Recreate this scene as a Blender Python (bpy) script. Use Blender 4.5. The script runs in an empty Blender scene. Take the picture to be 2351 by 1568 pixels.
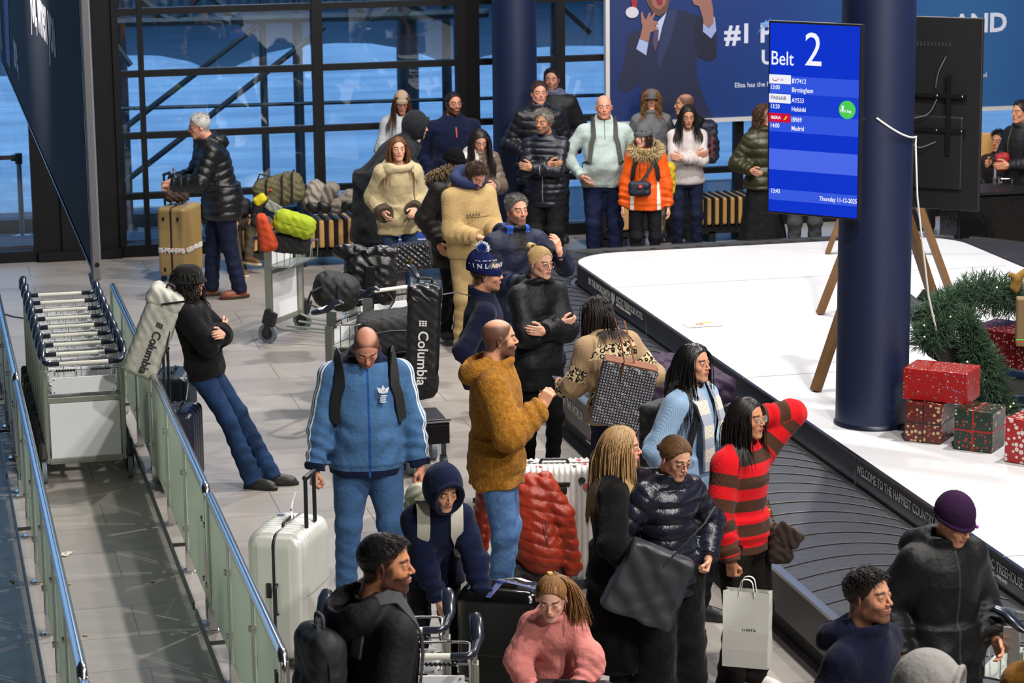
import bpy, bmesh, math, random
import numpy as np
from math import sin, cos, pi, radians, sqrt, atan2, floor
from mathutils import Vector, Matrix, Euler
random.seed(7); RNG = np.random.default_rng(7)
S = bpy.context.scene; COL = S.collection
# ------------------------------------------------------------ camera, world, lights, exposure
H = 5.05; TH = radians(12.13); AL = radians(13.13); RO = .011; FPX = 6000.; CX, CY = 1175.5, 784.
V3 = lambda *a: np.array(a, float)
fw = V3(sin(AL)*cos(TH), cos(AL)*cos(TH), -sin(TH)); r0 = V3(cos(AL), -sin(AL), 0); u0 = np.cross(r0, fw)
rt = r0*cos(RO)-u0*sin(RO); upv = u0*cos(RO)+r0*sin(RO); CAMP = V3(0, 0, H)
cd = bpy.data.cameras.new('camera'); cam = bpy.data.objects.new('camera', cd); COL.objects.link(cam)
cam.matrix_world = Matrix(((rt[0], upv[0], -fw[0], 0), (rt[1], upv[1], -fw[1], 0), (rt[2], upv[2], -fw[2], H), (0, 0, 0, 1)))
cd.sensor_width = 36; cd.lens = FPX/2351*36; cd.clip_start = .5; cd.clip_end = 500
cd.dof.use_dof = True; cd.dof.focus_distance = 16.5; cd.dof.aperture_fstop = 6.3
S.camera = cam
S.view_settings.view_transform = 'Standard'; S.view_settings.look = 'None'; S.view_settings.gamma = 1
S.view_settings.use_curve_mapping = False; S.view_settings.exposure = 0.0
w = bpy.data.worlds.new('dusk_sky'); S.world = w; w.use_nodes = True
w.node_tree.nodes['Background'].inputs[0].default_value = (.29, .54, .92, 1); w.node_tree.nodes['Background'].inputs[1].default_value = 1.3
def lamp(x, y, z, power, size, col=(1, .955, .9), aim=None, kind='AREA', spot=None):
    l = bpy.data.lights.new('ceiling_or_fill_lamp', kind); l.energy = power; l.color = col
    if kind == 'AREA': l.shape = 'DISK'; l.size = size; l.spread = radians(38 if x < 0 else 180)  # narrow beam for the fill added on the left to brighten the board
    else: l.shadow_soft_size = size; l.spot_size = radians(spot or 90); l.spot_blend = .6
    o = bpy.data.objects.new('ceiling_or_fill_lamp', l); COL.objects.link(o); o.location = (x, y, z)
    if aim: o.rotation_euler = (Vector(aim)-Vector((x, y, z))).to_track_quat('-Z', 'Y').to_euler()
    return o
LAMPS = [(5.4, 11.5, 7.6, 400, .30, (4.2, 15.5, 0)), (5.4, 19.0, 7.6, 460, .30, (4.6, 20, 0)), (8.6, 15.5, 7.6, 470, .35, (8, 17, 0)),
         (4.0, 24.5, 7.6, 330, .35, (3.6, 24, 0)), (9.0, 22.5, 7.6, 480, .35, (8.4, 25.0, 0)), (6.5, 7.5, 7.6, 520, .35, (4.0, 13, .8)), (13, 20, 7.6, 160, .5, (13, 22, 0)), (7.5, 1.5, 7.6, 1000, .8, (4.5, 18, .5)), (-3.5, 19.5, 7.6, 110, .5, (1.1, 20.5, 4.6))]  # lamps nearest the camera are added front fill for faces
for x, y, z, p, sz, aim in LAMPS: lamp(x, y, z-.07, p, sz, aim=aim)
def ray(px, py): return fw+rt*(px-CX)/FPX-upv*(py-CY)/FPX
def gp(px, py, z=0.): d = ray(px, py); return CAMP+d*((z-H)/d[2])
def onY(px, py, Y): d = ray(px, py); return CAMP+d*(Y/d[1])
def onX(px, py, X): d = ray(px, py); return CAMP+d*(X/d[0])
def onD(px, py, ref):          # point on the ray nearest in depth to a reference point
    d = ray(px, py); k = (np.array(ref)-CAMP)@fw; return CAMP+d*k
# ------------------------------------------------------------ objects
def tag(o, label=None, cat=None, group=None, kind=None):
    for k, v in (('label', label), ('category', cat), ('group', group), ('kind', kind)):
        if v: o[k] = v
    return o
def empty(name, loc=(0, 0, 0), rz=0., label=None, cat=None, group=None):
    o = bpy.data.objects.new(name, None); COL.objects.link(o); o.location = loc; o.rotation_euler = (0, 0, rz); o.empty_display_size = .1
    return tag(o, label, cat, group)
def link(name, me, mat=None, parent=None, smooth=False):
    o = bpy.data.objects.new(name, me); COL.objects.link(o)
    if mat:
        for m in (mat if isinstance(mat, (list, tuple)) else [mat]): me.materials.append(m)
    if parent: o.parent = parent
    if smooth: me.polygons.foreach_set('use_smooth', np.ones(len(me.polygons), bool))
    return o
def mesh_np(v, f, name='m', attrs=None):
    me = bpy.data.meshes.new(name); v = np.asarray(v, np.float32); f = np.asarray(f, np.int32); n = f.shape[1]
    me.vertices.add(len(v)); me.vertices.foreach_set('co', v.ravel())
    me.loops.add(f.size); me.loops.foreach_set('vertex_index', f.ravel())
    me.polygons.add(len(f)); me.polygons.foreach_set('loop_start', np.arange(0, f.size, n, dtype=np.int32))
    try: me.polygons.foreach_set('loop_total', np.full(len(f), n, np.int32))
    except Exception: pass
    for k, a in (attrs or {}).items():
        if a.ndim == 2 and a.shape[1] == 4: me.attributes.new(k, 'FLOAT_COLOR', 'POINT').data.foreach_set('color', a.astype(np.float32).ravel())
        elif a.ndim == 2: me.attributes.new(k, 'FLOAT_VECTOR', 'POINT').data.foreach_set('vector', a.astype(np.float32).ravel())
        else: me.attributes.new(k, 'FLOAT', 'POINT').data.foreach_set('value', a.astype(np.float32))
    me.update(calc_edges=True); return me
class MB:                       # collects simple shapes, links them as one mesh
    def __init__(s): s.b = bmesh.new()
    def box(s, c, d, R=None, bev=0, M=None, seg=2):
        r = bmesh.ops.create_cube(s.b, size=1); vs = r['verts']
        for v in vs: v.co = Vector((v.co.x*d[0], v.co.y*d[1], v.co.z*d[2]))
        if bev:
            es = list({e for v in vs for e in v.link_edges}); rr = bmesh.ops.bevel(s.b, geom=es, offset=bev, segments=seg, affect='EDGES', profile=.5)
            vs = list({v for f in rr['faces'] for v in f.verts}|{v for v in vs if v.is_valid})
        if R: m = R.to_matrix() if isinstance(R, Euler) else R; [setattr(v, 'co', m@v.co) for v in vs]
        for v in vs: v.co += Vector(c)
        if M:
            for v in vs: v.co = M@v.co
        return s
    def tube(s, pts, r, n=8, closed=False, cap=True, flat=None):
        pts = [Vector(p) for p in pts]; N = len(pts); rings = []; rr = r if isinstance(r, (list, tuple)) else [r]*N; prev = None
        for i, p in enumerate(pts):
            a = pts[(i-1) % N] if closed or i else p; b = pts[(i+1) % N] if closed or i < N-1 else p
            t = (b-a).normalized() if (b-a).length > 1e-9 else Vector((0, 0, 1))
            if prev is None:
                x = Vector((0, 0, 1)).cross(t)
                if x.length < .05: x = Vector((1, 0, 0)).cross(t)
                x.normalize()
            else: x = (prev-t*prev.dot(t)); x = x.normalized() if x.length > 1e-6 else t.orthogonal().normalized()
            prev = x; y = t.cross(x); k = flat or 1
            rings.append([s.b.verts.new(p+x*cos(2*pi*j/n)*rr[i]+y*sin(2*pi*j/n)*rr[i]*k) for j in range(n)])
        for i in range(N if closed else N-1):
            A, B = rings[i], rings[(i+1) % N]
            for j in range(n): s.b.faces.new((A[j], A[(j+1) % n], B[(j+1) % n], B[j]))
        if cap and not closed: s.b.faces.new(rings[0][::-1]); s.b.faces.new(rings[-1])
        return s
    def cyl(s, a, b, r, r2=None, n=24): return s.tube([a, b], [r, r if r2 is None else r2], n)
    def lathe(s, prof, c=(0, 0, 0), n=32, M=None):
        rings = []
        for r, z in prof: rings.append([s.b.verts.new(Vector((c[0]+r*cos(2*pi*j/n), c[1]+r*sin(2*pi*j/n), c[2]+z))) for j in range(n)])
        for A, B in zip(rings, rings[1:]):
            for j in range(n): s.b.faces.new((A[j], A[(j+1) % n], B[(j+1) % n], B[j]))
        s.b.faces.new(rings[0][::-1]); s.b.faces.new(rings[-1])
        if M:
            for R_ in rings:
                for v in R_: v.co = M@v.co
        return s
    def poly(s, pts, th=None):
        vs = [s.b.verts.new(Vector(p)) for p in pts]; f = s.b.faces.new(vs)
        if th is not None:
            r = bmesh.ops.extrude_face_region(s.b, geom=[f]); [setattr(v, 'co', v.co+Vector(th)) for v in r['geom'] if isinstance(v, bmesh.types.BMVert)]
        return s
    def sph(s, c, r, n=16):
        q = bmesh.ops.create_uvsphere(s.b, u_segments=n, v_segments=max(6, n//2), radius=1); rv = r if isinstance(r, (list, tuple)) else (r,)*3
        for v in q['verts']: v.co = Vector((c[0]+v.co.x*rv[0], c[1]+v.co.y*rv[1], c[2]+v.co.z*rv[2]))
        return s
    def build(s, name, mat, parent=None, smooth=False, M=None):
        bmesh.ops.recalc_face_normals(s.b, faces=s.b.faces)
        if M is not None: s.b.transform(M)
        me = bpy.data.meshes.new(name); s.b.to_mesh(me); s.b.free(); o = link(name, me, mat, parent)
        if smooth:
            me.polygons.foreach_set('use_smooth', np.ones(len(me.polygons), bool))
            try: me.set_sharp_from_angle(angle=radians(38))
            except Exception: pass
        return o
def arc(pts, rad=.05, n=5):     # rounds the corners of a polyline
    pts = [Vector(p) for p in pts]; out = [pts[0]]
    for a, b, c in zip(pts, pts[1:], pts[2:]):
        u = (a-b); v = (c-b); r = min(rad, u.length*.49, v.length*.49); p = b+u.normalized()*r; q = b+v.normalized()*r
        out += [(1-t)**2*p+2*t*(1-t)*b+t*t*q for t in [i/n for i in range(n+1)]]
    return out+[pts[-1]]
def text(name, body, size, loc, rot, mat, parent=None, ext=.001, sx=1., align='LEFT', bold=0., M=None, shear=0):
    c = bpy.data.curves.new(name, 'FONT'); c.body = body; c.size = size; c.extrude = ext; c.align_x = align; c.offset = bold; c.resolution_u = 3; c.shear = shear
    o = bpy.data.objects.new(name, c); COL.objects.link(o)
    bpy.context.view_layer.update(); me = bpy.data.meshes.new_from_object(o.evaluated_get(bpy.context.evaluated_depsgraph_get()))
    bpy.data.objects.remove(o); bpy.data.curves.remove(c)
    me.transform(Matrix.Diagonal((sx, 1, 1, 1)))
    me.transform(M if M is not None else Matrix.Translation(loc)@Euler(rot).to_matrix().to_4x4())
    return link(name, me, mat, parent)
# ------------------------------------------------------------ materials
class NT:
    def __init__(s, name):
        s.m = bpy.data.materials.new(name); s.m.use_nodes = True; s.t = s.m.node_tree; s.N = s.t.nodes; s.p = s.N['Principled BSDF']
    def n(s, typ, **k):
        o = s.N.new(typ)
        for a, b in k.items(): setattr(o, a, b)
        return o
    def L(s, a, b): s.t.links.new(a, b)
    def put(s, sock, v):
        if hasattr(v, 'is_output') or isinstance(v, bpy.types.NodeSocket): s.L(v, sock)
        else: sock.default_value = v
    def math(s, op, a, b=0., c=0.):
        o = s.n('ShaderNodeMath', operation=op); s.put(o.inputs[0], a); s.put(o.inputs[1], b); s.put(o.inputs[2], c); return o.outputs[0]
    def mix(s, f, a, b):
        o = s.n('ShaderNodeMix', data_type='RGBA'); s.put(o.inputs[0], f); s.put(o.inputs[6], a if not isinstance(a, tuple) else (*a[:3], 1)); s.put(o.inputs[7], b if not isinstance(b, tuple) else (*b[:3], 1)); return o.outputs[2]
    def noise(s, scale, det=2., vec=None, rough=.5):
        o = s.n('ShaderNodeTexNoise'); o.inputs['Scale'].default_value = scale; o.inputs['Detail'].default_value = det; o.inputs['Roughness'].default_value = rough
        if vec is not None: s.L(vec, o.inputs['Vector'])
        return o.outputs[0]
    def coord(s, k='Object', scale=None):
        o = s.n('ShaderNodeTexCoord').outputs[k]
        if scale: m = s.n('ShaderNodeMapping'); m.inputs['Scale'].default_value = scale; s.L(o, m.inputs[0]); o = m.outputs[0]
        return o
    def ramp(s, f, stops, const=False):
        o = s.n('ShaderNodeValToRGB'); e = o.color_ramp.elements
        if const: o.color_ramp.interpolation = 'CONSTANT'
        while len(e) < len(stops): e.new(.5)
        for q, (p, c) in zip(e, stops): q.position = p; q.color = (*c[:3], 1) if isinstance(c, tuple) else (c, c, c, 1)
        s.L(f, o.inputs[0]); return o.outputs[0]
    def attr(s, name): return s.n('ShaderNodeAttribute', attribute_name=name)
    def xyz(s, v): o = s.n('ShaderNodeSeparateXYZ'); s.L(v, o.inputs[0]); return o.outputs
    def bump(s, h, strength=.3, dist=.01):
        o = s.n('ShaderNodeBump'); o.inputs['Strength'].default_value = strength; o.inputs['Distance'].default_value = dist; s.put(o.inputs['Height'], h); s.L(o.outputs[0], s.p.inputs['Normal']); return o
    def set(s, col=None, rough=None, metal=None, **k):
        if col is not None: s.put(s.p.inputs['Base Color'], (*col[:3], 1) if isinstance(col, tuple) else col)
        if rough is not None: s.put(s.p.inputs['Roughness'], rough)
        if metal is not None: s.put(s.p.inputs['Metallic'], metal)
        for a, b in k.items(): s.put(s.p.inputs[a.replace('_', ' ')], b)
        return s
def hexc(h):
    h = h.lstrip('#'); c = [int(h[i:i+2], 16)/255 for i in (0, 2, 4)]
    return tuple((x/12.92 if x <= .04045 else ((x+.055)/1.055)**2.4) for x in c)
_mc = {}
def mat(name, col, rough=.5, metal=0., nz=0., nscale=40, bump=0., bscale=200, **k):
    key = (name, col, rough, metal)
    if key in _mc: return _mc[key]
    t = NT(name); c = hexc(col) if isinstance(col, str) else col
    if nz: t.set(t.mix(t.noise(nscale, 3, t.coord()), tuple(x*(1-nz) for x in c), tuple(min(1, x*(1+nz)) for x in c)), rough, metal, **k)
    else: t.set(c, rough, metal, **k)
    if bump: t.bump(t.noise(bscale, 2, t.coord()), bump, .004)
    _mc[key] = t.m; return t.m
def glow(name, col, e=1.):
    t = NT(name); c = hexc(col) if isinstance(col, str) else col
    t.set((0, 0, 0), .4, 0, Emission_Color=(*c, 1), Emission_Strength=e); t.p.inputs['Specular IOR Level'].default_value = .2; return t.m
CHROME = mat('chrome', '#cfd0d0', .2, 1.); STEEL = mat('brushed_steel', '#b3b4b2', .3, 1.); ALU = mat('brushed_aluminium', '#a9aca8', .42, .85)
BLACK = mat('black_plastic', '#15161a', .42); RUBBER = mat('grey_rubber', '#6f7880', .7); WHITEP = mat('white_panel', '#e4e4e6', .5, nz=.04)
DKFRAME = mat('dark_frame_paint', '#0d0d10', .55, Specular_IOR_Level=.2)
# ------------------------------------------------------------ SDF surfaces (surface nets)
f32 = np.float32
def surf(sdf, lo, hi, res, slack=.012):
    lo = np.array(lo, f32)-res*2; hi = np.array(hi, f32)+res*2; K = 4
    n = np.maximum(((hi-lo)/res/K).astype(int)+2, 2); N = n*K
    cg = np.stack(np.meshgrid(*[lo[i]+(np.arange(n[i])*K+(K-1)/2)*res for i in range(3)], indexing='ij'), -1).reshape(-1, 3).astype(f32)
    cv = sdf(cg).reshape(n); near = np.abs(cv) < res*K*1.35+slack
    vol = np.repeat(np.repeat(np.repeat(cv, K, 0), K, 1), K, 2).astype(f32)
    m = np.repeat(np.repeat(np.repeat(near, K, 0), K, 1), K, 2); idx = np.argwhere(m)
    if len(idx) == 0: return np.zeros((0, 3), f32), np.zeros((0, 4), np.int32)
    out = np.empty(len(idx), f32)
    for a in range(0, len(idx), 400000): out[a:a+400000] = sdf((lo+idx[a:a+400000]*res).astype(f32))
    vol[m] = out; ins = vol < 0
    for ax in range(3):                     # outside border
        sl = [slice(None)]*3
        for e in (0, -1): sl[ax] = e; ins[tuple(sl)] = False; vol[tuple(sl)] = np.maximum(vol[tuple(sl)], res*.3)
    c = [ins[i:N[0]-1+i, j:N[1]-1+j, k:N[2]-1+k] for i in (0, 1) for j in (0, 1) for k in (0, 1)]
    s = sum(x.astype(np.int8) for x in c); act = (s > 0) & (s < 8); ci = np.argwhere(act); vid = np.full(act.shape, -1, np.int32); vid[act] = np.arange(len(ci))
    acc = np.zeros((len(ci), 3), f32); cnt = np.zeros(len(ci), f32); x, y, z = ci.T
    corner = [(i, j, k) for i in (0, 1) for j in (0, 1) for k in (0, 1)]; cvv = {q: vol[x+q[0], y+q[1], z+q[2]] for q in corner}
    for q in corner:
        for ax in range(3):
            if q[ax]: continue
            r = list(q); r[ax] = 1; r = tuple(r); a, b = cvv[q], cvv[r]; ok = (a < 0) != (b < 0); t = np.where(ok, a/np.where(ok, a-b, 1), 0)
            p = np.array(q, f32)[None]+np.zeros((len(ci), 1), f32); p[:, ax] += t; acc += np.where(ok[:, None], p, 0); cnt += ok
    v = lo+(ci+acc/np.maximum(cnt, 1)[:, None])*res; fs = []
    for ax in range(3):
        o1, o2 = [(1, 2), (2, 0), (0, 1)][ax]; sl = [slice(1, -1)]*3; sl[ax] = slice(0, -1); s2 = list(sl); s2[ax] = slice(1, None)
        A = ins[tuple(sl)]; B = ins[tuple(s2)]; e = np.argwhere(A != B); off = np.array([1, 1, 1]); off[ax] = 0; e = e+off
        if not len(e): continue
        d1 = np.zeros(3, int); d1[o1] = 1; d2 = np.zeros(3, int); d2[o2] = 1
        g = lambda q: vid[q[:, 0], q[:, 1], q[:, 2]]
        quad = np.stack([g(e-d1-d2), g(e-d2), g(e), g(e-d1)], 1); fl = ins[e[:, 0], e[:, 1], e[:, 2]]
        quad[~fl] = quad[~fl][:, ::-1]; fs.append(quad)
    f = np.concatenate(fs); f = f[(f >= 0).all(1)]; return v.astype(f32), f
def ln(v): return np.sqrt((v*v).sum(-1))
def sm(a, b, k=.02):
    h = np.clip(.5+.5*(b-a)/k, 0, 1); return b+(a-b)*h-k*h*(1-h)
def smax(a, b, k=.02): return -sm(-a, -b, k)
def cone(P, a, b, ra, rb):
    a = np.array(a, f32); b = np.array(b, f32); ab = b-a; t = np.clip(((P-a)@ab)/max(1e-9, (ab*ab).sum()), 0, 1); return ln(P-a-t[:, None]*ab)-(ra+(rb-ra)*t)
def chain(P, pts, rs, k=.015):
    d = None
    for i in range(len(pts)-1):
        q = cone(P, pts[i], pts[i+1], rs[i], rs[i+1]); d = q if d is None else sm(d, q, k)
    return d
def ell(P, c, r, R=None):
    q = P-np.array(c, f32)
    if R is not None: q = q@np.array(R, f32)
    r = np.array(r, f32); k0 = ln(q/r); k1 = ln(q/(r*r)); return k0*(k0-1)/np.maximum(k1, 1e-6)
def rbox(P, c, h, rad=.02, R=None):
    q = P-np.array(c, f32)
    if R is not None: q = q@np.array(R, f32)
    q = np.abs(q)-(np.array(h, f32)-rad); return ln(np.maximum(q, 0))+np.minimum(q.max(-1), 0)-rad
def torus(P, c, R, r, Rm=None, sy=1.):
    q = P-np.array(c, f32)
    if Rm is not None: q = q@np.array(Rm, f32)
    return np.sqrt((np.sqrt(q[:, 0]**2+(q[:, 1]/sy)**2)-R)**2+q[:, 2]**2)-r
def wav(P, f=1., ph=0.):
    x, y, z = P[:, 0]*f, P[:, 1]*f, P[:, 2]*f
    return (np.sin(x*17+2.3*np.sin(z*11+ph)+y*9)*np.sin(z*21+2.1*np.sin(x*13+ph*2)+y*7)+.6*np.sin(x*31+z*37+2*np.sin(y*23+ph)+ph))/1.6
def rotm(ax, a):
    c, s = cos(a), sin(a)
    return {'x': np.array([[1, 0, 0], [0, c, -s], [0, s, c]]), 'y': np.array([[c, 0, s], [0, 1, 0], [-s, 0, c]]), 'z': np.array([[c, -s, 0], [s, c, 0], [0, 0, 1]])}[ax]
def xf(P, R, o): return (P-np.array(o, f32))@np.array(R, f32)      # world -> frame (R columns are the axes)
def obj_surf(name, sdf, lo, hi, res, mt, parent=None, xform=None, attrs=None, slack=.012):
    v, f = surf(sdf, lo, hi, res, slack); a = attrs(v) if attrs else None
    if xform is not None: v = v@np.array(xform[0], f32).T+np.array(xform[1], f32)
    return link(name, mesh_np(v, f, name, a), mt, parent, smooth=True)
# ------------------------------------------------------------ hair and fur strands
def strands(paths, r, n=3, taper=.25):
    """paths (m,k,3) -> tubes"""
    m, k, _ = paths.shape; t = np.gradient(paths, axis=1); t /= np.maximum(ln(t), 1e-6)[..., None]
    ref = np.array([.31, .2, .93], f32); x = np.cross(t, ref); x /= np.maximum(ln(x), 1e-6)[..., None]; y = np.cross(t, x)
    rad = (np.interp(np.linspace(0, 1, k), [0, .15, .6, 1], [.8, 1, 1, taper])*1.)[None, :, None]*np.reshape(r, (-1, 1, 1))
    rings = np.stack([paths+(x*cos(2*pi*j/n)+y*sin(2*pi*j/n))*rad for j in range(n)], 2)  # m,k,n,3
    v = rings.reshape(-1, 3); b = (np.arange(m)[:, None, None]*k+np.arange(k-1)[None, :, None])*n; j = np.arange(n)[None, None]
    f = np.stack([b+j, b+(j+1) % n, b+n+(j+1) % n, b+n+j], -1).reshape(-1, 4); return v, f
# ------------------------------------------------------------ people: heads, hands
EYE = .032
def head_sdf(kind, eyes):
    fem = kind in ('f', 'c'); jw = {'m': 1., 'f': .9, 'c': .9}[kind]; lid = {'open': .0052, 'half': .0037, 'down': .0012}[eyes]; lz = {'open': 0., 'half': -.002, 'down': -.005}[eyes]
    def s(P):
        X = np.abs(P[:, 0]); Q = P.copy(); Q[:, 0] = X
        d = ell(P, (0, -.014, .035), (.0755, .097, .083))
        d = sm(d, ell(P, (0, .022, -.026), (.0595*(.97 if fem else 1), .064, .086)), .03)
        d = sm(d, ell(P, (0, .071, -.096), (.021*jw, .019, .017)), .022)
        d = sm(d, cone(Q, (.047*jw, .008, -.062), (.02*jw, .066, -.093), .014 if fem else .018, .014), .025)
        d = sm(d, cone(Q, (.0, .0805, .026), (.034, .072, .024), .0085 if fem else .0115, .008), .014)
        d = sm(d, ell(Q, (.039, .06, -.022), (.019, .018, .02)), .018)
        d = smax(d, -ell(Q, (EYE, .099, .006), (.0185, .0155, .0125)), .011)
        d = sm(d, ell(P, (0, .072, -.056), (.033, .02, .028)), .018)
        d = sm(d, cone(P, (0, .084, .014), (0, .107, -.021), .0055, .0092 if not fem else .008), .009)
        d = sm(d, ell(Q, (.0105, .0955, -.0255), (.0075, .0095, .0065)), .006)
        d = smax(d, -ell(Q, (.006, .1015, -.0325), (.0035, .004, .004)), .003)
        d = sm(d, ell(Q, (.0, .0925, -.0505), (.0225, .0095, .0048)), .005)
        d = sm(d, ell(Q, (.0, .0905, -.0605), (.019, .0095, .006)), .005)
        d = smax(d, -cone(Q, (0, .1025, -.0553), (.020, .092, -.0553), .0014, .0008), .003)
        e = ln(Q-np.array((EYE, .0745, .006), f32))-.0152
        e = smax(e, -ell(Q, (EYE, .094, .006+lz), (.0135, .02, lid)), .0012); d = sm(d, e, .004)
        ex = xf(Q, rotm('z', -.42)@rotm('y', -.12), (.0785, -.008, -.006)); e = ell(ex, (0, 0, 0), (.0075, .0195, .031)); e = smax(e, -ell(ex, (.0075, .002, .003), (.005, .012, .020)), .004); d = sm(d, e, .006)
        d = sm(d, cone(P, (0, -.022, -.05), (0, -.045, -.15), .052 if fem else .059, .054 if fem else .064), .035)
        return d
    return s
_hc = {}
def head_tpl(kind, eyes):
    k = (kind, eyes)
    if k not in _hc: _hc[k] = surf(head_sdf(*k), (-.1, -.125, -.17), (.1, .125, .13), .0033, .003)
    return _hc[k]
def smooth01(x, a, b): t = np.clip((x-a)/(b-a), 0, 1); return t*t*(3-2*t)
HLY, HLZ = [-.12, -.05, -.02, 0., .02, .045, .07, .1], [-.075, -.07, -.035, .0, .005, .03, .082, .098]
def hairline(y, rec=0.): return np.interp(y, HLY, HLZ)+rec*np.clip((y+.0)/.08, 0, 1)
def head_cols(v, skin, hair, lips, beard, buzz, brow, ruddy):
    sk = np.array(hexc(skin)); hc = np.array(hexc(hair)); c = np.repeat(sk[None], len(v), 0); X, Y, Z = np.abs(v[:, 0]), v[:, 1], v[:, 2]
    def mx(c, w, col):
        w = 1-(1-np.clip(w, 0, 1))**2.2; return c*(1-w[:, None])+np.array(col)[None]*w[:, None]
    fr = (Y > .03)
    red = np.exp(-(((X-.04)/.02)**2+((Z+.025)/.022)**2))*.5*fr+np.exp(-((X/.014)**2+((Z+.02)/.016)**2))*.5*(Y > .085)+smooth01(X, .074, .084)*.45
    c = mx(c, np.clip(red*ruddy, 0, .8)*.5, sk*np.array((1.0, .62, .55)))
    if beard:
        w = smooth01(-Z, .030, .046)*smooth01(Y, -.02, .02)*(1-smooth01(-Z, .115, .13)); w = np.maximum(w, smooth01(Y, -.012, .005)*(1-smooth01(Y, .03, .045))*smooth01(X, .055, .062)*smooth01(-Z, -.02, .01)*(Z > -.1))
        w = np.maximum(w, np.exp(-(((Z+.043)/.006)**2))*(X < .028)*(Y > .07)); w *= 1-np.exp(-((X/.02)**2+((Z+.0555)/.0075)**2))*(Y > .075)
        c = mx(c, np.clip(w, 0, 1)**.65*beard, hc*.35+sk*.01)
    if lips is not None: c = mx(c, np.exp(-((X/.021)**4+((Z+.0555)/.0092)**4))*(Y > .08), hexc(lips))
    c = mx(c, np.exp(-((X/.021)**2+((Z+.0553)/.0018)**2))*(Y > .075)*.75, sk*.18)
    bz = .0285-.22*np.clip(X-.03, 0, 1)**1.1; c = mx(c, np.exp(-(((Z-bz)/(.0052 if brow > .7 else .004))**2))*smooth01(X, .011, .017)*(1-smooth01(X, .046, .056))*(Y > .05)*min(1, brow*1.3), hc*.22)
    c = mx(c, np.exp(-((X-EYE)/.0155)**4-((Z-.0105)/.0025)**2)*(Y > .07)*.6, hc*.25)      # lash line
    if buzz: w = smooth01(Z-hairline(Y, .012), -.004, .012); top = 1-buzz[1]*smooth01(Z, .07, .1)*1.; c = mx(c, w**.7*buzz[0]*top, hc*.4+sk*.03)
    return np.concatenate([c, np.ones((len(c), 1))], 1)
_ev = {}
def eyeball(iris, cx):
    u = np.linspace(0, 2*pi, 17)[:-1]; t = np.linspace(0, pi, 11); T, U = np.meshgrid(t, u, indexing='ij')
    d = np.stack([np.sin(T)*np.cos(U), np.cos(T), np.sin(T)*np.sin(U)], -1).reshape(-1, 3); v = d*.0138+np.array((cx, .0745, .006)); i = np.arange(10)[:, None]*16; j = np.arange(16)[None]
    f = np.stack([i+j, i+16+j, i+16+(j+1) % 16, i+(j+1) % 16], -1).reshape(-1, 4)
    c = np.where((d[:, 1] > .94)[:, None], np.array((.004, .004, .004)), np.where((d[:, 1] > .81)[:, None], np.array(hexc(iris)), np.array((.42, .40, .38))))
    return v, f, np.concatenate([c, np.ones((len(c), 1))], 1)
def hand_sdf(pose):
    c = {'relax': (22, 28, 18), 'fist': (78, 88, 50), 'grip': (62, 62, 35), 'flat': (6, 6, 4), 'pinch': (48, 48, 25)}[pose]
    def s(P):
        d = rbox(P, (0, .052, 0), (.039, .046, .0125), .0115); d = sm(d, ell(P, (.022, .03, -.009), (.018, .03, .013)), .012)
        d = sm(d, cone(P, (0, -.045, 0), (0, .015, 0), .0255, .0265), .014)
        for x, L, r, sp in ((.0295, .070, .0093, .06), (.0100, .078, .0096, .0), (-.0105, .072, .0090, -.05), (-.0295, .057, .0080, -.12)):
            p = np.array((x, .092 if abs(x) < .02 else .087, 0)); a = 0; k = 1 if x > 0 else 1.08
            for seg, cc in zip((.46, .30, .24), c):
                a += radians(cc*k); q = p+np.array((sp*L*seg*cos(a), cos(a), -sin(a)))*L*seg; d = sm(d, cone(P, p, q, r, r*.92), .0045 if seg < .46 else .007); p = q; r *= .93
        t = [np.array((.027, .022, -.005)), np.array((.054, .050, -.016)), np.array((.062, .078, -.026)), np.array((.062, .100, -.032))]
        if pose in ('fist', 'grip', 'pinch'): t = [t[0], np.array((.046, .052, -.026)), np.array((.036, .078, -.044)), np.array((.018, .092, -.050))]
        if pose == 'flat': t = [t[0], np.array((.060, .044, -.008)), np.array((.078, .066, -.012)), np.array((.092, .080, -.014))]
        for a, b, ra, rb in zip(t, t[1:], (.0135, .0115, .0105), (.0115, .0105, .0085)): d = sm(d, cone(P, a, b, ra, rb), .006)
        return d
    return s
_hd = {}
def hand_tpl(pose):
    if pose not in _hd: _hd[pose] = surf(hand_sdf(pose), (-.06, -.06, -.12), (.11, .19, .03), .0034, .002)
    return _hd[pose]
def skin_mat():
    t = NT('skin'); a = t.attr('Col').outputs['Color']; t.set(t.mix(t.math('MULTIPLY', t.noise(90, 3, t.coord()), .22), a, (.55, .2, .13)), .5, 0); t.p.inputs['Specular IOR Level'].default_value = .35
    t.bump(t.noise(700, 2, t.coord()), .12, .002); return t.m
SKINM = skin_mat()
def hair_mat(col, shine=.45):
    k = ('hair', col, shine)
    if k in _mc: return _mc[k]
    t = NT('hair'); c = hexc(col); n = t.noise(260, 2, t.coord('Object', (1, 1, .12))); t.set(t.mix(n, tuple(x*.45 for x in c), tuple(min(1, x*1.7+.004) for x in c)), shine, 0); t.p.inputs['Specular IOR Level'].default_value = .35
    _mc[k] = t.m; return t.m
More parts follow.
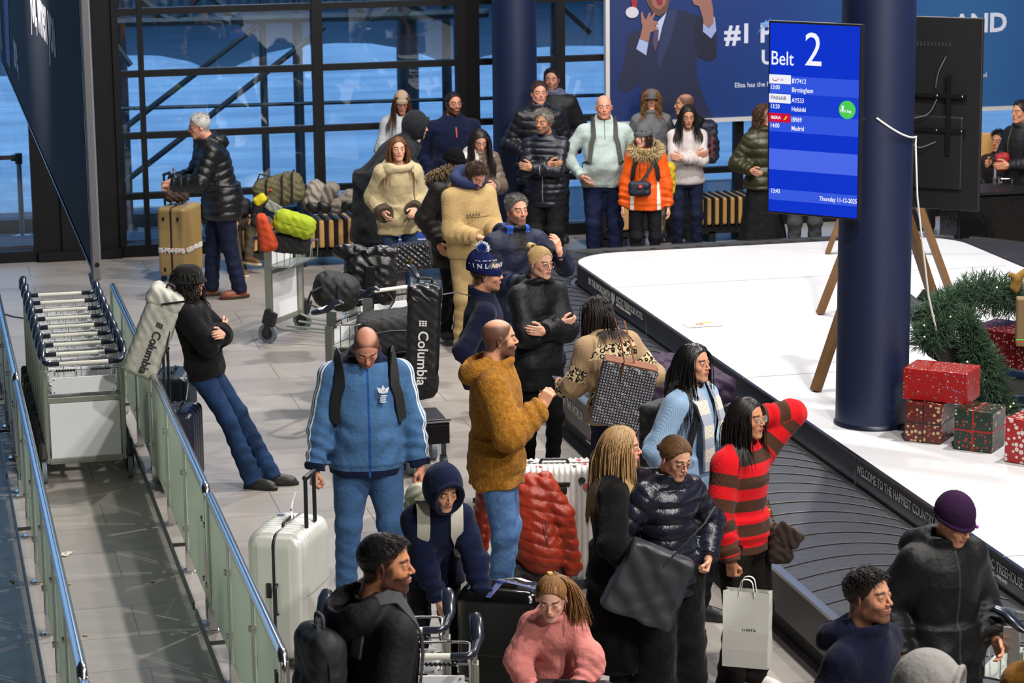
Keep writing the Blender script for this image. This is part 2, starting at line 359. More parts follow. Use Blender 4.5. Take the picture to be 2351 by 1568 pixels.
# ------------------------------------------------------------ cloth
def cloth(name, col, kind='plain', layers=(), rough=None, col2=None):
    t = NT(name); c = hexc(col); tc = t.attr('tc').outputs['Vector']; ac = t.attr('ac').outputs['Vector']; ob = t.coord()
    x, y, z = t.xyz(tc); al, aa, sd = t.xyz(ac); base = c
    if col2 and kind == 'denim': base = t.mix(t.ramp(t.math('ADD', t.math('MULTIPLY', t.noise(7, 2, ob), .8), t.math('MULTIPLY', t.noise(160, 2, ob), .2)), [(.3, 0.), (.75, 1.)]), c, hexc(col2))
    elif col2: base = t.mix(t.ramp(t.noise(45, 3, ob), [(.42, 0.), (.6, 1.)]), c, hexc(col2))
    else: base = t.mix(t.noise(9, 3, ob), tuple(q*.86 for q in c), tuple(min(1, q*1.12) for q in c))
    F = {'x': x, 'y': y, 'z': z, 'al': al, 'aa': aa, 'sd': sd}
    for lay in layers:
        colr, conds = lay; m = None
        for f in conds:
            if f[0] == 'stripe':      # stripes across body and sleeves
                arm = t.math('GREATER_THAN', al, -.5); u = t.math('ADD', t.math('MULTIPLY', arm, t.math('MULTIPLY', al, .56)), t.math('MULTIPLY', t.math('SUBTRACT', 1, arm), t.math('SUBTRACT', 1.5, z)))
                q = t.math('LESS_THAN', t.math('FRACT', t.math('ADD', t.math('DIVIDE', u, f[1]), f[3] if len(f) > 3 else 0)), f[2])
            elif f[0] == 'blot':       # animal print blotches
                v = t.n('ShaderNodeTexVoronoi'); v.inputs['Scale'].default_value = f[1]; v.inputs['Randomness'].default_value = .9; t.L(ob, v.inputs['Vector'])
                w = t.math('ADD', v.outputs['Distance'], t.math('MULTIPLY', t.noise(f[1]*1.3, 1, ob), .35)); q = t.math('MULTIPLY', t.math('GREATER_THAN', w, f[2]), t.math('LESS_THAN', w, f[3]))
            else:
                q = t.math('MULTIPLY', t.math('GREATER_THAN', F[f[0]], f[1]), t.math('LESS_THAN', F[f[0]], f[2]))
            m = q if m is None else t.math('MULTIPLY', m, q)
        base = t.mix(m, base, hexc(colr))
    t.p.inputs['Specular IOR Level'].default_value = {'puffer': .45, 'leather': .45, 'shell': .28}.get(kind, .18)
    R = {'plain': .8, 'puffer': .36, 'shell': .55, 'fleece': .95, 'knit': .9, 'wool': .92, 'denim': .85, 'sherpa': .97, 'leather': .38}[kind]; t.set(base, R if rough is None else rough, 0)
    if kind in ('fleece', 'sherpa', 'wool', 'knit'): t.p.inputs['Sheen Weight'].default_value = .06; t.p.inputs['Sheen Roughness'].default_value = .5; t.p.inputs['Specular IOR Level'].default_value = .15
    big = t.math('MULTIPLY', t.noise(11, 3, ob, .55), 1.6)
    if kind == 'sherpa': t.bump(t.noise(120, 3, ob), .9, .012)
    elif kind == 'fleece': t.bump(t.math('ADD', t.math('MULTIPLY', t.noise(260, 3, ob), .12), big), .5, .025)
    elif kind == 'knit':
        wv = t.n('ShaderNodeTexWave', wave_type='BANDS', bands_direction='X'); wv.inputs['Scale'].default_value = 45; wv.inputs['Distortion'].default_value = 3; t.L(ob, wv.inputs['Vector']); t.bump(t.math('ADD', wv.outputs[1], t.noise(200, 2, ob)), .35, .004)
    elif kind in ('puffer', 'shell', 'leather'): t.bump(t.math('ADD', t.noise(28, 4, ob, .6), t.math('MULTIPLY', t.noise(9, 2, ob), 1.2)), .35, .02)
    else: t.bump(t.math('ADD', t.math('MULTIPLY', t.noise(380, 2, ob), .1), big), .5, .03)
    return t.m
# ------------------------------------------------------------ body rig
def ik(a, b, l1, l2, pole):
    a = np.array(a, float); b = np.array(b, float); d = b-a; L = np.linalg.norm(d); L2 = min(L, (l1+l2)*.998); u = d/max(L, 1e-6); b = a+u*L2
    x = (l1*l1-l2*l2+L2*L2)/(2*L2); h = sqrt(max(0, l1*l1-x*x)); p = np.array(pole, float); p = p-u*(p@u); p /= max(1e-6, np.linalg.norm(p)); return a+u*x+p*h, b
BODY = {'z': [.70, .82, .90, .98, 1.08, 1.18, 1.28, 1.36, 1.43, 1.47, 1.51],
        'm': ([.165, .172, .170, .160, .150, .158, .168, .172, .135, .088, .060], [.110, .118, .118, .110, .105, .112, .118, .108, .082, .066, .058]),
        'f': ([.165, .172, .166, .150, .132, .138, .148, .150, .118, .078, .052], [.112, .118, .114, .102, .092, .100, .112, .100, .074, .058, .050])}
def basis(y, zhint):
    y = np.array(y, float); y /= np.linalg.norm(y); z = np.array(zhint, float); z -= y*(z@y)
    if np.linalg.norm(z) < 1e-3: z = np.cross(y, (1, 0, .1))
    z /= np.linalg.norm(z); return np.stack([np.cross(y, z), y, z], 1)
PRE = {'down': (.235, .03, .90), 'downfwd': (.22, .16, .96), 'pocket': (.215, .10, 1.0), 'hipf': (.12, .22, 1.05), 'back': (.23, -.14, .95)}
class Rig:
    def __init__(g, h, sex='m', lean=0, side=0, twist=0, head=(0, 0, 0), arms=('down', 'down'), feet=((.11, 0), (-.11, 0)), hs=None, w=1., belly=0., sh=1., crouch=0., hyaw=0):
        g.s = s = h/1.75; g.sex = sex; g.w = w; g.belly = belly; g.sh = sh
        g.pv = np.array((0, 0, .95-crouch))*s; g.R = rotm('z', radians(twist))@rotm('y', radians(side))@rotm('x', -radians(lean)); g.hs = hs or {'m': 1., 'f': .96, 'c': .9}[sex]
        T = g.T; g.neck = T((0, -.015, 1.49)); y, p, r = head; g.RH = rotm('z', radians(y))@rotm('x', -radians(p))@rotm('y', radians(r))
        g.HC = g.neck+g.RH@(np.array((0, .042, .138))*g.hs*(s**.3)); g.hsc = g.hs*(s**.3); g.top = g.HC+g.RH@(np.array((0, -.014, .118))*g.hsc)
        shw = {'m': .178, 'f': .152, 'c': .15}[sex]*sh; g.arm = {}
        for k, sx in (('R', 1), ('L', -1)):
            a = arms[0 if k == 'R' else 1]; a = a if isinstance(a, tuple) else (a,); pos = a[0]; pos = PRE[pos] if isinstance(pos, str) else pos
            if isinstance(a[0], str): pos = (pos[0]*sx, pos[1], pos[2])
            pole = a[1] if len(a) > 1 and a[1] is not None else (sx*.45, -.7, -.4); hp = a[2] if len(a) > 2 and a[2] else 'relax'; palm = a[3] if len(a) > 3 and a[3] is not None else (-sx, .15, 0); hdir = a[4] if len(a) > 4 else None
            shp = T((sx*shw, 0, 1.385)); el, wr = ik(shp, T(pos), .292*s, .262*s, g.R@np.array(pole)); g.arm[k] = dict(sx=sx, sh=shp, el=el, wr=wr, pose=hp, palm=g.R@np.array(palm, float), hdir=g.R@np.array(hdir, float) if hdir is not None else None)
        g.leg = {}
        for (fx, *fr), k, sx in ((feet[0], 'R', 1), (feet[1], 'L', -1)):
            fy = fr[0]; fz = fr[1] if len(fr) > 1 else 0; hip = g.pv+np.array((sx*.088, 0, -.05))*s; ank = np.array((fx, fy, .085+fz))*s; kn, an = ik(hip, ank, max(.41*s, .0), .412*s, (sx*.12, 1, 0)); g.leg[k] = dict(hip=hip, kn=kn, an=ank, sx=sx, yaw=fr[2] if len(fr) > 2 else sx*-10)
    def T(g, p): p = np.array(p, float)*g.s; return g.pv+g.R@(p-np.array((0, 0, .95))*g.s)
    def tl(g, P): return (xf(P, g.R, g.pv)+np.array((0, 0, .95*g.s), f32))/g.s      # local torso coords, scaled to 1.75 m
    def stack(g, Q, th, zs=None, a=None, b=None, top=1.6):
        A, B = BODY['f' if g.sex != 'm' else 'm']; zs = zs or BODY['z']; a = a or A; b = b or B; z = np.clip(Q[:, 2], zs[0], zs[-1]); aa = np.interp(z, zs, a)*g.w+th; bb = np.interp(z, zs, b)*(1+(g.w-1)*.8)+th
        y0 = 0.; 
        if g.belly: w_ = np.exp(-((z-1.08)/.14)**2)*g.belly; bb = bb+w_*.5; y0 = w_*.55
        return (np.sqrt((Q[:, 0]/aa)**2+((Q[:, 1]-y0)/bb)**2)-1)*np.minimum(aa, bb)
def torso_sdf(g, o):
    th = o.get('thick', .015); hem = o.get('hem', .84); sw = o.get('sleeve', 1.); kind = o['kind']; slen = o.get('slen', 1.); ph = g.s*7+th*90; fold = o.get('fold', .006); ztop = o.get('ztop', 1.505); lz = o.get('flare', 0.)
    lowz = [hem-.05, .82, .92, 1.02] if hem < .8 else [.78, .86, .94, 1.02]; A, B = BODY['f' if g.sex != 'm' else 'm']
    hipw, hipd = (.172, .120); la = [hipw+lz, hipw+lz*.15, hipw, .152 if g.sex == 'm' else .140]; lb = [hipd+lz, hipd+lz*.15, hipd, .11]
    def s(P):
        Q = g.tl(P); W = P/g.s; q = Q[:, 2]; rid = 0.
        if kind == 'puffer': rid = (np.abs(np.sin(q*pi/o.get('quilt', .085)))**.55-.6)*o.get('puff', .014)
        d = g.stack(Q, th+(np.sin(Q[:, 0]*0)*0))-rid
        lw = W.copy(); rw = rid if kind != 'puffer' else (np.abs(np.sin(lw[:, 2]*pi/o.get('quilt', .085)))**.55-.6)*o.get('puff', .014)
        d = np.where(Q[:, 2] < .88, d+(.88-Q[:, 2])*1.2, d) if hem < .88 else d
        if hem < 1.0:
            zl = lw[:, 2]+(.95-g.pv[2]/g.s); z = np.clip(zl, lowz[0], lowz[-1]); aa = np.interp(z, lowz, la)*g.w+th; bb = np.interp(z, lowz, lb)*g.w+th; L = (np.sqrt((lw[:, 0]/aa)**2+((lw[:, 1])/bb)**2)-1)*np.minimum(aa, bb)-rw
            L = np.maximum(L, zl-1.06); L = smax(L, hem-zl, .012); d = sm(np.maximum(d, .86-q), L, .05)
        else: d = smax(d, hem-q, .012)
        d = d*g.s
        d = np.maximum(d, (q-ztop)*g.s)
        if o.get('taper'): d = sm(d, d, .01)
        for a in g.arm.values():
            if o.get('nosleeve') and a['sx'] in o['nosleeve']: continue
            sh, el, wr = a['sh'], a['el'], a['wr']; we = el+(wr-el)*slen; r0_, r1_, r2_ = (.056+th*.62)*sw*g.s, (.046+th)*sw*g.s, (.034+th*.7)*(sw if not o.get('cuff') else 1)*g.s
            nk = g.T((a['sx']*.07, -.005, 1.435)); m = cone(P, nk, sh, (.047+th*.45)*g.s, r0_*.88); e1 = cone(P, sh, el, r0_, r1_); e2 = cone(P, el, we, r1_*1.04, r2_); u = (we-el); ul = np.linalg.norm(u)
            t2 = ((P-el.astype(f32))@(u/ul).astype(f32))/g.s; t1 = ((P-sh.astype(f32))@((el-sh)/np.linalg.norm(el-sh)).astype(f32))/g.s
            if kind == 'puffer': e1 = e1-(np.abs(np.sin(t1*pi/.075))**.55-.6)*.012*g.s; e2 = e2-(np.abs(np.sin(t2*pi/.07))**.55-.6)*.012*g.s
            else: e1 = e1-np.sin(t1*62+P[:, 0]*20)*.0022*np.clip((t1-.1)*6, 0, 1); e2 = e2-np.sin(t2*85+P[:, 1]*30+P[:, 0]*24)*(.0035+.003*np.exp(-((t2-.2)/.06)**2))
            e = sm(sm(e1, e2, .022), m, .045); e = smax(e, (t2*g.s-ul), .006); d = sm(d, e, o.get('k', .04))
        if fold: d = d+wav(P, 1., ph)*fold*(.6+.4*np.sin(q*5+ph))
        if o.get('collar'):          # stand collar around the neck
            hgt, rad = o['collar']; c = Q-np.array((0, -.004, 0), f32); rr = np.sqrt(c[:, 0]**2+(c[:, 1]*1.0)**2)+(c[:, 1]*.12); bd = np.abs(rr-rad)-(.008+th*.25); bd = smax(np.maximum(bd, 1.40-q), q-(1.475+hgt-c[:, 1]*.35), .01)*g.s; d = sm(d, bd, .02)
        hd = o.get('hood')
        if hd == 'down':
            hc = g.T((0, -.105, 1.455)); hq = xf(P, g.R@rotm('x', .62), hc)/g.s; sc = o.get('hoodsize', 1.); D = ell(hq, (0, 0, 0), (.135*sc, .105*sc, .07*sc)); D = smax(D, -ell(hq, (0, .035, .055), (.088*sc, .085*sc, .06*sc)), .015); D = D+wav(P, 1.3, 2.)*.006
            rg = np.array(g.T((0, .0, 1.478))); rq = xf(P, g.R@rotm('x', .30), rg)/g.s; D = sm(D, torus(rq, (0, .006, 0), .086, .021), .03); D = sm(D, D, .01); d = sm(d, D*g.s, .022)
        if hd == 'up':
            hq = xf(P, g.RH, g.HC)/g.hsc; D = np.abs(ell(hq, (0, -.02, .008), (.108, .125, .142)))-.009; D = smax(D, -ell(hq, (0, .125, -.02), (.072, .085, .105)), .012); D = sm(D, torus(hq@rotm('x', 1.45).astype(f32), (0, .0, -.088), .088, .011, sy=1.25), .012); d = sm(d, D*g.hsc, .03)
        if ztop < 2 and not hd == 'up':      # keep the neck clear
            d = smax(d, -cone(P, g.T((0, .01, 1.44)), g.HC, .06*g.s, .07*g.s), .008)
        return d
    return s
def g_attr(g):
    def a(v):
        Q = g.tl(v); best = np.full(len(v), 9., f32); al = np.full(len(v), -1., f32); an = np.zeros(len(v), f32); sd = np.zeros(len(v), f32); dt = g.stack(Q, 0)*g.s
        for q in g.arm.values():
            L1 = np.linalg.norm(q['el']-q['sh']); L2 = np.linalg.norm(q['wr']-q['el'])
            for i, (p0, p1, L) in enumerate(((q['sh'], q['el'], L1), (q['el'], q['wr'], L2))):
                u = ((p1-p0)/L).astype(f32); r = v-p0.astype(f32); t = r@u; c = r-np.clip(t, 0, L)[:, None]*u; d = ln(c)-.05*g.s; ok = (d < best) & (d < dt+.004); best = np.where(ok, d, best)
                al = np.where(ok, (np.clip(t/L, 0, 1)+i)*.5, al); out = (g.R@np.array((q['sx'], .0, 0.))).astype(f32); out = out-u*(out@u); out /= max(1e-5, np.linalg.norm(out)); fr = np.cross(u, out); an = np.where(ok, np.arctan2(c@fr, c@out), an); sd = np.where(ok, q['sx'], sd)
        return {'tc': Q, 'ac': np.stack([al, an, sd], 1)}
    return a
def pants_sdf(g, o):
    k = o.get('wide', 1.); fl = o.get('flare', 0.); ank = o.get('ankle', 1.); ph = g.s*3+k
    def s(P):
        W = P/g.s; zl = W[:, 2]+(.95-g.pv[2]/g.s); zz = [.8, .9, 1.0, 1.06]; z = np.clip(zl, .8, 1.06); aa = np.interp(z, zz, [.16, .170, .158, .146 if g.sex == 'm' else .135])*g.w; bb = np.interp(z, zz, [.11, .120, .108, .1])*g.w
        d = (np.sqrt((W[:, 0]/aa)**2+(W[:, 1]/bb)**2)-1)*np.minimum(aa, bb); d = smax(np.maximum(d, zl-1.06), .82-zl, .02)*g.s
        for l in g.leg.values():
            a, b, c = l['hip'], l['kn'], l['an']+(l['kn']-l['an'])*(1-ank)*.3+np.array((0, 0, -.035))*g.s; e = sm(cone(P, a, b, .094*g.w*k*g.s, .066*k*g.s), cone(P, b, c, .066*k*g.s, (.054+fl)*k*g.s), .03)
            u = (c-b)/np.linalg.norm(c-b); t = (P-b.astype(f32))@u.astype(f32); L = np.linalg.norm(c-b); e = smax(e, t-L, .006); e = e-np.sin(t*70+P[:, 0]*30)*.003*np.clip(t*5, 0, 1)-np.sin(t*48+P[:, 1]*25)*.003*np.exp(-(t/.1)**2); d = sm(d, e, .03)
        return d+wav(P, 1.1, ph)*.004
    return s
def shoe(g, l, mt, parent, col2=None, big=1.):
    def s(P):
        z0 = -.085*g.s; Q = P.copy(); Q[:, 2] -= z0; Q = Q/(g.s*big)
        up = sm(ell(Q, (0, .115, .035), (.044, .075, .042)), cone(Q, (0, -.01, .05), (0, -.005, .1), .04, .042), .04); up = sm(up, ell(Q, (0, .03, .045), (.04, .09, .045)), .03); so = np.maximum(np.maximum(ell(Q, (0, .058, .0), (.05, .148, .2)), Q[:, 2]-.03), -Q[:, 2]); up = np.maximum(up, .005-Q[:, 2])
        return sm(up, so, .004)*g.s*big
    R = rotm('z', radians(l['yaw'])); sc = g.s*big
    def at(v):
        c = np.ones((len(v), 4)); z = v[:, 2]+.085*g.s; c[:, :3] = np.where((z < .03*sc)[:, None], np.array(hexc(col2 or '#1a1a1a')), np.array(mt)); return {'Col': c}
    return obj_surf('shoe', s, (-.07*sc, -.13*sc, -.1*sc), (.07*sc, .24*sc, .08*sc), .008, SHOEM, parent, (R, l['an']), at)
_t = NT('shoe_leather'); _t.set(_t.attr('Col').outputs['Color'], .5); _t.bump(_t.noise(60, 3, _t.coord()), .3, .004); SHOEM = _t.m
# ------------------------------------------------------------ hair (built in the person frame)
ECR = (np.array((0, -.012, .035), f32), np.array((.0785, .0995, .0865), f32)); EFC = (np.array((0, .022, -.03), f32), np.array((.066, .074, .092), f32))
def scalp_pts(n, rec=0., seed=1, lowback=0.):
    r = np.random.default_rng(seed); d = r.normal(size=(n*4, 3)); d /= np.linalg.norm(d, axis=1)[:, None]; p = ECR[0]+d*ECR[1]; ok = p[:, 2] > hairline(p[:, 1], rec)-lowback*(p[:, 1] < 0); p = p[ok][:n]; return p.astype(f32), ((p-ECR[0])/(ECR[1]**2)).astype(f32)
def cap_sdf(th, rec=0., rough=0., lo=0.):
    def s(P):
        d = ell(P, ECR[0], ECR[1])-th; d = d+wav(P, 6, 1)*rough; return smax(d, (hairline(P[:, 1], rec)-lo-P[:, 2])*.75, .006)
    return s
def push(p, cols):
    for c, r in cols:
        q = (p-c)/r; l = np.maximum(ln(q), 1e-4)[..., None]; p = np.where(l < 1, c+q/l*r, p)
    return p
def sim(g, p, d, L, k, grav=.4, cols=(), wave=0., seed=0, stiff=0., sp=0.):
    m = len(p); dl = (np.asarray(L)/k).reshape(-1, 1); out = [p]; rr = np.random.default_rng(seed).normal(size=(m, 3)).astype(f32); ph = rr[:, :1]*3
    for i in range(k):
        d = d*(1-grav)+np.array((0, 0, -grav), f32)+rr*sp; 
        if wave: d = d+np.concatenate([np.sin(i*1.5+ph), np.cos(i*1.2+ph*1.3), 0*ph], 1)*wave
        d = d/np.maximum(ln(d), 1e-5)[:, None]; q = push(p+d*dl, cols); d = (q-p); d = d/np.maximum(ln(d), 1e-5)[:, None]; p = q; out.append(p)
    return np.stack(out, 1).astype(f32)
def unitv(v): return v/np.maximum(ln(v), 1e-6)[..., None]
def make_hair(g, o, parent):
    st = o['style']; col = o['col']; n = o.get('n', 900); R = g.RH.astype(f32); C = g.HC.astype(f32); hsc = g.hsc; toL = lambda p: (p*hsc)@R.T+C; rec = o.get('rec', .012 if st == 'short' else 0.); rad = o.get('r', .0016)
    th = o.get('th', .0045); v, f = surf(cap_sdf(th, rec, o.get('rough', .0015), o.get('lo', 0.)), (-.11, -.13, -.1), (.11, .13, .15), .004, .006); V = [toL(v)]; Fs = [f]; off = len(v)
    def add(paths, r):
        nonlocal off
        a, b = strands(paths, r); V.append(a.astype(f32)); Fs.append(b+off); off += len(a)
    hcol = [(C+R@(ECR[0]*hsc), None)]
    def W(p):          # head-frame push
        q = (p-C)@R/hsc; q = push(q, [(ECR[0], ECR[1]*(1+o.get('vol', .06))), (EFC[0], EFC[1]*1.03)]); return (q*hsc)@R.T+C
    if st == 'short':
        p, nr = scalp_pts(n, rec, o.get('seed', 3)); nr = unitv(nr); sw = np.array(o.get('sweep', (.0, .6, .0)), f32); L = o.get('len', .03)*np.random.default_rng(5).uniform(.6, 1.2, len(p)); topw = smooth01(p[:, 2], .04, .09)[:, None]; L = L*(o.get('side', .35)+(1-o.get('side', .35))*topw[:, 0])
        dr = unitv(nr*o.get('lift', .45)+(sw*topw+np.array((0, -.5, -.6), f32)*(1-topw))*.8+np.random.default_rng(6).normal(size=p.shape)*o.get('mess', .18)); p = p*(1+th*3)
        add(np.stack([toL(p), toL(p+dr*L[:, None]*.5), toL(p+unitv(dr+sw*.3+np.array((0, 0, -.25)))*L[:, None])], 1), rad*np.ones(len(p)))
    if st in ('long', 'half'):
        p, nr = scalp_pts(n, rec, o.get('seed', 3), .0); nr = unitv(nr); px = p[:, 0]-o.get('part', 0.); sgn = np.where(px >= 0, 1., -1.); ft = smooth01(p[:, 1], -.05, .04)[:, None]
        if o.get('back'): ft = ft*0
        dr = unitv(np.stack([sgn*(.12+1.0*ft[:, 0]), -.55*ft[:, 0]-.5*(1-ft[:, 0]), -.25*np.ones(len(p))], 1)); dr = unitv(dr-nr*(dr*nr).sum(1)[:, None]+nr*.12)@R.T
        sh = [(g.T((0, -.0, 1.30)).astype(f32), np.array((.215, .165, .215), f32)*g.s*o.get('shoulder', 1.))]; P0 = toL(p*1.03); L = o.get('len', .4)*np.random.default_rng(5).uniform(.8, 1.05, len(p)); k = 13; out = [P0]; cur = P0; d = dr.astype(f32); rr = np.random.default_rng(8).normal(size=p.shape).astype(f32); ph = rr[:, :1]*3; dl = (L/k)[:, None].astype(f32); fwd = o.get('fwd', 0.)
        for i in range(k):
            gr = min(.85, .28+i*.13); d = d*(1-gr)+np.array((0, 0, -gr), f32)+rr*.035+(g.RH@np.array((0, fwd, 0))).astype(f32)*.1*(i > 3)
            if o.get('wave'): d = d+np.concatenate([np.sin(i*1.6+ph), np.cos(i*1.3+ph*1.3), 0*ph], 1)*o['wave']
            d = unitv(d); q = W(cur+d*dl); q = push(q, sh); d = unitv(q-cur); cur = q; out.append(cur)
        add(np.stack(out, 1), o.get('rr', .0034)*g.hsc*np.ones(len(p)))
    if st in ('pony', 'bun'):
        K = np.array(o.get('knot', (0, -.085, .085)), f32); p, nr = scalp_pts(n, rec, o.get('seed', 3)); t = np.linspace(0, 1, 7)[None, :, None]; q = p[:, None]*(1-t)+K*t; q = ECR[0]+unitv((q-ECR[0])/ECR[1])*ECR[1]*(1.055+.02*np.random.default_rng(3).random((len(p), 1, 1))); add(toL(q), .0024*np.ones(len(p)))
        rr = np.random.default_rng(4); m = o.get('nt', 260); k0 = toL((K*1.03)[None]+rr.normal(size=(m, 3)).astype(f32)*.007)
        if st == 'pony': d = unitv(np.array(o.get('dir', (0, -.8, .4)))[None]+rr.normal(size=(m, 3))*.07)@R.T; pp = sim(g, k0, d.astype(f32), o.get('len', .3)*rr.uniform(.75, 1.05, m), 12, o.get('grav', .2), [(C+R@(ECR[0]*hsc), ECR[1]*hsc*1.1), (g.T((0, 0, 1.30)).astype(f32), np.array((.2, .15, .215), f32)*g.s)], sp=.03); add(pp, .0034*np.ones(m))
        else:
            a = rr.uniform(0, 2*pi, m); b = rr.normal(size=m)*.35; t = np.linspace(0, 1.6, 9)[None]; RD = o.get('bun', .028); ang = a[:, None]+t*3; q = np.stack([np.cos(ang)*RD, np.sin(b[:, None]+t)*RD*.75, np.sin(ang)*RD*.8], -1)*rr.uniform(.6, 1.08, (m, 1, 1)); kk = K+unitv((K-ECR[0])[None])[0]*RD*.7; add(toL(q+kk), .0032*np.ones(m))
    v = np.concatenate(V); f = np.concatenate(Fs); return link('hair', mesh_np(v, f, 'hair'), hair_mat(col, o.get('shine', .45)), parent, smooth=True)
# ------------------------------------------------------------ hats, glasses, whole person
def beanie(g, parent, col, z0=.012, h=.0, fold=.045, name='beanie', col2=None, tilt=.0, rib=44, rad=0.):
    def s(P):
        an = np.arctan2(P[:, 0], P[:, 1]); rb = np.sin(an*rib)*.0016; P2 = P.copy(); P2[:, 2] = P[:, 2]-P[:, 1]*tilt
        d = ell(P2, (0, -.012-h*.5, .035), (.087+rad, .108+rad, .098+h))-rb; d = smax(d, z0-P2[:, 2], .008)
        if fold: q = ell(P2, (0, -.012, .03), (.094+rad, .115+rad, .13))-rb; q = smax(smax(q, P2[:, 2]-(z0+fold), .008), z0-P2[:, 2], .008); d = np.minimum(d, q)
        return smax(d, -ell(P, (0, -.012, -.02), (.079, .101, .07)), .004)
    t = NT('knit_'+name); ob = t.coord(); c = hexc(col); t.set(t.mix(t.noise(60, 3, ob), tuple(q*.7 for q in c), tuple(min(1, q*1.25) for q in c)), .93); t.p.inputs['Specular IOR Level'].default_value = .1; t.bump(t.noise(220, 2, ob), .6, .004)
    m = g.hsc; return obj_surf(name, s, (-.13, -.15, -.03), (.13, .13, .2+h), .0042, t.m, parent, (g.RH*m, g.HC))
def glasses(g, parent, frame='#202225', r=.022, rnd=1., lens=True):
    b = MB(); R = Matrix(g.RH.tolist()); M = Matrix.Translation(g.HC.tolist())@R.to_4x4()@Matrix.Scale(g.hsc, 4)
    for sx in (1, -1):
        b.tube([(sx*.033+r*cos(a)*1.1, .0995-abs(cos(a)*sx+1)*.003, .003+r*rnd*sin(a)) for a in [2*pi*i/20 for i in range(20)]], .0013, 5, closed=True)
        b.tube([(sx*(.033+r*1.1), .094, .007), (sx*.073, .07, .009), (sx*.08, .0, .009), (sx*.081, -.012, -.004)], .0013, 5)
    b.tube([(-.010, .101, .006), (0, .104, .009), (.010, .101, .006)], .0013, 5); o = b.build('glasses', mat('glasses_frame', frame, .25, .6), parent, True, M)
    if lens:
        c = MB()
        for sx in (1, -1): c.poly([(sx*.033+r*cos(a)*1.07, .0995, .003+r*rnd*sin(a)*.97) for a in [2*pi*i/20 for i in range(20)]], (0, .001, 0))
        c.build('lens', glassmat('lens_glass', (.98, .98, 1), .965), o, False, M)
    return o
def glassmat(name, col, tr=.9, rough=.02, base=None):
    t = NT(name); t.N.remove(t.p); g1 = t.n('ShaderNodeBsdfGlossy'); g1.inputs['Roughness'].default_value = rough; tp = t.n('ShaderNodeBsdfTransparent'); tp.inputs[0].default_value = (*col, 1); mx = t.n('ShaderNodeMixShader'); lw = t.n('ShaderNodeLayerWeight'); lw.inputs[0].default_value = .15
    fac = t.math('ADD', t.math('MULTIPLY', lw.outputs[1], .5), 1-tr if not base else .04); t.L(fac, mx.inputs[0]); last = tp
    if base: df = t.n('ShaderNodeBsdfDiffuse'); df.inputs[0].default_value = (*base[:3], 1); tl = t.n('ShaderNodeBsdfTranslucent'); tl.inputs[0].default_value = (*base[:3], 1); m0 = t.n('ShaderNodeMixShader'); m0.inputs[0].default_value = .45; t.L(df.outputs[0], m0.inputs[1]); t.L(tl.outputs[0], m0.inputs[2]); df = m0; m2 = t.n('ShaderNodeMixShader'); m2.inputs[0].default_value = base[3]; t.L(tp.outputs[0], m2.inputs[1]); t.L(df.outputs[0], m2.inputs[2]); last = m2
    t.L(last.outputs[0], mx.inputs[1]); t.L(g1.outputs[0], mx.inputs[2]); t.L(mx.outputs[0], t.N['Material Output'].inputs[0]); return t.m
def put_person(g, px, py, face, z=0.):
    """stands the figure on the floor so that its crown is on the line of sight of the photo point"""
    P = gp(px, py, g.top[2]+z); d = P[:2]/np.linalg.norm(P[:2]); a = radians(face); f = -d*cos(a)+np.array((d[1], -d[0]))*sin(a); rz = atan2(f[1], f[0])-pi/2
    c, s_ = cos(rz), sin(rz); off = np.array((c*g.top[0]-s_*g.top[1], s_*g.top[0]+c*g.top[1])); return (P[0]-off[0], P[1]-off[1], z), rz
PEOPLE = {}
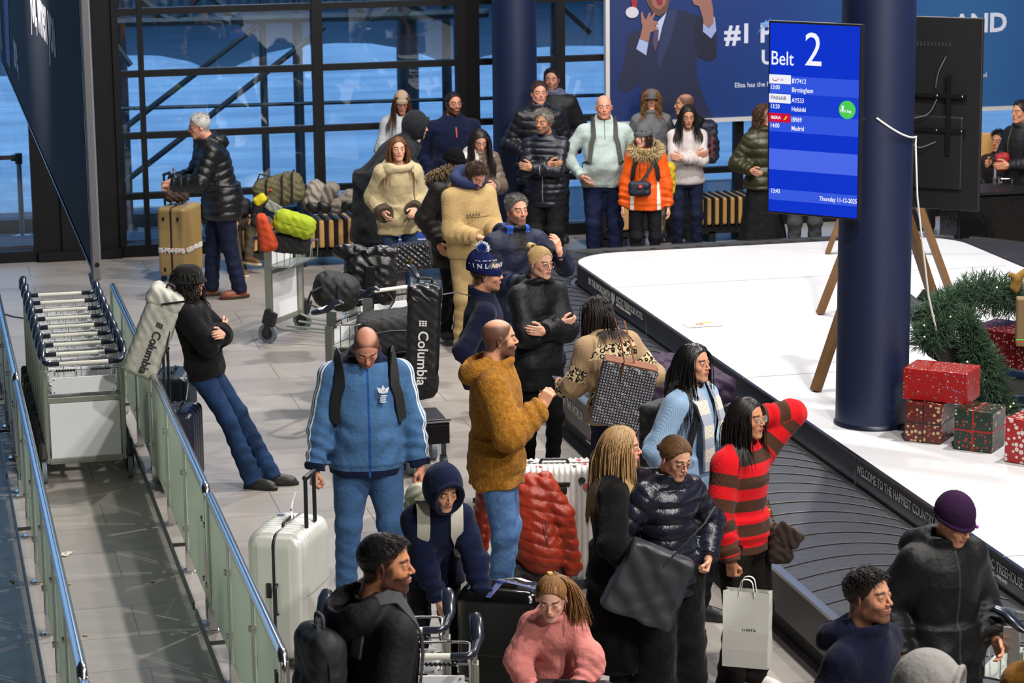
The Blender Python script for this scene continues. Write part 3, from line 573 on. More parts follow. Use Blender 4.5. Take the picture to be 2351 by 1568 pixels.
def person(key, label, px, py, face, h=1.75, top=None, legs=None, shoes='#17171a', sole=None, skin='#c99a80', hair=None, lips='#b0675c', beard=0, buzz=None, brow=.8, eyes='open', iris='#3a2a1c', res=.0085, loc=None, headyaw=0, pitch=0, roll=0, body=True, hand_scale=1., group=None, ruddy=.6, skirt=None, **rk):
    sex = rk.get('sex', 'm'); g = Rig(h, head=(-headyaw, pitch, roll), **rk); loc, rz = put_person(g, px, py, face) if loc is None else loc
    e = empty('person', loc, rz, label, 'person', group); g.e = e; g.loc = loc; g.rz = rz; g.M = Matrix.Translation(loc)@Matrix.Rotation(rz, 4, 'Z'); PEOPLE[key] = g
    if hair and hair.get('style') == 'short' and not buzz: buzz = (.85, 0)
    hb = hair['col'] if hair else '#3a3030'; v, f = head_tpl(sex, eyes); cols = [head_cols(v, skin, hair.get('brow', hb) if hair else hb, lips, beard, buzz, brow, ruddy)]; vs = [(v*g.hsc)@g.RH.T+g.HC]; fs = [f]; off = len(v); sk = np.array((*hexc(skin), 1))
    for cx in (EYE, -EYE): a, b, c = eyeball(iris, cx); vs.append((a*g.hsc)@g.RH.T+g.HC); fs.append(b+off); cols.append(c); off += len(a)
    for a in g.arm.values():
        v, f = hand_tpl(a['pose']); hscl = g.hsc*hand_scale*(.94 if sex == 'f' else 1.0)*(.9 if sex == 'c' else 1); v = v*hscl; f = f.copy()
        if a['sx'] > 0: v = v*np.array((-1, 1, 1), f32); f = f[:, ::-1]
        y = a['hdir'] if a['hdir'] is not None else (a['wr']-a['el']); a['HR'] = basis(y, -a['palm']); wv = v@a['HR'].T+a['wr']; vs.append(wv); fs.append(f+off); cl = np.repeat(sk[None], len(v), 0); nail = smooth01(v[:, 1], .12, .19)[:, None]*.18; cl[:, :3] = cl[:, :3]*(1-nail)+np.array((.75, .35, .3))*nail; cols.append(cl); off += len(v)
    def core(P):
        d = chain(P, [g.pv, g.T((0, 0, 1.15)), g.T((0, -.005, 1.40)), g.neck+(g.HC-g.neck)*.2], [.085*g.s, .08*g.s, .075*g.s, .045*g.s], .03)
        for a in g.arm.values(): d = sm(d, chain(P, [g.T((a['sx']*.06, 0, 1.40)), a['sh'], a['el'], a['wr']], [.05*g.s, .04*g.s, .034*g.s, .023*g.s*hand_scale]), .03)
        for l in g.leg.values(): d = sm(d, chain(P, [g.pv, l['hip'], l['kn'], l['an']], [.08*g.s, .07*g.s, .045*g.s, .035*g.s]), .03)
        return d
    pts = np.array([g.pv, g.HC, g.neck]+[x for a in g.arm.values() for x in (a['sh'], a['el'], a['wr'])]+[x for l in g.leg.values() for x in (l['hip'], l['kn'], l['an'])]); lo, hi = pts.min(0), pts.max(0)
    v, f = surf(core, lo-.1, hi+.1, .016); vs.append(v); fs.append(f+off); cols.append(np.repeat(sk[None], len(v), 0))
    link('body', mesh_np(np.concatenate(vs), np.concatenate(fs), 'body', {'Col': np.concatenate(cols)}), SKINM, e, smooth=True)
    up = np.array([g.pv, g.neck]+[x for a in g.arm.values() for x in (a['sh'], a['el'], a['wr'])]); lo, hi = up.min(0)-.17, up.max(0)+.17; hx = max(hi[0], .26*g.s*g.w); lo[0] = min(lo[0], -hx+.0); hi[0] = hx
    tops = top if isinstance(top, list) else [top] if top else []
    for o in tops:
        l2, h2 = lo.copy(), hi.copy(); l2[2] = min(l2[2], (o.get('hem', .84)-.05)*g.s-(.95*g.s-g.pv[2])); h2[2] = max(h2[2], g.neck[2]+.1)
        if o.get('hood') == 'up': h2[2] = g.top[2]+.06
        l2[1] -= .06; h2[1] += g.belly+.05; l2[:2] -= o.get('flare', 0)
        if o.get('hem', .9) < .8: l2[0] = min(l2[0], -.32*g.s*g.w); h2[0] = max(h2[0], .32*g.s*g.w); l2[1] = min(l2[1], -.28*g.s); h2[1] = max(h2[1], .28*g.s)
        obj_surf(o.get('name', 'jacket'), torso_sdf(g, o), l2, h2, o.get('res', res), cloth(o.get('name', 'jacket')+'_cloth', o['col'], o.get('cloth', o['kind'] if o['kind'] in ('puffer', 'fleece', 'knit', 'wool', 'sherpa', 'shell') else 'plain'), o.get('layers', ()), o.get('rough'), o.get('col2')), e, attrs=g_attr(g))
    if legs:
        L = np.array([g.pv]+[x for l in g.leg.values() for x in (l['hip'], l['kn'], l['an'])]); lo, hi = L.min(0)-.16, L.max(0)+.16; lo[0] = min(lo[0], -.21*g.w); hi[0] = max(hi[0], .21*g.w); lo[2] = max(lo[2], -.02)
        obj_surf(legs.get('name', 'trousers'), pants_sdf(g, legs), lo, hi, legs.get('res', res), cloth(legs.get('name', 'trousers')+'_cloth', legs['col'], legs.get('cloth', 'plain'), legs.get('layers', ()), None, legs.get('col2')), e, attrs=g_attr(g))
    if shoes:
        for l in g.leg.values(): shoe(g, l, hexc(shoes), e, sole, 1.0)
    if skirt:
        z1, z0, a1, a0 = skirt['z1'], skirt['z0'], skirt.get('a1', .15), skirt['a0']
        def sk_(P):
            W = P/g.s; t = np.clip((z1-W[:, 2])/(z1-z0), 0, 1); r = a1+(a0-a1)*t; an = np.arctan2(W[:, 0], W[:, 1]); d = np.sqrt(W[:, 0]**2+(W[:, 1]*1.25)**2)-r+np.sin(an*9+t*2)*.012*t; return smax(np.maximum(d, W[:, 2]-z1), z0-W[:, 2], .01)*g.s
        obj_surf('skirt', sk_, (-a0*g.s-.03, -a0*g.s-.03, z0*g.s), (a0*g.s+.03, a0*g.s+.03, z1*g.s), .011, cloth('skirt_cloth', skirt['col'], 'plain'), e)
    if hair and hair.get('style') not in (None, 'buzz'): make_hair(g, hair, e)
    return g
def fur_ring(g, center, R, rad, r, col, parent, n=900, L=.035, name='fur_trim', a0=0, a1=2*pi, sy=1., c2=None):
    rr = np.random.default_rng(3); a = rr.uniform(a0, a1, n); b = rr.uniform(0, 2*pi, n); c = np.stack([np.cos(a)*rad, np.sin(a)*rad*sy, 0*a], 1); o = np.stack([np.cos(a)*np.cos(b), np.sin(a)*np.cos(b), np.sin(b)], 1); p = c+o*r; d = unitv(o+rr.normal(size=o.shape)*.35); q = np.stack([c+o*r*.3, p+d*L*.5, p+d*L+np.array((0, 0, -L*.3))], 1)
    v, f = strands((q@np.array(R, f32).T+np.array(center, f32)).astype(f32), .0045*np.ones(n)); return link(name, mesh_np(v, f, name), hair_mat(col, .7), parent, smooth=True)
def strap(g, pts, width, mt, parent, name='strap', th=.008, M=None):
    """flat strap following points (person frame)"""
    b = MB(); pts = [Vector(p) for p in pts]; n = len(pts); L = []
    for i, p in enumerate(pts):
        t = (pts[min(i+1, n-1)]-pts[max(i-1, 0)]).normalized(); c = Vector((0, 0, p.z)); out = Vector((p.x*.35, p.y, 0)); out = (out-t*out.dot(t)).normalized() if out.length > .01 else Vector((0, 0, 1)); x = t.cross(out).normalized(); L.append([b.b.verts.new(p+x*width/2*i2+out*th*j) for i2, j in ((-1, 0), (1, 0), (1, 1), (-1, 1))])
    for A, B in zip(L, L[1:]):
        for j in range(4): b.b.faces.new((A[j], A[(j+1) % 4], B[(j+1) % 4], B[j]))
    b.b.faces.new(L[0]); b.b.faces.new(L[-1]); return b.build(name, mt, parent, True, M)
def shoulder_strap(g, sx, th, width, mt, parent, low=1.12, name='shoulder_strap', M=None, off=0., xo=.105):
    """backpack strap over one shoulder, hugging the jacket"""
    A, B = BODY['f' if g.sex != 'm' else 'm']; pts = []
    for z, yy in ((low, 1), (1.2, 1), (1.28, 1), (1.35, 1), (1.41, .8), (1.46, .35), (1.475, 0), (1.46, -.45), (1.40, -.9), (1.3, -1)):
        x = sx*(xo+.02*(z < 1.3)+(1.3-z)*.12*(z < 1.3)); b = np.interp(z, BODY['z'], B)*(1+(g.w-1)*.8)+th+.006+off; a = np.interp(z, BODY['z'], A)*g.w+th+.01; yk = b*sqrt(max(.05, 1-(x/a)**2)) if z < 1.40 else b; be = np.exp(-((z-1.08)/.14)**2)*g.belly; pts.append(g.T((x, yy*yk+be*1.0*(yy > 0), z+(.018+th if z > 1.44 else 0))))
    a = np.interp(1.1, BODY['z'], A)*g.w+th; pts = [g.T((sx*(a+.004), -.02, low-.07)), g.T((sx*(a-.005), .05, low-.04))]+pts[0:]; return strap(g, pts, width, mt, parent, name, .012, M)
# ------------------------------------------------------------ the hall
YW = 28.33
def struct(name, b, m, smooth=False): return tag(b.build(name, m, None, smooth), kind='structure')
def floor_mat():
    t = NT('floor_tiles'); ob = t.coord('Object'); b = t.n('ShaderNodeTexBrick'); b.inputs['Scale'].default_value = 1; b.inputs['Brick Width'].default_value = 1.22; b.inputs['Row Height'].default_value = .61; b.inputs['Mortar Size'].default_value = .0035; b.inputs['Mortar Smooth'].default_value = .2
    b.inputs['Color1'].default_value = (.305, .278, .255, 1); b.inputs['Color2'].default_value = (.36, .33, .305, 1); b.inputs['Mortar'].default_value = (.10, .09, .085, 1); t.L(ob, b.inputs['Vector'])
    st = t.noise(3.2, 5, t.coord('Object', (.35, 2.2, 1)), .62); c = t.mix(t.ramp(st, [(.3, 0.), (.75, 1.)]), t.mix(.28, b.outputs[0], (.16, .14, .13)), b.outputs[0]); sp = t.ramp(t.noise(55, 4, ob, .7), [(.28, 1.), (.36, 0.)]); c = t.mix(t.math('MULTIPLY', sp, .35), c, (.1, .09, .08))
    t.set(c, t.math('ADD', .30, t.math('MULTIPLY', t.noise(6, 4, ob), .16))); t.bump(t.math('MULTIPLY', b.outputs[1], -1), .25, .004); return t.m
struct('floor', MB().box((8, 13.1, -.05), (34, 30.6, .1)), floor_mat())
GREYW = mat('wall_paint', '#3a3d44', .8); DARKW = mat('dark_wall_panel', '#0f0f12', .6, Specular_IOR_Level=.2)
struct('ceiling', MB().box((8, 13.1, 7.75), (34, 30.6, .1)), mat('ceiling_paint', '#46484d', .9))
struct('wall_left', MB().box((-9, 13.1, 3.85), (.1, 30.6, 7.7)), GREYW); struct('wall_right', MB().box((25, 13.1, 3.85), (.1, 30.6, 7.7)), mat('wall_paint_pale', '#5b6474', .8)); struct('wall_back', MB().box((8, -2.2, 3.85), (34, .1, 7.7)), GREYW)
# window wall: dark solid bay, mullions, transoms, glass
MUL = [(-4.0, .1), (-1.4, .1), (.35, .1), (1.36, .1), (2.54, .055), (4.46, .11), (6.14, .26), (7.2, .10), (9.3, .1), (11.3, .1), (13.4, .1), (15.5, .1), (17.6, .1), (19.8, .1), (22.2, .1)]
b = MB()
for x, wd in MUL: b.box((x, YW+.04, 3.85), (wd, .12, 7.7))
for z in (.66, 1.32, 1.99, 2.66, 3.33, 4.0, 4.9, 5.8, 6.7): b.box((8+6+2.5, YW+.02, z), (28.2-(-0), .1, .065)) if 0 else b.box(((2.26+25)/2, YW+.04, z), (22.74, .10, .068))
b.box(((2.26+25)/2, YW+.03, .05), (22.74, .16, .16)); b.box((-2.8, YW+.05, .06), (8.4, .14, .12)); b.box((2.27, YW+.03, 3.85), (.07, .14, 7.7)); b.box((-2.8, YW+.05, 2.9), (8.4, .12, .12))
struct('trim_1', b, DKFRAME)
struct('wall_window_side', MB().box((1.8, YW+.05, 3.85), (.88, .12, 7.7)).box((1.62, YW-.02, 3.85), (.02, .06, 7.7)).box((2.0, YW-.02, 3.85), (.02, .06, 7.7)).box((1.8, YW-.06, .06), (.9, .06, .1)), DARKW)
GLASS = glassmat('window_glass', (.80, .90, .97), .93, .01)
xs = [2.3]+[m[0] for m in MUL if m[0] > 2.4]+[24.9]
for i, (a, c) in enumerate(zip(xs, xs[1:])): struct('window_%d' % (i+1), MB().box(((a+c)/2, YW+.07, 3.9), (c-a-.06, .012, 7.5)), GLASS)
struct('window_%d' % (len(xs)), MB().box((.86, YW+.07, 1.45), (.92, .012, 2.8)), GLASS); struct('window_%d' % (len(xs)+1), MB().box((-1.8, YW+.07, 1.45), (4.2, .012, 2.8)), GLASS)
# outdoors: snow apron, snow banks, service building, bracing
def snow_mat():
    t = NT('snow'); ob = t.coord('Object'); n = t.noise(.5, 6, t.coord('Object', (.5, 1.8, 1)), .6); t.set(t.mix(t.ramp(n, [(.35, 0.), (.62, 1.)]), (.50, .56, .63), (.80, .84, .88)), .85); t.bump(t.noise(2.5, 5, ob), .4, .1); return t.m
struct('ground_snow', MB().box((14, 39.9, -.10), (60, 15.6, .1)), snow_mat()); struct('ground_apron', MB().box((14, 30.3, -.13), (60, 3.9, .12)), mat('wet_asphalt', (.05, .085, .12), .5, nz=.5, nscale=1.2))
struct('ground_road', MB().box((14, 66, -.13), (90, 36, .1)), mat('wet_asphalt', (.05, .085, .12), .5, nz=.5, nscale=1.2))
b = MB()
for i in range(14): b.sph((-6+i*3.4+random.uniform(-.8, .8), 46.5+random.uniform(-.7, .9), -.5), (random.uniform(1.6, 2.8), 1.2, random.uniform(.7, 1.15)), 20)
tag(b.build('snow_bank', snow_mat(), None, True), 'bank of ploughed snow beyond the apron outside the windows', 'snow bank', kind='stuff')
t = NT('facade'); wv = t.n('ShaderNodeTexWave', wave_type='BANDS', bands_direction='X'); wv.inputs['Scale'].default_value = 1.4; wv.inputs['Distortion'].default_value = 1.5; t.L(t.coord(), wv.inputs['Vector']); t.set(t.mix(wv.outputs[1], (.05, .075, .09), (.12, .16, .18)), .7)
ob_ = empty('service_building', (14, 62, 0), 0, 'dark low service building far outside beyond the snow', 'building'); MB().box((0, 0, 2.2), (60, 3, 4.6)).build('wall', t.m, ob_); b = MB(); [b.box((-26+i*5.4, -1.52, 2.1), (3.0, .05, 2.4)) for i in range(11)]; b.build('door_panel', mat('grey_door', '#8a949a', .5), ob_); b = MB(); b.box((0, -.2, 4.7), (61, 4, .3)).build('roof', mat('roof_felt', '#20242a', .8), ob_)
BR = mat('bracing_steel', '#39424c', .45, .3)
def outbar(name, pts, r, label, cat='steel bracing', grp=None, m=BR): return tag(MB().tube(pts, r, 8).build(name, m, None, True), label, cat, grp)
o1 = lambda x, y, Y=YW+1.5: onY(x, y, Y)
for pts, lb in (([(255, 318), (600, 52)], 'diagonal steel brace outside, upper one behind the left windows'), ([(268, 432), (745, 62)], 'long diagonal steel brace outside, reaching from low left to the tall mullion'), ([(160, -40), (300, 150)], 'short diagonal brace outside beside the dark bay'), ([(1355, 75), (1210, -60)], 'diagonal brace outside, in the pane right of the blue column')):
    outbar('diagonal_brace', [o1(*p) for p in pts], .035, lb)
for x0, x1, y0, y1, lb in ((255, 1390, 250, 218, 'grey horizontal rail outside, above the second transom'), (255, 1120, 52, 30, 'dark steel beam outside, just under the top row of panes')):
    p, q = o1(x0, y0), o1(x1, y1); outbar('outside_rail', [p, q], .022 if y0 > 100 else .06, lb, 'rail')
for x, lb, r in ((292, 'dark steel post outside, beside the narrow left pane', .06), (617, 'slim steel post outside behind the second bay', .045), (697, 'dark steel post outside, left of the tall mullion', .06), (950, 'tall dark steel post outside behind the woman in the beanie', .13), (1040, 'dark steel post outside, left of the blue column', .06), (1288, 'steel post outside, centre of the pane by the billboard', .05)):
    p = o1(x, 300); tag(MB().tube([(p[0], p[1]+.3, 0), (p[0], p[1]+.3, 5)], r, 10).build('steel_post', BR, None, True), lb, 'post')
p, q = o1(330, -10), o1(500, 55); b = MB(); P0 = [o1(300, -20), o1(395, 55), o1(470, -20), o1(560, 55)]; [b.tube([u, v], .05, 8) for u, v in zip(P0, P0[1:])]; P0 = [o1(790, -10), o1(860, 45), o1(930, -10), o1(1000, 45)]; [b.tube([u, v], .04, 8) for u, v in zip(P0, P0[1:])]; tag(b.build('roof_truss', BR, None, True), 'zigzag steel roof truss outside, at the top of the windows', 'truss')
tag(MB().box((2.5, YW+1.05, .03), (9, .7, .06)).box((2.5, YW+2.2, .05), (9, .25, .16)).build('outside_step', mat('wet_concrete', '#28364a', .6), None), 'dark wet step running along the window foot outside', 'step')
# belt barrier behind the glass
sb = gp(52, 548, 0); e = empty('barrier_post', (sb[0], sb[1], 0), 0, 'chrome queue barrier post with red belt behind the left glass', 'barrier post')
MB().lathe([(.17, 0), (.17, .02), (.15, .035), (.03, .05)]).build('base', CHROME, e, True); MB().cyl((0, 0, .04), (0, 0, .9), .032).build('pole', CHROME, e, True); MB().cyl((0, 0, .86), (0, 0, .98), .042).box((-.06, 0, .93), (.05, .05, .07)).build('head', BLACK, e, True); MB().box((-1.1, 0, .935), (2.1, .004, .05)).build('belt', mat('belt_red', '#7a1020', .6), e)
# blue columns
CBLUE = mat('column_blue_paint', '#0a1738', .5, nz=.05, nscale=3)
def column(x, y, z0, r, label):
    e = empty('column', (x, y, z0), 0, label, 'column'); MB().lathe([(r, .0), (r, 7.7-z0)], n=64).build('shaft', CBLUE, e, True); MB().lathe([(r+.012, 0), (r+.012, .012), (r, .03)], n=64).build('base_ring', mat('column_ring', '#070f26', .4), e, True); return e
column(6.53, 16.86, .59, .254, 'thick dark blue round column standing on the white carousel island'); column(6.50, 27.6, 0, .242, 'dark blue round column in front of the windows')
# billboard
BW = YW-.12; TL = onY(1397, 100, BW); bx0 = TL[0]; bz0 = onY(1397, 281, BW)[2]; bx1 = 14.6; BBH = 4.6
e = empty('billboard', (bx0, BW, bz0), 0, 'huge blue wall billboard with a man in a dark suit and white lettering', 'billboard')
t = NT('billboard_print'); gx, gy, gz = t.xyz(t.coord()); f = t.math('DIVIDE', gx, bx1-bx0); t.set(t.ramp(f, [(0, (.003, .016, .10)), (.3, (.004, .035, .19)), (.62, (.02, .10, .27)), (1, (.006, .05, .22))]), .45)
MB().box(((bx1-bx0)/2, .02, BBH/2), (bx1-bx0, .04, BBH)).build('print', t.m, e)
fb = MB(); fb.box((-.02, -.0, BBH/2), (.045, .09, BBH+.08)); fb.box(((bx1-bx0)/2, 0, -.02), (bx1-bx0+.08, .09, .045)); fb.build('frame', mat('billboard_frame', '#b9b9ba', .5), e)
def bb(x, y): p = onY(x, y, BW); return (p[0]-bx0, p[2]-bz0)
_k = [0]
def flat(name, pts, col, dz=0, par=e, conv=bb, rough=.5):
    _k[0] += 1; y = -.003-.0012*_k[0]-dz; P = [conv(*q) for q in pts]; return MB().poly([(a, y, c) for a, c in P], (0, -.001, 0)).build(name, mat('print_'+col[1:], col, rough), par)
flat('suit_jacket', [(1500, 90), (1462, 68), (1440, 88), (1436, 145), (1420, 200), (1418, 205), (1440, 214), (1470, 190), (1468, 235), (1464, 279), (1640, 279), (1615, 225), (1598, 165), (1600, 130), (1630, 140), (1645, 130), (1646, 95), (1645, 55), (1630, 42), (1600, 35), (1560, 22), (1535, 20), (1525, 60)], '#141d3e')
flat('suit_sleeve', [(1462, 68), (1441, 84), (1432, 150), (1418, 190), (1424, 207), (1440, 210), (1468, 185), (1480, 128), (1470, 110)], '#111a37'); flat('suit_sleeve', [(1600, 35), (1625, 60), (1640, 95), (1646, 130), (1630, 142), (1605, 132), (1592, 90)], '#0e1630')
flat('lapel', [(1535, 20), (1555, 25), (1540, 90), (1512, 160), (1508, 130), (1520, 70)], '#232c54'); flat('shirt', [(1505, 55), (1530, 28), (1520, 60), (1512, 95), (1508, 80)], '#a9b4d4'); flat('tie', [(1500, 72), (1512, 66), (1510, 100), (1504, 118), (1498, 100)], '#4a3b58')
flat('shirt_cuff', [(1468, 88), (1488, 96), (1483, 127), (1460, 112)], '#93a3cf'); flat('shirt_cuff', [(1614, 46), (1640, 38), (1644, 70), (1632, 88), (1613, 72)], '#8d9bc8')
flat('face', [(1484, 0), (1488, 12), (1500, 32), (1515, 36), (1530, 26), (1537, 0), (1530, -30), (1510, -46), (1490, -32)], '#8a5a4c'); flat('beard', [(1485, -4), (1489, 14), (1501, 33), (1514, 37), (1529, 26), (1537, 0), (1531, -12), (1527, 10), (1513, 22), (1499, 14), (1493, -6)], '#5a3d38'); flat('mouth', [(1505, 0), (1514, -6), (1521, 2), (1518, 12), (1510, 12)], '#7a2030'); flat('moustache', [(1500, -2), (1512, -10), (1525, -3), (1513, -5)], '#2a2020')
flat('hand', [(1474, 60), (1471, 48), (1470, 30), (1474, 26), (1477, 38), (1482, 45), (1488, 30), (1493, 27), (1492, 40), (1500, 29), (1504, 31), (1497, 46), (1506, 48), (1511, 54), (1500, 58), (1510, 62), (1502, 70), (1492, 74), (1488, 96), (1468, 88)], '#8e6156'); flat('hand', [(1588, 0), (1592, 10), (1604, 14), (1612, 40), (1614, 52), (1626, 64), (1637, 52), (1636, 20), (1632, 0), (1626, -20), (1596, -18)], '#8a5f58')
flat('santa_hat_tip', [(1448, 0), (1462, 0), (1460, 20), (1450, 20)], '#8c1220'); flat('santa_hat_pompom', [(1450+15*cos(a), 28+13*sin(a)) for a in [i*pi/8 for i in range(16)]], '#b9b7c4'); flat('light_flare', [(1755, 50), (1757, 44), (1760, 50), (1768, 40), (1763, 51), (1772, 53), (1763, 56), (1757, 64), (1756, 56), (1735, 78), (1752, 55), (1744, 53)], '#6f9be0')
WHP = mat('print_white', '#c6cce0', .5)
def btext(s, x, y, hpx, sx=1., bold=.012): p = onY(x, y, BW); p2 = onY(x, y-hpx, BW); sz = (p2[2]-p[2])/.70; return text('lettering', s, sz, (0, 0, 0), (0, 0, 0), WHP, e, .001, sx, 'LEFT', bold*sz, M=Matrix.Translation((p[0]-bx0, -.004, p[2]-bz0))@Matrix.Rotation(pi/2, 4, 'X'))
btext('#1 PA', 1664, 99, 43, 1.0, .03); btext('AND', 2189, 75, 42, 1.0, .03); btext('U', 1747, 147, 32, 1., .03); btext('Elisa has the high', 1686, 201, 11, .95, .008); btext('detailed', 2225, 178, 10, .95, .008)
# hanging advertising board on the left
X0 = gp(222, 612, 2.2)[0]; yn = gp(222, 612, 2.2)[1]; e = empty('advertising_board', (X0, yn, 2.2), 0, 'big dark hanging advertising board with pale lettering and aluminium frame', 'advertising board')
t = NT('board_print'); t.set((.008, .010, .020), .8); MB().box((-.02, (YW-yn)/2-.1, 2.2), (.03, YW-yn-.2, 4.4)).build('print', t.m, e)
fr = MB(); fr.box((-.005, 0, 2.17), (.06, .10, 4.5), None, .012); fr.box((-.005, (YW-yn)/2-.1, 0), (.06, YW-yn-.2, .07), None, .012); fr.build('frame', mat('board_frame_alu', '#9a9ba0', .35, .8), e); MB().cyl((.0, -.02, .02), (.0, -.055, .02), .014).build('bolt', BLACK, e)
def xt(s, x, y, hpx, bold=.02, sx=1.): p = onX(x, y, X0); q = onX(x, y-hpx, X0); sz = (q[2]-p[2])/.52; return text('lettering', s, sz, (0, 0, 0), (0, 0, 0), mat('board_letters', '#f4f2fa', .6), e, .001, sx, 'RIGHT', bold*sz, M=Matrix.Translation((-.039, p[1]-yn, p[2]-2.2))@Matrix.Rotation(-pi/2, 4, 'Z')@Matrix.Rotation(pi/2, 4, 'X'))
xt('you, when you', 142, 130, 88, .02, 1.0); xt('are,', 53, 168, 62)
for pts, c in (([(2, -10), (8, -10), (15, 118), (9, 105)], '#8a7468'), ([(17, -10), (28, -5), (33, 160), (24, 140)], '#6f6f9c')):
    P = [onX(x, y, X0) for x, y in pts]; MB().poly([(-.039, p[1]-yn, p[2]-2.2) for p in P], (-.001, 0, 0)).build('picture', mat('boardpic'+c, c, .5), e)
# ------------------------------------------------------------ glass railings
FROST = glassmat('frosted_glass', (.80, .90, .84), .95, .25, (.66, .74, .64, .76))
def railing(X, ya, yb, label, endpost=True, n=None):
    """from far ya to near yb"""
    e = empty('glass_railing', (X, yb, 0), 0, label, 'railing', 'glass railings of the walkway'); L = ya-yb; n = n or max(1, round(L/1.06)); st = L/n
    P = [(0, L-.02, .3), (0, L-.02, .86), (0, 0.02, .86), (0, 0.02, .5), (0, .02, .04)]; MB().tube(arc(P, .09, 8), .028, 14).build('handrail', CHROME, e, True)
    for i in range(n+1):
        y = min(max(i*st, .03), L-.03); b = MB(); [b.box((dx, y+dy, .43), (.012, .012, .82), None, .003) for dx in (-.018, .018) for dy in (-.028, .028)]; b.box((0, y, .07), (.05, .085, .14)); p = b.build('post', CHROME, e); MB().lathe([(.055, 0), (.055, .012), (.03, .02)], (0, y, 0)).build('foot', CHROME, p, True); [MB().cyl((-.035, y+.045, z), (.035, y+.045, z), .02, n=12).build('clamp', CHROME, p, True) for z in (.28, .66)]
    for i in range(n): MB().box((0, (i+.5)*st, .465), (.010, st-.09, .69), None, .002).build('glass_panel', FROST, e)
    MB().box((-.10, L/2, .12), (.012, L-.05, .05)).box((-.05, L*.2, .12), (.1, .02, .02)).box((-.05, L*.8, .12), (.1, .02, .02)).build('bumper_bar', mat('bumper_steel', '#6b6a66', .4, .9), e); return e
g1 = gp(246, 653, .86); g2 = gp(468, 1128, .86); g3 = gp(654, 1510, .86); RX2 = 1.665; RX1 = .69
railing(RX2, g1[1], g2[1]+.04, 'far section of the right glass railing, beside the trolley row'); railing(RX2, g2[1]-.04, g3[1], 'near section of the right glass railing, beside the silver suitcase')
h2 = gp(25, 871, .86); h3 = gp(194, 1552, .86)
railing(RX1, 26.0, h2[1]+.04, 'far section of the left glass railing at the picture edge'); railing(RX1, h2[1]-.04, h3[1]+.04, 'middle section of the left glass railing with a long chrome handrail'); railing(RX1, h3[1]-.04, 9.4, 'nearest section of the left glass railing, below the bottom corner')
# ------------------------------------------------------------ baggage carousel
OX, IX, PX1, PY1 = 4.92, 6.105, 10.03, 23.93; ZB = .42; ZP = .59; YN = 3.0
def loop(x0, x1, y1, r, y0=YN, n=14):     # U shape: near-left up, round the far corners, near-right
    return [(x0, y0)]+[(x0+r-r*cos(a), y1-r+r*sin(a)) for a in [pi/2*i/n for i in range(n+1)]]+[(x1-r+r*sin(a), y1-r+r*cos(a)) for a in [pi/2*i/n for i in range(n+1)]]+[(x1, y0)]
wd = IX-OX; IN = loop(IX, PX1, PY1, .55); OUT = loop(OX, PX1+wd, PY1+wd, .55+wd)
def ribbon(b, A, Bp): [b.b.faces.new([b.b.verts.new(q) for q in (A[i], A[i+1], Bp[i+1], Bp[i])]) for i in range(len(A)-1)]; return b
def z3(P, z): return [(x, y, z) for x, y in P]
def offs(P, d):
    out = []
    for i, (x, y) in enumerate(P):
        a = P[max(i-1, 0)]; c = P[min(i+1, len(P)-1)]; t = Vector((c[0]-a[0], c[1]-a[1])).normalized(); out.append((x-t.y*d, y+t.x*d))
    return out
e = empty('baggage_carousel', (7.5, 14, 0), 0, 'big baggage carousel with dark belt, black lettered sides and white island', 'baggage carousel'); off = Matrix.Translation((-7.5, -14, 0))
SKIRT = mat('carousel_skirt', '#2a2725', .45, nz=.12, nscale=20); PWALL = mat('plinth_wall', '#141317', .38, nz=.25, nscale=12)
b = MB(); ribbon(b, z3(OUT, .40), z3(OUT, .16)); ribbon(b, z3(OUT, .16), z3(offs(OUT, -.06), .16)); b.build('side_panel', SKIRT, e, M=off)
b = MB(); ribbon(b, z3(offs(OUT, -.07), .16), z3(offs(OUT, -.07), 0)); b.build('recessed_plinth', mat('kick_black', '#08080a', .6), e, M=off)
b = MB(); o_ = OUT; ribbon(b, z3(o_, .40), z3(o_, .42)); ribbon(b, z3(o_, .42), z3(offs(o_, -.055), .42)); ribbon(b, z3(offs(o_, -.055), .42), z3(offs(o_, -.055), .385)); b.build('edge_trim', STEEL, e, M=off)
b = MB(); ribbon(b, z3(offs(OUT, -.05), .37), z3(offs(IN, .0), .37)); b.build('belt_bed', mat('belt_bed', '#0b0b0d', .6), e, M=off)
b = MB(); ribbon(b, z3(IN, .36), z3(IN, ZP-.012)); b.build('island_wall', PWALL, e, M=off)
b = MB(); i_ = offs(IN, .012); ribbon(b, z3(i_, ZP-.014), z3(i_, ZP)); ribbon(b, z3(i_, ZP), z3(offs(IN, -.012), ZP+.001)); b.build('island_edge_trim', mat('edge_trim_dark', '#5b5b5e', .25, .9), e, M=off)
b = MB(); ribbon(b, z3(offs(IN, .02), .39), z3(offs(IN, .06), .395)); b.build('belt_guard_strip', STEEL, e, M=off)
b = MB(); b.poly(z3(offs(IN, -.004), ZP-.002)); b.build('island_top', mat('island_white', '#c6c6c9', .38, nz=.03, nscale=2), e, M=off)
b = MB(); [b.box((8, y, ZP+.0006), (3.8, .006, .001)) for y in (18.45, 13.6, 22.2)]; b.box((7.75, 13.6, ZP+.0006), (.005, 9.7, .001)); b.build('panel_joint', mat('joint_grey', '#aaa9a8', .6), e, M=off)
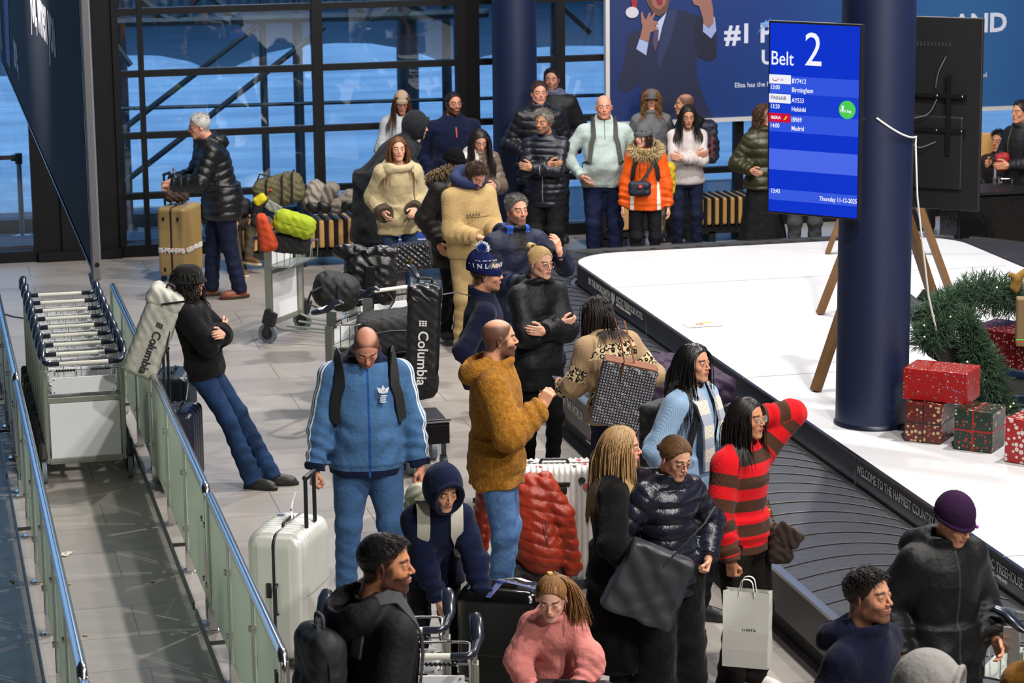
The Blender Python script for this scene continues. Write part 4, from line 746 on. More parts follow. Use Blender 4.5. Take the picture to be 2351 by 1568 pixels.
# crescent belt plates
def slat_profile(t):         # across the belt, t 0 outer .. 1 inner -> bow along the run
    return .16*sin(pi*t)-.14*t**7*1.3+.02
t_ = NT('belt_rubber'); ob = t_.coord(); t_.set(t_.mix(t_.noise(6, 5, t_.coord('Object', (1, 8, 1))), (.016, .017, .022), (.045, .047, .056)), t_.math('ADD', .36, t_.math('MULTIPLY', t_.noise(30, 3, ob), .2))); t_.bump(t_.noise(70, 3, ob), .2, .004); BELTM = t_.m; BLACKM = mat('gap_shade_black', '#030304', .8)
cen = []; M_ = [((a[0]+c[0])/2, (a[1]+c[1])/2, a, c) for a, c in zip(offs(IN, .065), offs(OUT, -.06))]
acc = [0]
for i in range(1, len(M_)): acc.append(acc[-1]+((M_[i][0]-M_[i-1][0])**2+(M_[i][1]-M_[i-1][1])**2)**.5)
sp = .245; ns = int(acc[-1]/sp); kk = 0
def frame_at(s_):
    s_ = max(0.001, min(acc[-1]-.001, s_)); i = max(j for j in range(len(acc)-1) if acc[j] <= s_); u = (s_-acc[i])/(acc[i+1]-acc[i]); f = lambda k: Vector((M_[i][k][0]*(1-u)+M_[i+1][k][0]*u, M_[i][k][1]*(1-u)+M_[i+1][k][1]*u)); return f(2), f(3)      # inner, outer
vis = []
for k in range(ns):
    ci, co = frame_at((k+.5)*sp); 
    if ci.y < 9.5 or (ci.x > 9 and ci.y < 19): continue
    vis.append(k)
for k in vis:
    b = MB(); rowsT = []; N = 16
    for j in range(N+1):
        t = j/N; bow = slat_profile(t); s0 = (k+.02)*sp+bow; s1 = (k+1.22)*sp+bow; pts = []
        for s_, z in ((s0, .4035), (s0+.010, .4055), (s1-.05, .3975), (s1, .391)): ci, co = frame_at(s_); q = co*(1-t)+ci*t; pts.append((q.x, q.y, z+.004*(k % 2)*0))
        rowsT.append(pts)
    if 1:
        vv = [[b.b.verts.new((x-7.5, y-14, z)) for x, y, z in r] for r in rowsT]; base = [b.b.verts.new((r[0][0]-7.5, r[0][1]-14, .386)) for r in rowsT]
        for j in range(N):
            b.b.faces.new((base[j], base[j+1], vv[j+1][0], vv[j][0])).material_index = 1  # riser painted black to give the shaded gap under the plate edge
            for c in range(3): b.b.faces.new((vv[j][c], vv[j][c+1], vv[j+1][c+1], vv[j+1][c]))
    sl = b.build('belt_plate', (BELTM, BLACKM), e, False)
# lettering on the sides
LET = mat('carousel_letters', '#e6e2dd', .6)
def side_text(s, X, y, z, size, sx=1., m=LET): return text('lettering', s, size, (0, 0, 0), (0, 0, 0), m, e, .0006, sx, 'LEFT', .0006, M=Matrix.Translation((X-7.5, y-14, z))@Matrix.Rotation(-pi/2, 4, 'Z')@Matrix.Rotation(pi/2, 4, 'X'))
def at_in(x, y): p = onX(x, y, IX); return p[1], p[2]
y, z = onX(1968, 1083, IX)[1:]; side_text('WELCOME TO THE HAPPIEST COUNTRY IN THE WORLD', IX-.003, y, .475, .088, .84)
y, z = onX(2300, 1320, IX)[1:]; side_text('ARCTIC TREEHOUSE', IX-.003, y+.35, .475, .085, .84); side_text('ARCTIC CIRCLE - FINLAND', IX-.003, y+.35, .435, .03, 1.2)
y, z = onX(1352, 640, IX)[1:]; side_text('IN THE WORLD!', IX-.003, y, .475, .088, .9); y, z = onX(1415, 700, IX)[1:]; side_text('WITH', IX-.003, onX(1387, 665, IX)[1], .475, .088, .9); side_text('ARCTIC TREEHOUSE HOTEL', IX-.003, y, .49, .08, .85); side_text('ARCTIC CIRCLE - ROVANIEMI', IX-.003, y, .455, .03, 1.2)
y, z = onX(1268, 880, OX)[1:]; side_text('WELCOME TO THE HAPPIEST', OX-.003, y+2.05, .26, .095, .86); side_text('COUNTRY IN THE WORLD!', OX-.003, y+.06, .26, .095, .86)
hp = onX(1408, 687, IX); hh = [(.5*16*sin(a)**3/16, (13*cos(a)-5*cos(2*a)-2*cos(3*a)-cos(4*a))/26) for a in [2*pi*i/28 for i in range(28)]]; MB().poly([(IX-.003-7.5, hp[1]-14-u*.14, .50+v*.11) for u, v in hh], (-.001, 0, 0)).build('heart_sign', mat('heart_white', '#c9c7c2', .5), e)
b = MB(); [b.box((IX-.002-7.5, yy-14, .475), (.003, .006, .2)) for yy in (onX(1484, 730, IX)[1], onX(1776, 940, IX)[1], onX(1964, 1070, IX)[1])]; b.build('panel_seam', mat('seam_steel', '#a8a6a4', .4, .5), e)
py0 = onX(1370, 985, OX)[1]; st_ = empty('emergency_stop', (OX-.004, py0, .27), 0, 'yellow emergency stop box with red button and chrome guard on carousel side', 'emergency stop'); MB().box((-.006, 0, 0), (.012, .20, .19), None, .004).build('plate', mat('stop_yellow', '#c9b414', .5), st_); MB().box((-.014, 0, 0), (.01, .09, .12)).build('recess', BLACK, st_); MB().cyl((-.01, 0, 0), (-.04, 0, 0), .022, .026).build('button', mat('stop_red', '#b0281c', .4), st_, True)
b = MB(); [b.tube(arc([(-.01, -.07, dz), (-.06, -.07, dz), (-.06, .07, dz), (-.01, .07, dz)], .015), .005, 8) for dz in (-.07, .07)]; b.build('guard', CHROME, st_, True)
# warning sticker on the island
sp_ = gp(1612, 745, ZP); k_ = empty('warning_sticker', (sp_[0], sp_[1], ZP+.0012), radians(2), 'small white warning sticker with yellow block on the island top', 'sticker'); MB().box((0, 0, .0005), (.30, .20, .001)).build('paper', mat('sticker_white', '#e6e2e0', .5), k_); MB().box((.06, .06, .0015), (.10, .035, .001)).build('yellow_block', mat('sticker_yellow', '#d9b90c', .5), k_); b = MB(); b.tube([(.03*cos(a)-.02, .03*sin(a), .0015) for a in [2*pi*i/16 for i in range(16)]], .004, 5, closed=True); b.box((-.02, 0, .0015), (.06, .005, .001), Euler((0, 0, .8))); b.box((0, .092, .0014), (.28, .004, .001)); b.box((0, -.092, .0014), (.28, .004, .001)); b.build('ban_sign', mat('sticker_red', '#9a3038', .5), k_)
# ------------------------------------------------------------ lamps (fittings around the lights, added fills included)
for i, (x, y, z, p_, s_, aim) in enumerate(LAMPS):
    e = empty('lamp_or_fill_fitting', (x, y, z), 0, None); tag(e, 'round white lamp or fill light fitting on the hall ceiling', 'ceiling lamp', 'ceiling lamps'); e['label'] = 'round white lamp or fill light fitting on the hall ceiling'; MB().lathe([(s_*.55+.06, .02), (s_*.55+.06, .09), (s_*.55, .1)], n=32).build('housing', WHITEP, e, True)
# ------------------------------------------------------------ the people
XA = (((-.07, .20, 1.20), (.9, .1, -.9), 'relax', (0, -1, .3), (-1, .15, .1)), ((.09, .24, 1.17), (-.9, .1, -.9), 'relax', (0, -1, 0), (1, .1, .2)))   # crossed arms
DN = ((.225, .05, .90), (.5, -.8, -.2), 'relax'); DL = ((-.225, .05, .90), (-.5, -.8, -.2), 'relax')
def pk(sx, y=.12, z=1.0): return ((sx*.20, y, z), (sx*.9, -.6, -.2), 'fist', (-sx, 0, 0), (-sx*.5, .3, -.8))
g = person('elder', 'older white-haired man in a black puffer and brown shoes, leaning on a gold suitcase', 454, 262, -82, 1.90, w=1.12, lean=15, pitch=12, headyaw=0, hair=dict(style='short', col='#a9a7a4', len=.025, n=900, sweep=(0, -.4, 0)), skin='#c98f78', ruddy=.9,
    top=dict(kind='puffer', col='#121316', thick=.042, hem=.74, hood='down', quilt=.075, collar=(.03, .075)), legs=dict(col='#171d33', wide=1.1, flare=.008), shoes='#7b3a16', sole='#3a2415', arms=(((.10, .40, 1.20), (.6, -.3, -.9), 'grip', (0, 0, -1)), ((-.10, .42, 1.20), (-.6, -.3, -.9), 'grip', (0, 0, -1))), feet=((.10, .12), (-.10, -.12)))
glasses(g, g.e)
person('sitter', 'person sitting on the bench hidden behind the man in black puffer, pale-soled shoes showing', 492, 398, 60, 1.55, loc=((onY(508, 500, 27.3)[0], 27.3, 0), radians(-150)), crouch=.42, feet=((.10, .46), (-.08, .40, .10)), top=dict(kind='puffer', col='#16171a', thick=.03, hem=.88, quilt=.09), legs=dict(col='#4d4437'), shoes='#5b4023', sole='#c9b796', hair=dict(style='short', col='#1c1714', len=.03), arms=(((.18, .3, 1.05),), ((-.18, .3, 1.05),)), res=.011)
g = person('hatgirl', 'woman with black bucket hat and long dark curls, leaning on the railing with crossed arms', 430, 612, 72, 1.64, sex='f', lean=-13, hair=dict(style='long', col='#15110f', len=.42, n=900, wave=.55, fwd=.8, vol=.14), skin='#c79a82', eyes='half',
    top=dict(kind='fleece', col='#0c0c0f', thick=.030, hem=.94, fold=.008, sleeve=1.12, collar=(.02, .075)), legs=dict(col='#0f1e36', col2='#1f3a60', cloth='denim', flare=.022, wide=1.02), shoes='#24221f', sole='#141414', arms=XA, feet=((.10, .40), (-.02, .52)))
def hat_(P):
    d = ell(P, (0, -.012, .055), (.098, .116, .095)); tp = smax(smax(d, P[:, 2]-.135, .02), .03-P[:, 2], .01); r = np.sqrt(P[:, 0]**2+((P[:, 1]+.012)*.86)**2); br = np.abs(r-(.098+(.05-P[:, 2])*.55))-.006; br = smax(smax(br, P[:, 2]-.055, .008), .000-P[:, 2], .006); return smax(sm(tp, br, .012), -ell(P, (0, -.012, -.0), (.083, .104, .07)), .004)
obj_surf('bucket_hat', hat_, (-.15, -.17, -.03), (.15, .17, .17), .005, mat('hat_felt', '#0b0b0c', .97, bump=.8, bscale=160), g.e, (g.RH*g.hsc, g.HC))
TR = [('#dfe3ea', [('al', -.5, .915), ('sd', 0, 2), ('aa', -0.21, -0.03)]), ('#dfe3ea', [('al', -.5, .915), ('sd', 0, 2), ('aa', -0.51, -0.33)]), ('#dfe3ea', [('al', -.5, .915), ('sd', 0, 2), ('aa', -0.80, -0.64)]), ('#dfe3ea', [('al', -.5, .915), ('sd', -2, 0), ('aa', 0.03, 0.21)]), ('#dfe3ea', [('al', -.5, .915), ('sd', -2, 0), ('aa', 0.33, 0.51)]), ('#dfe3ea', [('al', -.5, .915), ('sd', -2, 0), ('aa', 0.64, 0.80)]), ('#0d1530', [('al', .925, 2)]), ('#0d1530', [('al', -2, -.5), ('z', 0, .845)]), ('#0d1530', [('z', 1.468, 2), ('al', -2, -.5)]), ('#1b4a86', [('x', -.007, .007), ('y', 0, 1), ('al', -2, -.5)])]
g = person('track', 'balding man in a blue tracksuit with white sleeve stripes, head bowed, holding two handles', 842, 766, 4, 1.86, w=1.18, belly=.05, pitch=40, skin='#c98d74', ruddy=.9, beard=.25, eyes='down', hair=dict(style='buzz', col='#3b3029', brow='#4a3628'), buzz=(.85, .85), sh=1.1,
    top=dict(kind='fleece', col='#426690', thick=.024, hem=.80, collar=(.055, .078), layers=TR, sleeve=1.12, fold=.011, res=.0065), legs=dict(col='#3a5a82', cloth='fleece', wide=1.15, layers=[('#dfe3ea', [('x', .206, .213)]), ('#dfe3ea', [('x', -.213, -.206)])]), shoes='#30343c', arms=(((.315, .10, .84), (.6, -.8, 0), 'grip', (-.8, -.3, 0)), ((-.305, .10, .82), (-.6, -.8, 0), 'grip', (.8, -.3, 0))), feet=((.15, 0), (-.15, .05)))
for sx in (1, -1): shoulder_strap(g, sx, .028, .062, mat('strap_black', '#101114', .7, bump=.4), g.e, 1.14, xo=.155)
g = person('ochre', 'bald man with trimmed beard in an ochre teddy fleece, one hand raised', 1141, 734, 84, 1.87, headyaw=-14, skin='#cf9a7c', beard=.72, hair=dict(style='buzz', col='#35241a'), buzz=(.8, .92), eyes='half', iris='#4a5a60', ruddy=.8,
    top=dict(kind='sherpa', col='#8f5f1c', thick=.036, hem=.78, hood='down', hoodsize=1.12, fold=.012, sleeve=1.16, col2='#a67228'), legs=dict(col='#2d4a72', col2='#5b7fae', cloth='denim', wide=1.12), shoes='#c9c9c9', arms=(((.12, .27, 1.26), (.7, -.2, -1.), 'pinch', (-.6, 0, -.5), (-.1, .45, .9)), DL))
g = person('finland', 'man in a navy bobble beanie and navy fleece carrying a black pack', 1112, 592, 92, 1.80, headyaw=6, skin='#c58f72', beard=.3, hair=dict(style='short', col='#2c211a', len=.015, n=500), top=dict(kind='fleece', col='#0c1228', thick=.024, hem=.84, collar=(.05, .072), fold=.009), legs=dict(col='#121829', wide=1.08), arms=(((.24, .02, .96), None, 'relax'), DL))
hb = beanie(g, g.e, '#131a44', z0=.012, h=.045, fold=.052, name='bobble_beanie', tilt=-.18, rib=50)
def arctext(g, s, z, size, R0, a0, mt, par, dz=0):
    for ch in s:
        if ch != ' ':
            M = Matrix.Translation(g.HC.tolist())@Matrix(g.RH.tolist()).to_4x4()@Matrix.Translation((sin(a0)*R0, cos(a0)*R0*1.2-.012, z))@Matrix.Rotation(pi-a0, 4, 'Z')@Matrix.Rotation(pi/2+dz, 4, 'X'); text('lettering', ch, size, (0, 0, 0), (0, 0, 0), mt, par, .001, 1, 'CENTER', .0007, M=M)
        a0 -= size*.80/R0
arctext(g, 'FINLAND', .060, .050, .096, 2.65, mat('knit_white', '#d5d8dc', .9), hb, .25); arctext(g, 'NATIONAL ORIGINAL', .108, .015, .082, 2.9, mat('knit_white', '#d5d8dc', .9), hb, .6)
pc = g.HC+g.RH@np.array((0, -.03, .185)); rr = np.random.default_rng(2); d = rr.normal(size=(1500, 3)); d /= ln(d)[:, None]; q = np.stack([pc+d*.012, pc+d*.030, pc+(d+rr.normal(size=d.shape)*.15)*.045], 1).astype(f32); msk = d[:, 0]+d[:, 2]*.5 > .75
for nm, mk, cc in (('pompom', ~msk, '#d9d9d2'), ('pompom_blue_wool', msk, '#1c3d8f')): v, f = strands(q[mk], .0045*np.ones(mk.sum())); link(nm, mesh_np(v, f, nm), hair_mat(cc, .8), hb, True)
g = person('blonde', 'blonde woman with rimless glasses and top knot, black jacket, arms crossed', 1240, 568, 30, 1.78, sex='f', headyaw=-12, pitch=4, skin='#d3a288', ruddy=.8, hair=dict(style='bun', n=1800, col='#b99b6b', knot=(.01, -.085, .095), bun=.032, nt=300, brow='#9a7f5c'), beard=0,
    top=[dict(kind='knit', name='turtleneck', col='#0c0c0e', thick=.012, hem=.95, collar=(.06, .062), layers=[('#a58a5a', [('x', -.004, .004), ('y', 0, 1)])]), dict(kind='shell', name='jacket', col='#121317', thick=.030, hem=.72, hood='down', fold=.013, sleeve=1.1, ztop=1.47, layers=[('#08080a', [('x', -.04, .045), ('y', .0, 1), ('z', 1.1, 2)])])], legs=dict(col='#0d0e12', wide=.95), shoes='#111216', arms=XA)
glasses(g, g.e, '#b9a98a', .021)
g = person('greybeard', 'smiling man with spiky grey hair and navy hooded jacket, hand at his chest', 1184, 448, 22, 1.86, headyaw=-8, skin='#cf967c', ruddy=1., beard=.45, hair=dict(style='short', col='#5d5b59', len=.028, lift=.7, n=1400, mess=.3, brow='#3a342f'), iris='#38454a',
    top=dict(kind='shell', col='#111730', thick=.026, hem=.80, hood='down', fold=.011, layers=[('#2a55b0', [('x', -.09, .09), ('y', -.3, .3), ('z', 1.462, 2)]), ('#0a0a0d', [('x', -.05, .05), ('y', 0, 1), ('z', 1.33, 2)])]), legs=dict(col='#27405f', col2='#3d5d86', cloth='denim'), shoes='#94622a', sole='#b7905a', arms=(((.05, .26, 1.12), None, 'relax'), ((-.24, .28, 1.33), (-.7, -.3, -.8), 'relax', (.4, -.4, .3), (.3, .1, 1))), feet=((.12, 0), (-.30, .30)))
g = person('pillow', 'man with curly brown hair, navy neck pillow and cream fleece hoodie, looking down', 1101, 378, 32, 1.80, pitch=36, headyaw=-6, skin='#c48f74', beard=.6, eyes='down', hair=dict(style='short', col='#38261b', len=.045, lift=.3, n=1600, mess=.5, side=.5, sweep=(.2, 1., 0), r=.0022),
    top=dict(kind='sherpa', name='hoodie', col='#b39768', thick=.034, hem=.86, hood='down', fold=.009, sleeve=1.1, layers=[('#5b4a36', [('x', -.12, .10), ('z', 1.215, 1.222), ('y', 0, 1)])]), legs=dict(col='#b39768', cloth='sherpa', wide=1.15), shoes='#d5d2cb', arms=(((.10, .30, 1.08), None, 'grip', (0, 0, -1)), ((-.06, .33, 1.10), None, 'grip', (0, 0, -1))))
nR = g.R@rotm('x', -.25); obj_surf('neck_pillow', lambda P: sm(torus(P, (0, 0, 0), .115, .052), ell(P, (0, -.125, .02), (.10, .05, .07)), .03), (-.2, -.2, -.1), (.2, .2, .1), .007, mat('pillow_velour', '#0f1f4a', .85, bump=.5, bscale=120), g.e, (nR, g.T((0, -.005, 1.535))))
M_ = Matrix.Translation(g.T((-.12, .165, 1.235)).tolist())@Matrix(g.R.tolist()).to_4x4()@Matrix.Rotation(pi, 4, 'Z')@Matrix.Rotation(pi/2, 4, 'X'); text('lettering', 'B R A V E', .035, 0, 0, mat('letter_dark', '#3b3029', .8), g.e, .001, 1., 'LEFT', .001, M=Matrix.Translation((0, 0, 0))@Matrix.Translation(g.T((.13, .168, 1.235)).tolist())@Matrix(g.R.tolist()).to_4x4()@Matrix.Rotation(pi, 4, 'Z')@Matrix.Rotation(pi/2, 4, 'X'))
g = person('parka', 'bearded man in a black beanie and black parka with fur-edged hood', 1047, 345, 55, 1.76, pitch=14, skin='#b98468', beard=.85, hair=dict(style='short', col='#15110f', len=.015, n=400), top=dict(kind='shell', col='#191614', thick=.042, hem=.66, hood='down', hoodsize=1.2, fold=.010), legs=dict(col='#101014'), res=.010)
beanie(g, g.e, '#0b0b0d', h=.01, name='beanie'); fur_ring(g, g.T((0, -.05, 1.52)), g.R@rotm('x', .45), .155, .018, '#7d6a50', g.e, 900, .05, a0=-1.0, a1=pi+1.0)
g = person('cream', 'woman with long auburn hair and a cream shearling jacket, looking at the camera', 913, 315, 8, 1.70, sex='f', skin='#cf9f86', ruddy=.8, hair=dict(style='long', col='#5f3c20', len=.50, n=950, fwd=.55, vol=.08, part=.0),
    top=dict(kind='fleece', col='#b3a37f', thick=.042, hem=.78, fold=.014, sleeve=1.12, ztop=1.45, k=.05, layers=[('#4c4136', [('al', .90, 2)]), ('#4c4136', [('x', -.145, -.135), ('z', .9, 1.4), ('y', 0, 1)])]), legs=dict(col='#2f425c', cloth='denim'), arms=(((.17, .10, 1.0), (.3, -.8, 0)), ((-.13, .22, 1.04), (-.35, -.8, 0), 'relax', (.5, 0, -.5))), res=.0095)
obj_surf('shearling_collar', lambda P: sm(torus(P, (0, .0, 0), .125, .040, sy=.9), ell(P, (.09, .085, -.05), (.06, .035, .10)), .04)+wav(P, 2)*.006, (-.2, -.2, -.17), (.2, .2, .1), .009, cloth('shearling', '#b9ab88', 'sherpa'), g.e, (g.R@rotm('x', -.2), g.T((0, .01, 1.46))))
g = person('glasseswoman', 'woman in a beige beanie and glasses with long brown hair and white padded jacket', 922, 213, 5, 1.78, sex='f', pitch=16, eyes='down', skin='#b9826a', hair=dict(style='long', col='#3f2618', len=.45, n=600, fwd=.4), top=dict(kind='shell', col='#a9adb2', thick=.030, hem=.80, fold=.012, collar=(.05, .075), layers=[('#22251c', [('x', -.09, .0), ('y', 0, 1), ('z', 1.1, 1.45)])]), legs=dict(col='#16181f'), arms=(((.10, .25, 1.12),), ((-.14, .26, 1.10),)), res=.011)
beanie(g, g.e, '#a58f79', h=.012, name='beanie', z0=.02); glasses(g, g.e, '#5d3f35', .024)
person('bentcoat', 'person in a long charcoal hooded coat bending over beside the window bench', 958, 262, 84, 1.95, lean=44, pitch=10, top=dict(kind='wool', col='#202227', thick=.05, hem=.42, hood='up', fold=.012, flare=.05, sleeve=1.2), legs=dict(col='#15161a'), res=.011, arms=(((.1, .25, 1.0),), ((-.1, .25, 1.0),)))
g = person('navyfleece', 'broad man with short dark hair, glasses and navy zip fleece, by the far blue column', 1040, 212, 14, 1.84, headyaw=-8, w=1.2, sh=1.2, skin='#bd8468', beard=.75, hair=dict(style='short', col='#1a1412', len=.014, n=900, lift=.6), top=dict(kind='fleece', col='#0f1630', thick=.024, hem=.84, collar=(.05, .074), fold=.009, layers=[('#b5512a', [('x', -.006, .006), ('y', 0, 1), ('z', 1.30, 1.40)])]), legs=dict(col='#14161f'), res=.010)
glasses(g, g.e, '#8b8d90', .020)
g = person('browncoat', 'young woman with straight dark hair and brown quilted coat looking down', 1103, 300, 14, 1.68, sex='f', pitch=26, eyes='down', skin='#cb9a85', hair=dict(style='long', col='#1c1411', len=.48, n=800, fwd=.5), top=dict(kind='puffer', col='#64564a', thick=.036, hem=.70, quilt=.05, puff=.008, hood='down', layers=[('#c9c6c0', [('x', .02, .2), ('z', 1.40, 2)])]), legs=dict(col='#15151a'), arms=(((.12, .26, 1.12),), ((-.10, .28, 1.14),)), res=.010)
g = person('windowman', 'heavy man with short brown hair in a black puffer, squinting, by the column', 1237, 187, 12, 1.93, w=1.1, eyes='half', ruddy=1.1, skin='#cb937c', hair=dict(style='short', col='#3b2c23', len=.025, n=900), top=dict(kind='puffer', col='#17181e', thick=.03, hem=.74, quilt=.08, hood='down', collar=(.04, .08)), legs=dict(col='#15161b'), arms=(((.20, .20, 1.08),), ((-.16, .22, 1.10),)), res=.010)
g = person('tallman', 'tall dark-haired man in black coat with grey hood lining, behind the others', 1266, 157, -6, 1.955, skin='#bb8a72', beard=.3, hair=dict(style='short', col='#1b1512', len=.02, n=900), top=dict(kind='shell', col='#16171b', thick=.035, hem=.70, hood='down', layers=[('#5b6076', [('z', 1.475, 2)])]), legs=dict(col='#15161b'), res=.011)
g = person('crossed', 'grey-haired man in shiny navy puffer with folded arms looking left', 1248, 254, -14, 1.73, headyaw=16, pitch=4, skin='#b9866a', beard=.35, eyes='half', hair=dict(style='short', col='#77726c', len=.05, n=1300, sweep=(.3, .5, 0), mess=.35, side=.6, brow='#4a443e'), top=dict(kind='puffer', col='#171924', thick=.028, hem=.74, quilt=.062, puff=.016, collar=(.04, .08), layers=[('#9a9ca3', [('x', -.004, .004), ('y', 0, 1), ('z', .8, 1.2)])]), legs=dict(col='#17171b', wide=1.3, flare=.02), arms=XA, res=.009)
g = person('palefleece', 'bald man in a pale grey-green fleece with rucksack straps, hands by his pockets', 1386, 219, 4, 1.88, w=1.14, belly=.085, sh=1.08, skin='#d09079', ruddy=1.2, beard=.1, hair=dict(style='buzz', col='#8a7a6c'), buzz=(.12, .9), top=dict(kind='fleece', col='#a4b3b0', thick=.020, hem=.90, collar=(.055, .072), fold=.009, layers=[('#3b4348', [('x', -.003, .003), ('y', 0, 1), ('z', 1.32, 2)])]), legs=dict(col='#1a2140', wide=1.15), arms=(((.225, .13, .97), (1, -.5, 0), 'relax', (-1, 0, 0), (-.5, .4, -.6)), ((-.225, .13, .97), (-1, -.5, 0), 'relax', (1, 0, 0), (.5, .4, -.6))), res=.009)
for sx in (1, -1): shoulder_strap(g, sx, .022, .048, mat('strap_camo', '#3b3d3a', .7, nz=.5, nscale=60), g.e, 1.12)
g = person('capwoman', 'woman in grey baseball cap with wavy fair hair and grey coat', 1496, 206, 2, 1.70, sex='f', skin='#c9927a', hair=dict(style='long', col='#7a5730', len=.42, n=700, wave=.6, fwd=.6, vol=.12), top=dict(kind='wool', col='#67696e', thick=.035, hem=.76, fold=.01, hood='down'), legs=dict(col='#7d7468'), res=.011)
def cap_(P): d = ell(P, (0, -.012, .045), (.084, .106, .088)); d = smax(d, .03-P[:, 2], .006); br = np.maximum(ell(P-np.array((0, 0, .0), f32), (0, .08, .042), (.075, .10, .2)), np.abs(P[:, 2]-.040+np.abs(P[:, 0])**2*3)-.003); return smax(np.minimum(d, smax(br, -.06-0*P[:, 0]-(P[:, 1]-.0), .01)), -ell(P, (0, -.012, .01), (.077, .099, .07)), .003)
obj_surf('baseball_cap', cap_, (-.11, -.14, .0), (.11, .2, .15), .005, mat('cap_grey', '#585a5e', .9), g.e, (g.RH*g.hsc, g.HC))
g = person('orange', 'small woman in a bright orange ski jacket with fur hood and grey beanie', 1476, 288, -2, 1.60, sex='f', headyaw=34, pitch=6, skin='#d3a48c', hair=dict(style='long', col='#2a1d16', len=.2, n=300), top=dict(kind='shell', col='#e0560e', thick=.036, hem=.80, fold=.008, layers=[('#dcdcd8', [('x', .13, .17), ('z', .7, 1.25), ('y', 0, 1), ('al', -2, -.5)]), ('#dcdcd8', [('x', -.17, -.13), ('z', .7, 1.25), ('y', 0, 1), ('al', -2, -.5)]), ('#dcdcd8', [('al', .6, .98), ('aa', .5, 1.6), ('sd', .5, 2)]), ('#dcdcd8', [('al', .6, .98), ('aa', -1.6, -.5), ('sd', -2, -.5)]), ('#16171c', [('x', .058, .066), ('z', 1.17, 1.33), ('y', 0, 1)]), ('#16171c', [('x', -.030, -.022), ('z', 1.17, 1.33), ('y', 0, 1)])]), legs=dict(col='#14141a', wide=1.0), arms=(((.25, .04, .84), None, 'relax'), ((-.25, .04, .84), None, 'relax')), res=.008)
beanie(g, g.e, '#55575a', h=.02, name='beanie'); fur_ring(g, g.T((0, .01, 1.475)), g.R@rotm('x', -.35), .125, .035, '#a8946c', g.e, 1500, .05, 'fur_hood_trim')
for sx in (1, -1): shoulder_strap(g, sx, .04, .045, mat('strap_black', '#101114', .7, bump=.4), g.e, 1.16)
g = person('redstrap', 'bald man in dark clothes turned left with a red-trimmed rucksack', 1574, 216, -82, 1.66, skin='#b9876b', hair=dict(style='buzz', col='#3a2e26'), buzz=(.7, .8), top=dict(kind='shell', col='#14151b', thick=.038, hem=.78, hood='down', hoodsize=1.2), legs=dict(col='#15161b'), res=.011)
g = person('whiteknit', 'woman with long black hair and a white turtleneck jumper, arms folded', 1580, 243, 8, 1.68, sex='f', pitch=14, eyes='down', skin='#bb8a70', hair=dict(style='long', col='#120e0d', len=.42, n=900, fwd=.6, vol=.07), top=dict(kind='knit', col='#c3b9b8', thick=.018, hem=.86, collar=(.05, .062), fold=.006), legs=dict(col='#151c33', wide=1.0), arms=XA, res=.009)
g = person('olive', 'woman with curly brown hair in an olive puffer and long black skirt', 1752, 242, 20, 1.72, sex='f', headyaw=-14, pitch=-8, skin='#c08c74', hair=dict(style='long', col='#4a2f1f', len=.30, n=800, wave=.8, vol=.2, back=0), top=dict(kind='puffer', col='#2c2c16', thick=.035, hem=.88, quilt=.10, hood='down'), legs=dict(col='#101012'), skirt=dict(col='#131214', z1=1.0, z0=.12, a0=.30), arms=(((.20, .18, 1.08),), ((-.20, .18, 1.05),)), res=.010)
person('greyjeans', 'person in dark grey jeans standing behind the hanging display screen', 1850, 235, 10, 1.76, hair=dict(style='short', col='#2a211b', len=.03, n=500), top=dict(kind='shell', col='#1a1b20', thick=.03, hem=.84), legs=dict(col='#3d4043', cloth='denim', wide=1.1), shoes='#3a3a3a', res=.012)
person('farright', 'dark-haired person in a black jacket at the far right edge, beside a laden trolley', 2347, 232, -50, 1.72, hair=dict(style='short', col='#181310', len=.03, n=600), skin='#b07c60', top=dict(kind='shell', col='#14151a', thick=.035, hem=.82, hood='down', layers=[('#8a6a2a', [('x', .05, .06), ('y', 0, 1)])]), legs=dict(col='#14151a'), arms=(((.15, .3, 1.1),), ((-.15, .3, 1.1),)), res=.012)
person('farseated', 'dark-haired person seated low on the wooden seat in the far right background', 2296, 300, -30, 1.62, crouch=.40, feet=((.1, .42), (-.1, .42)), hair=dict(style='short', col='#120f0e', len=.05, n=700), skin='#a87458', top=dict(kind='shell', col='#17141a', thick=.03, hem=.88), legs=dict(col='#15151b'), arms=(((.15, .3, 1.1),), ((-.15, .3, 1.1),)), res=.012)
LEO = [('#c4ad88', [('z', 1.30, 1.40), ('al', -2, -.5)]), ('#c4ad88', [('al', .22, .40)]), ('#c4ad88', [('al', .70, .84)]), ('#c4ad88', [('z', .98, 1.08), ('al', -2, -.5)]), ('#171413', [('z', 1.30, 1.40), ('al', -2, -.5), ('blot', 30, .50, .72)]), ('#171413', [('al', .22, .40), ('blot', 30, .50, .72)]), ('#171413', [('al', .70, .84), ('blot', 30, .50, .72)]), ('#171413', [('z', .98, 1.08), ('al', -2, -.5), ('blot', 30, .50, .72)])]
g = person('leopard', 'dark-haired woman in a tan leopard-patterned cardigan seen from behind, looking down at a phone', 1366, 682, -146, 1.68, sex='f', lean=14, w=1.12, sh=1.15, pitch=22, headyaw=-8, skin='#c4927a', hair=dict(style='long', col='#1d1512', len=.36, n=1100, back=1, vol=.12), top=dict(kind='knit', name='cardigan', col='#9c8264', thick=.030, hem=.86, fold=.012, sleeve=1.12, layers=LEO, res=.007), legs=dict(col='#11142a'), arms=(((.20, .14, 1.0), (.5, -.6, 0)), ((-.16, .40, 1.12), (-.4, -.6, -.6), 'grip', (.2, -.1, 1), (.2, .8, .35))))
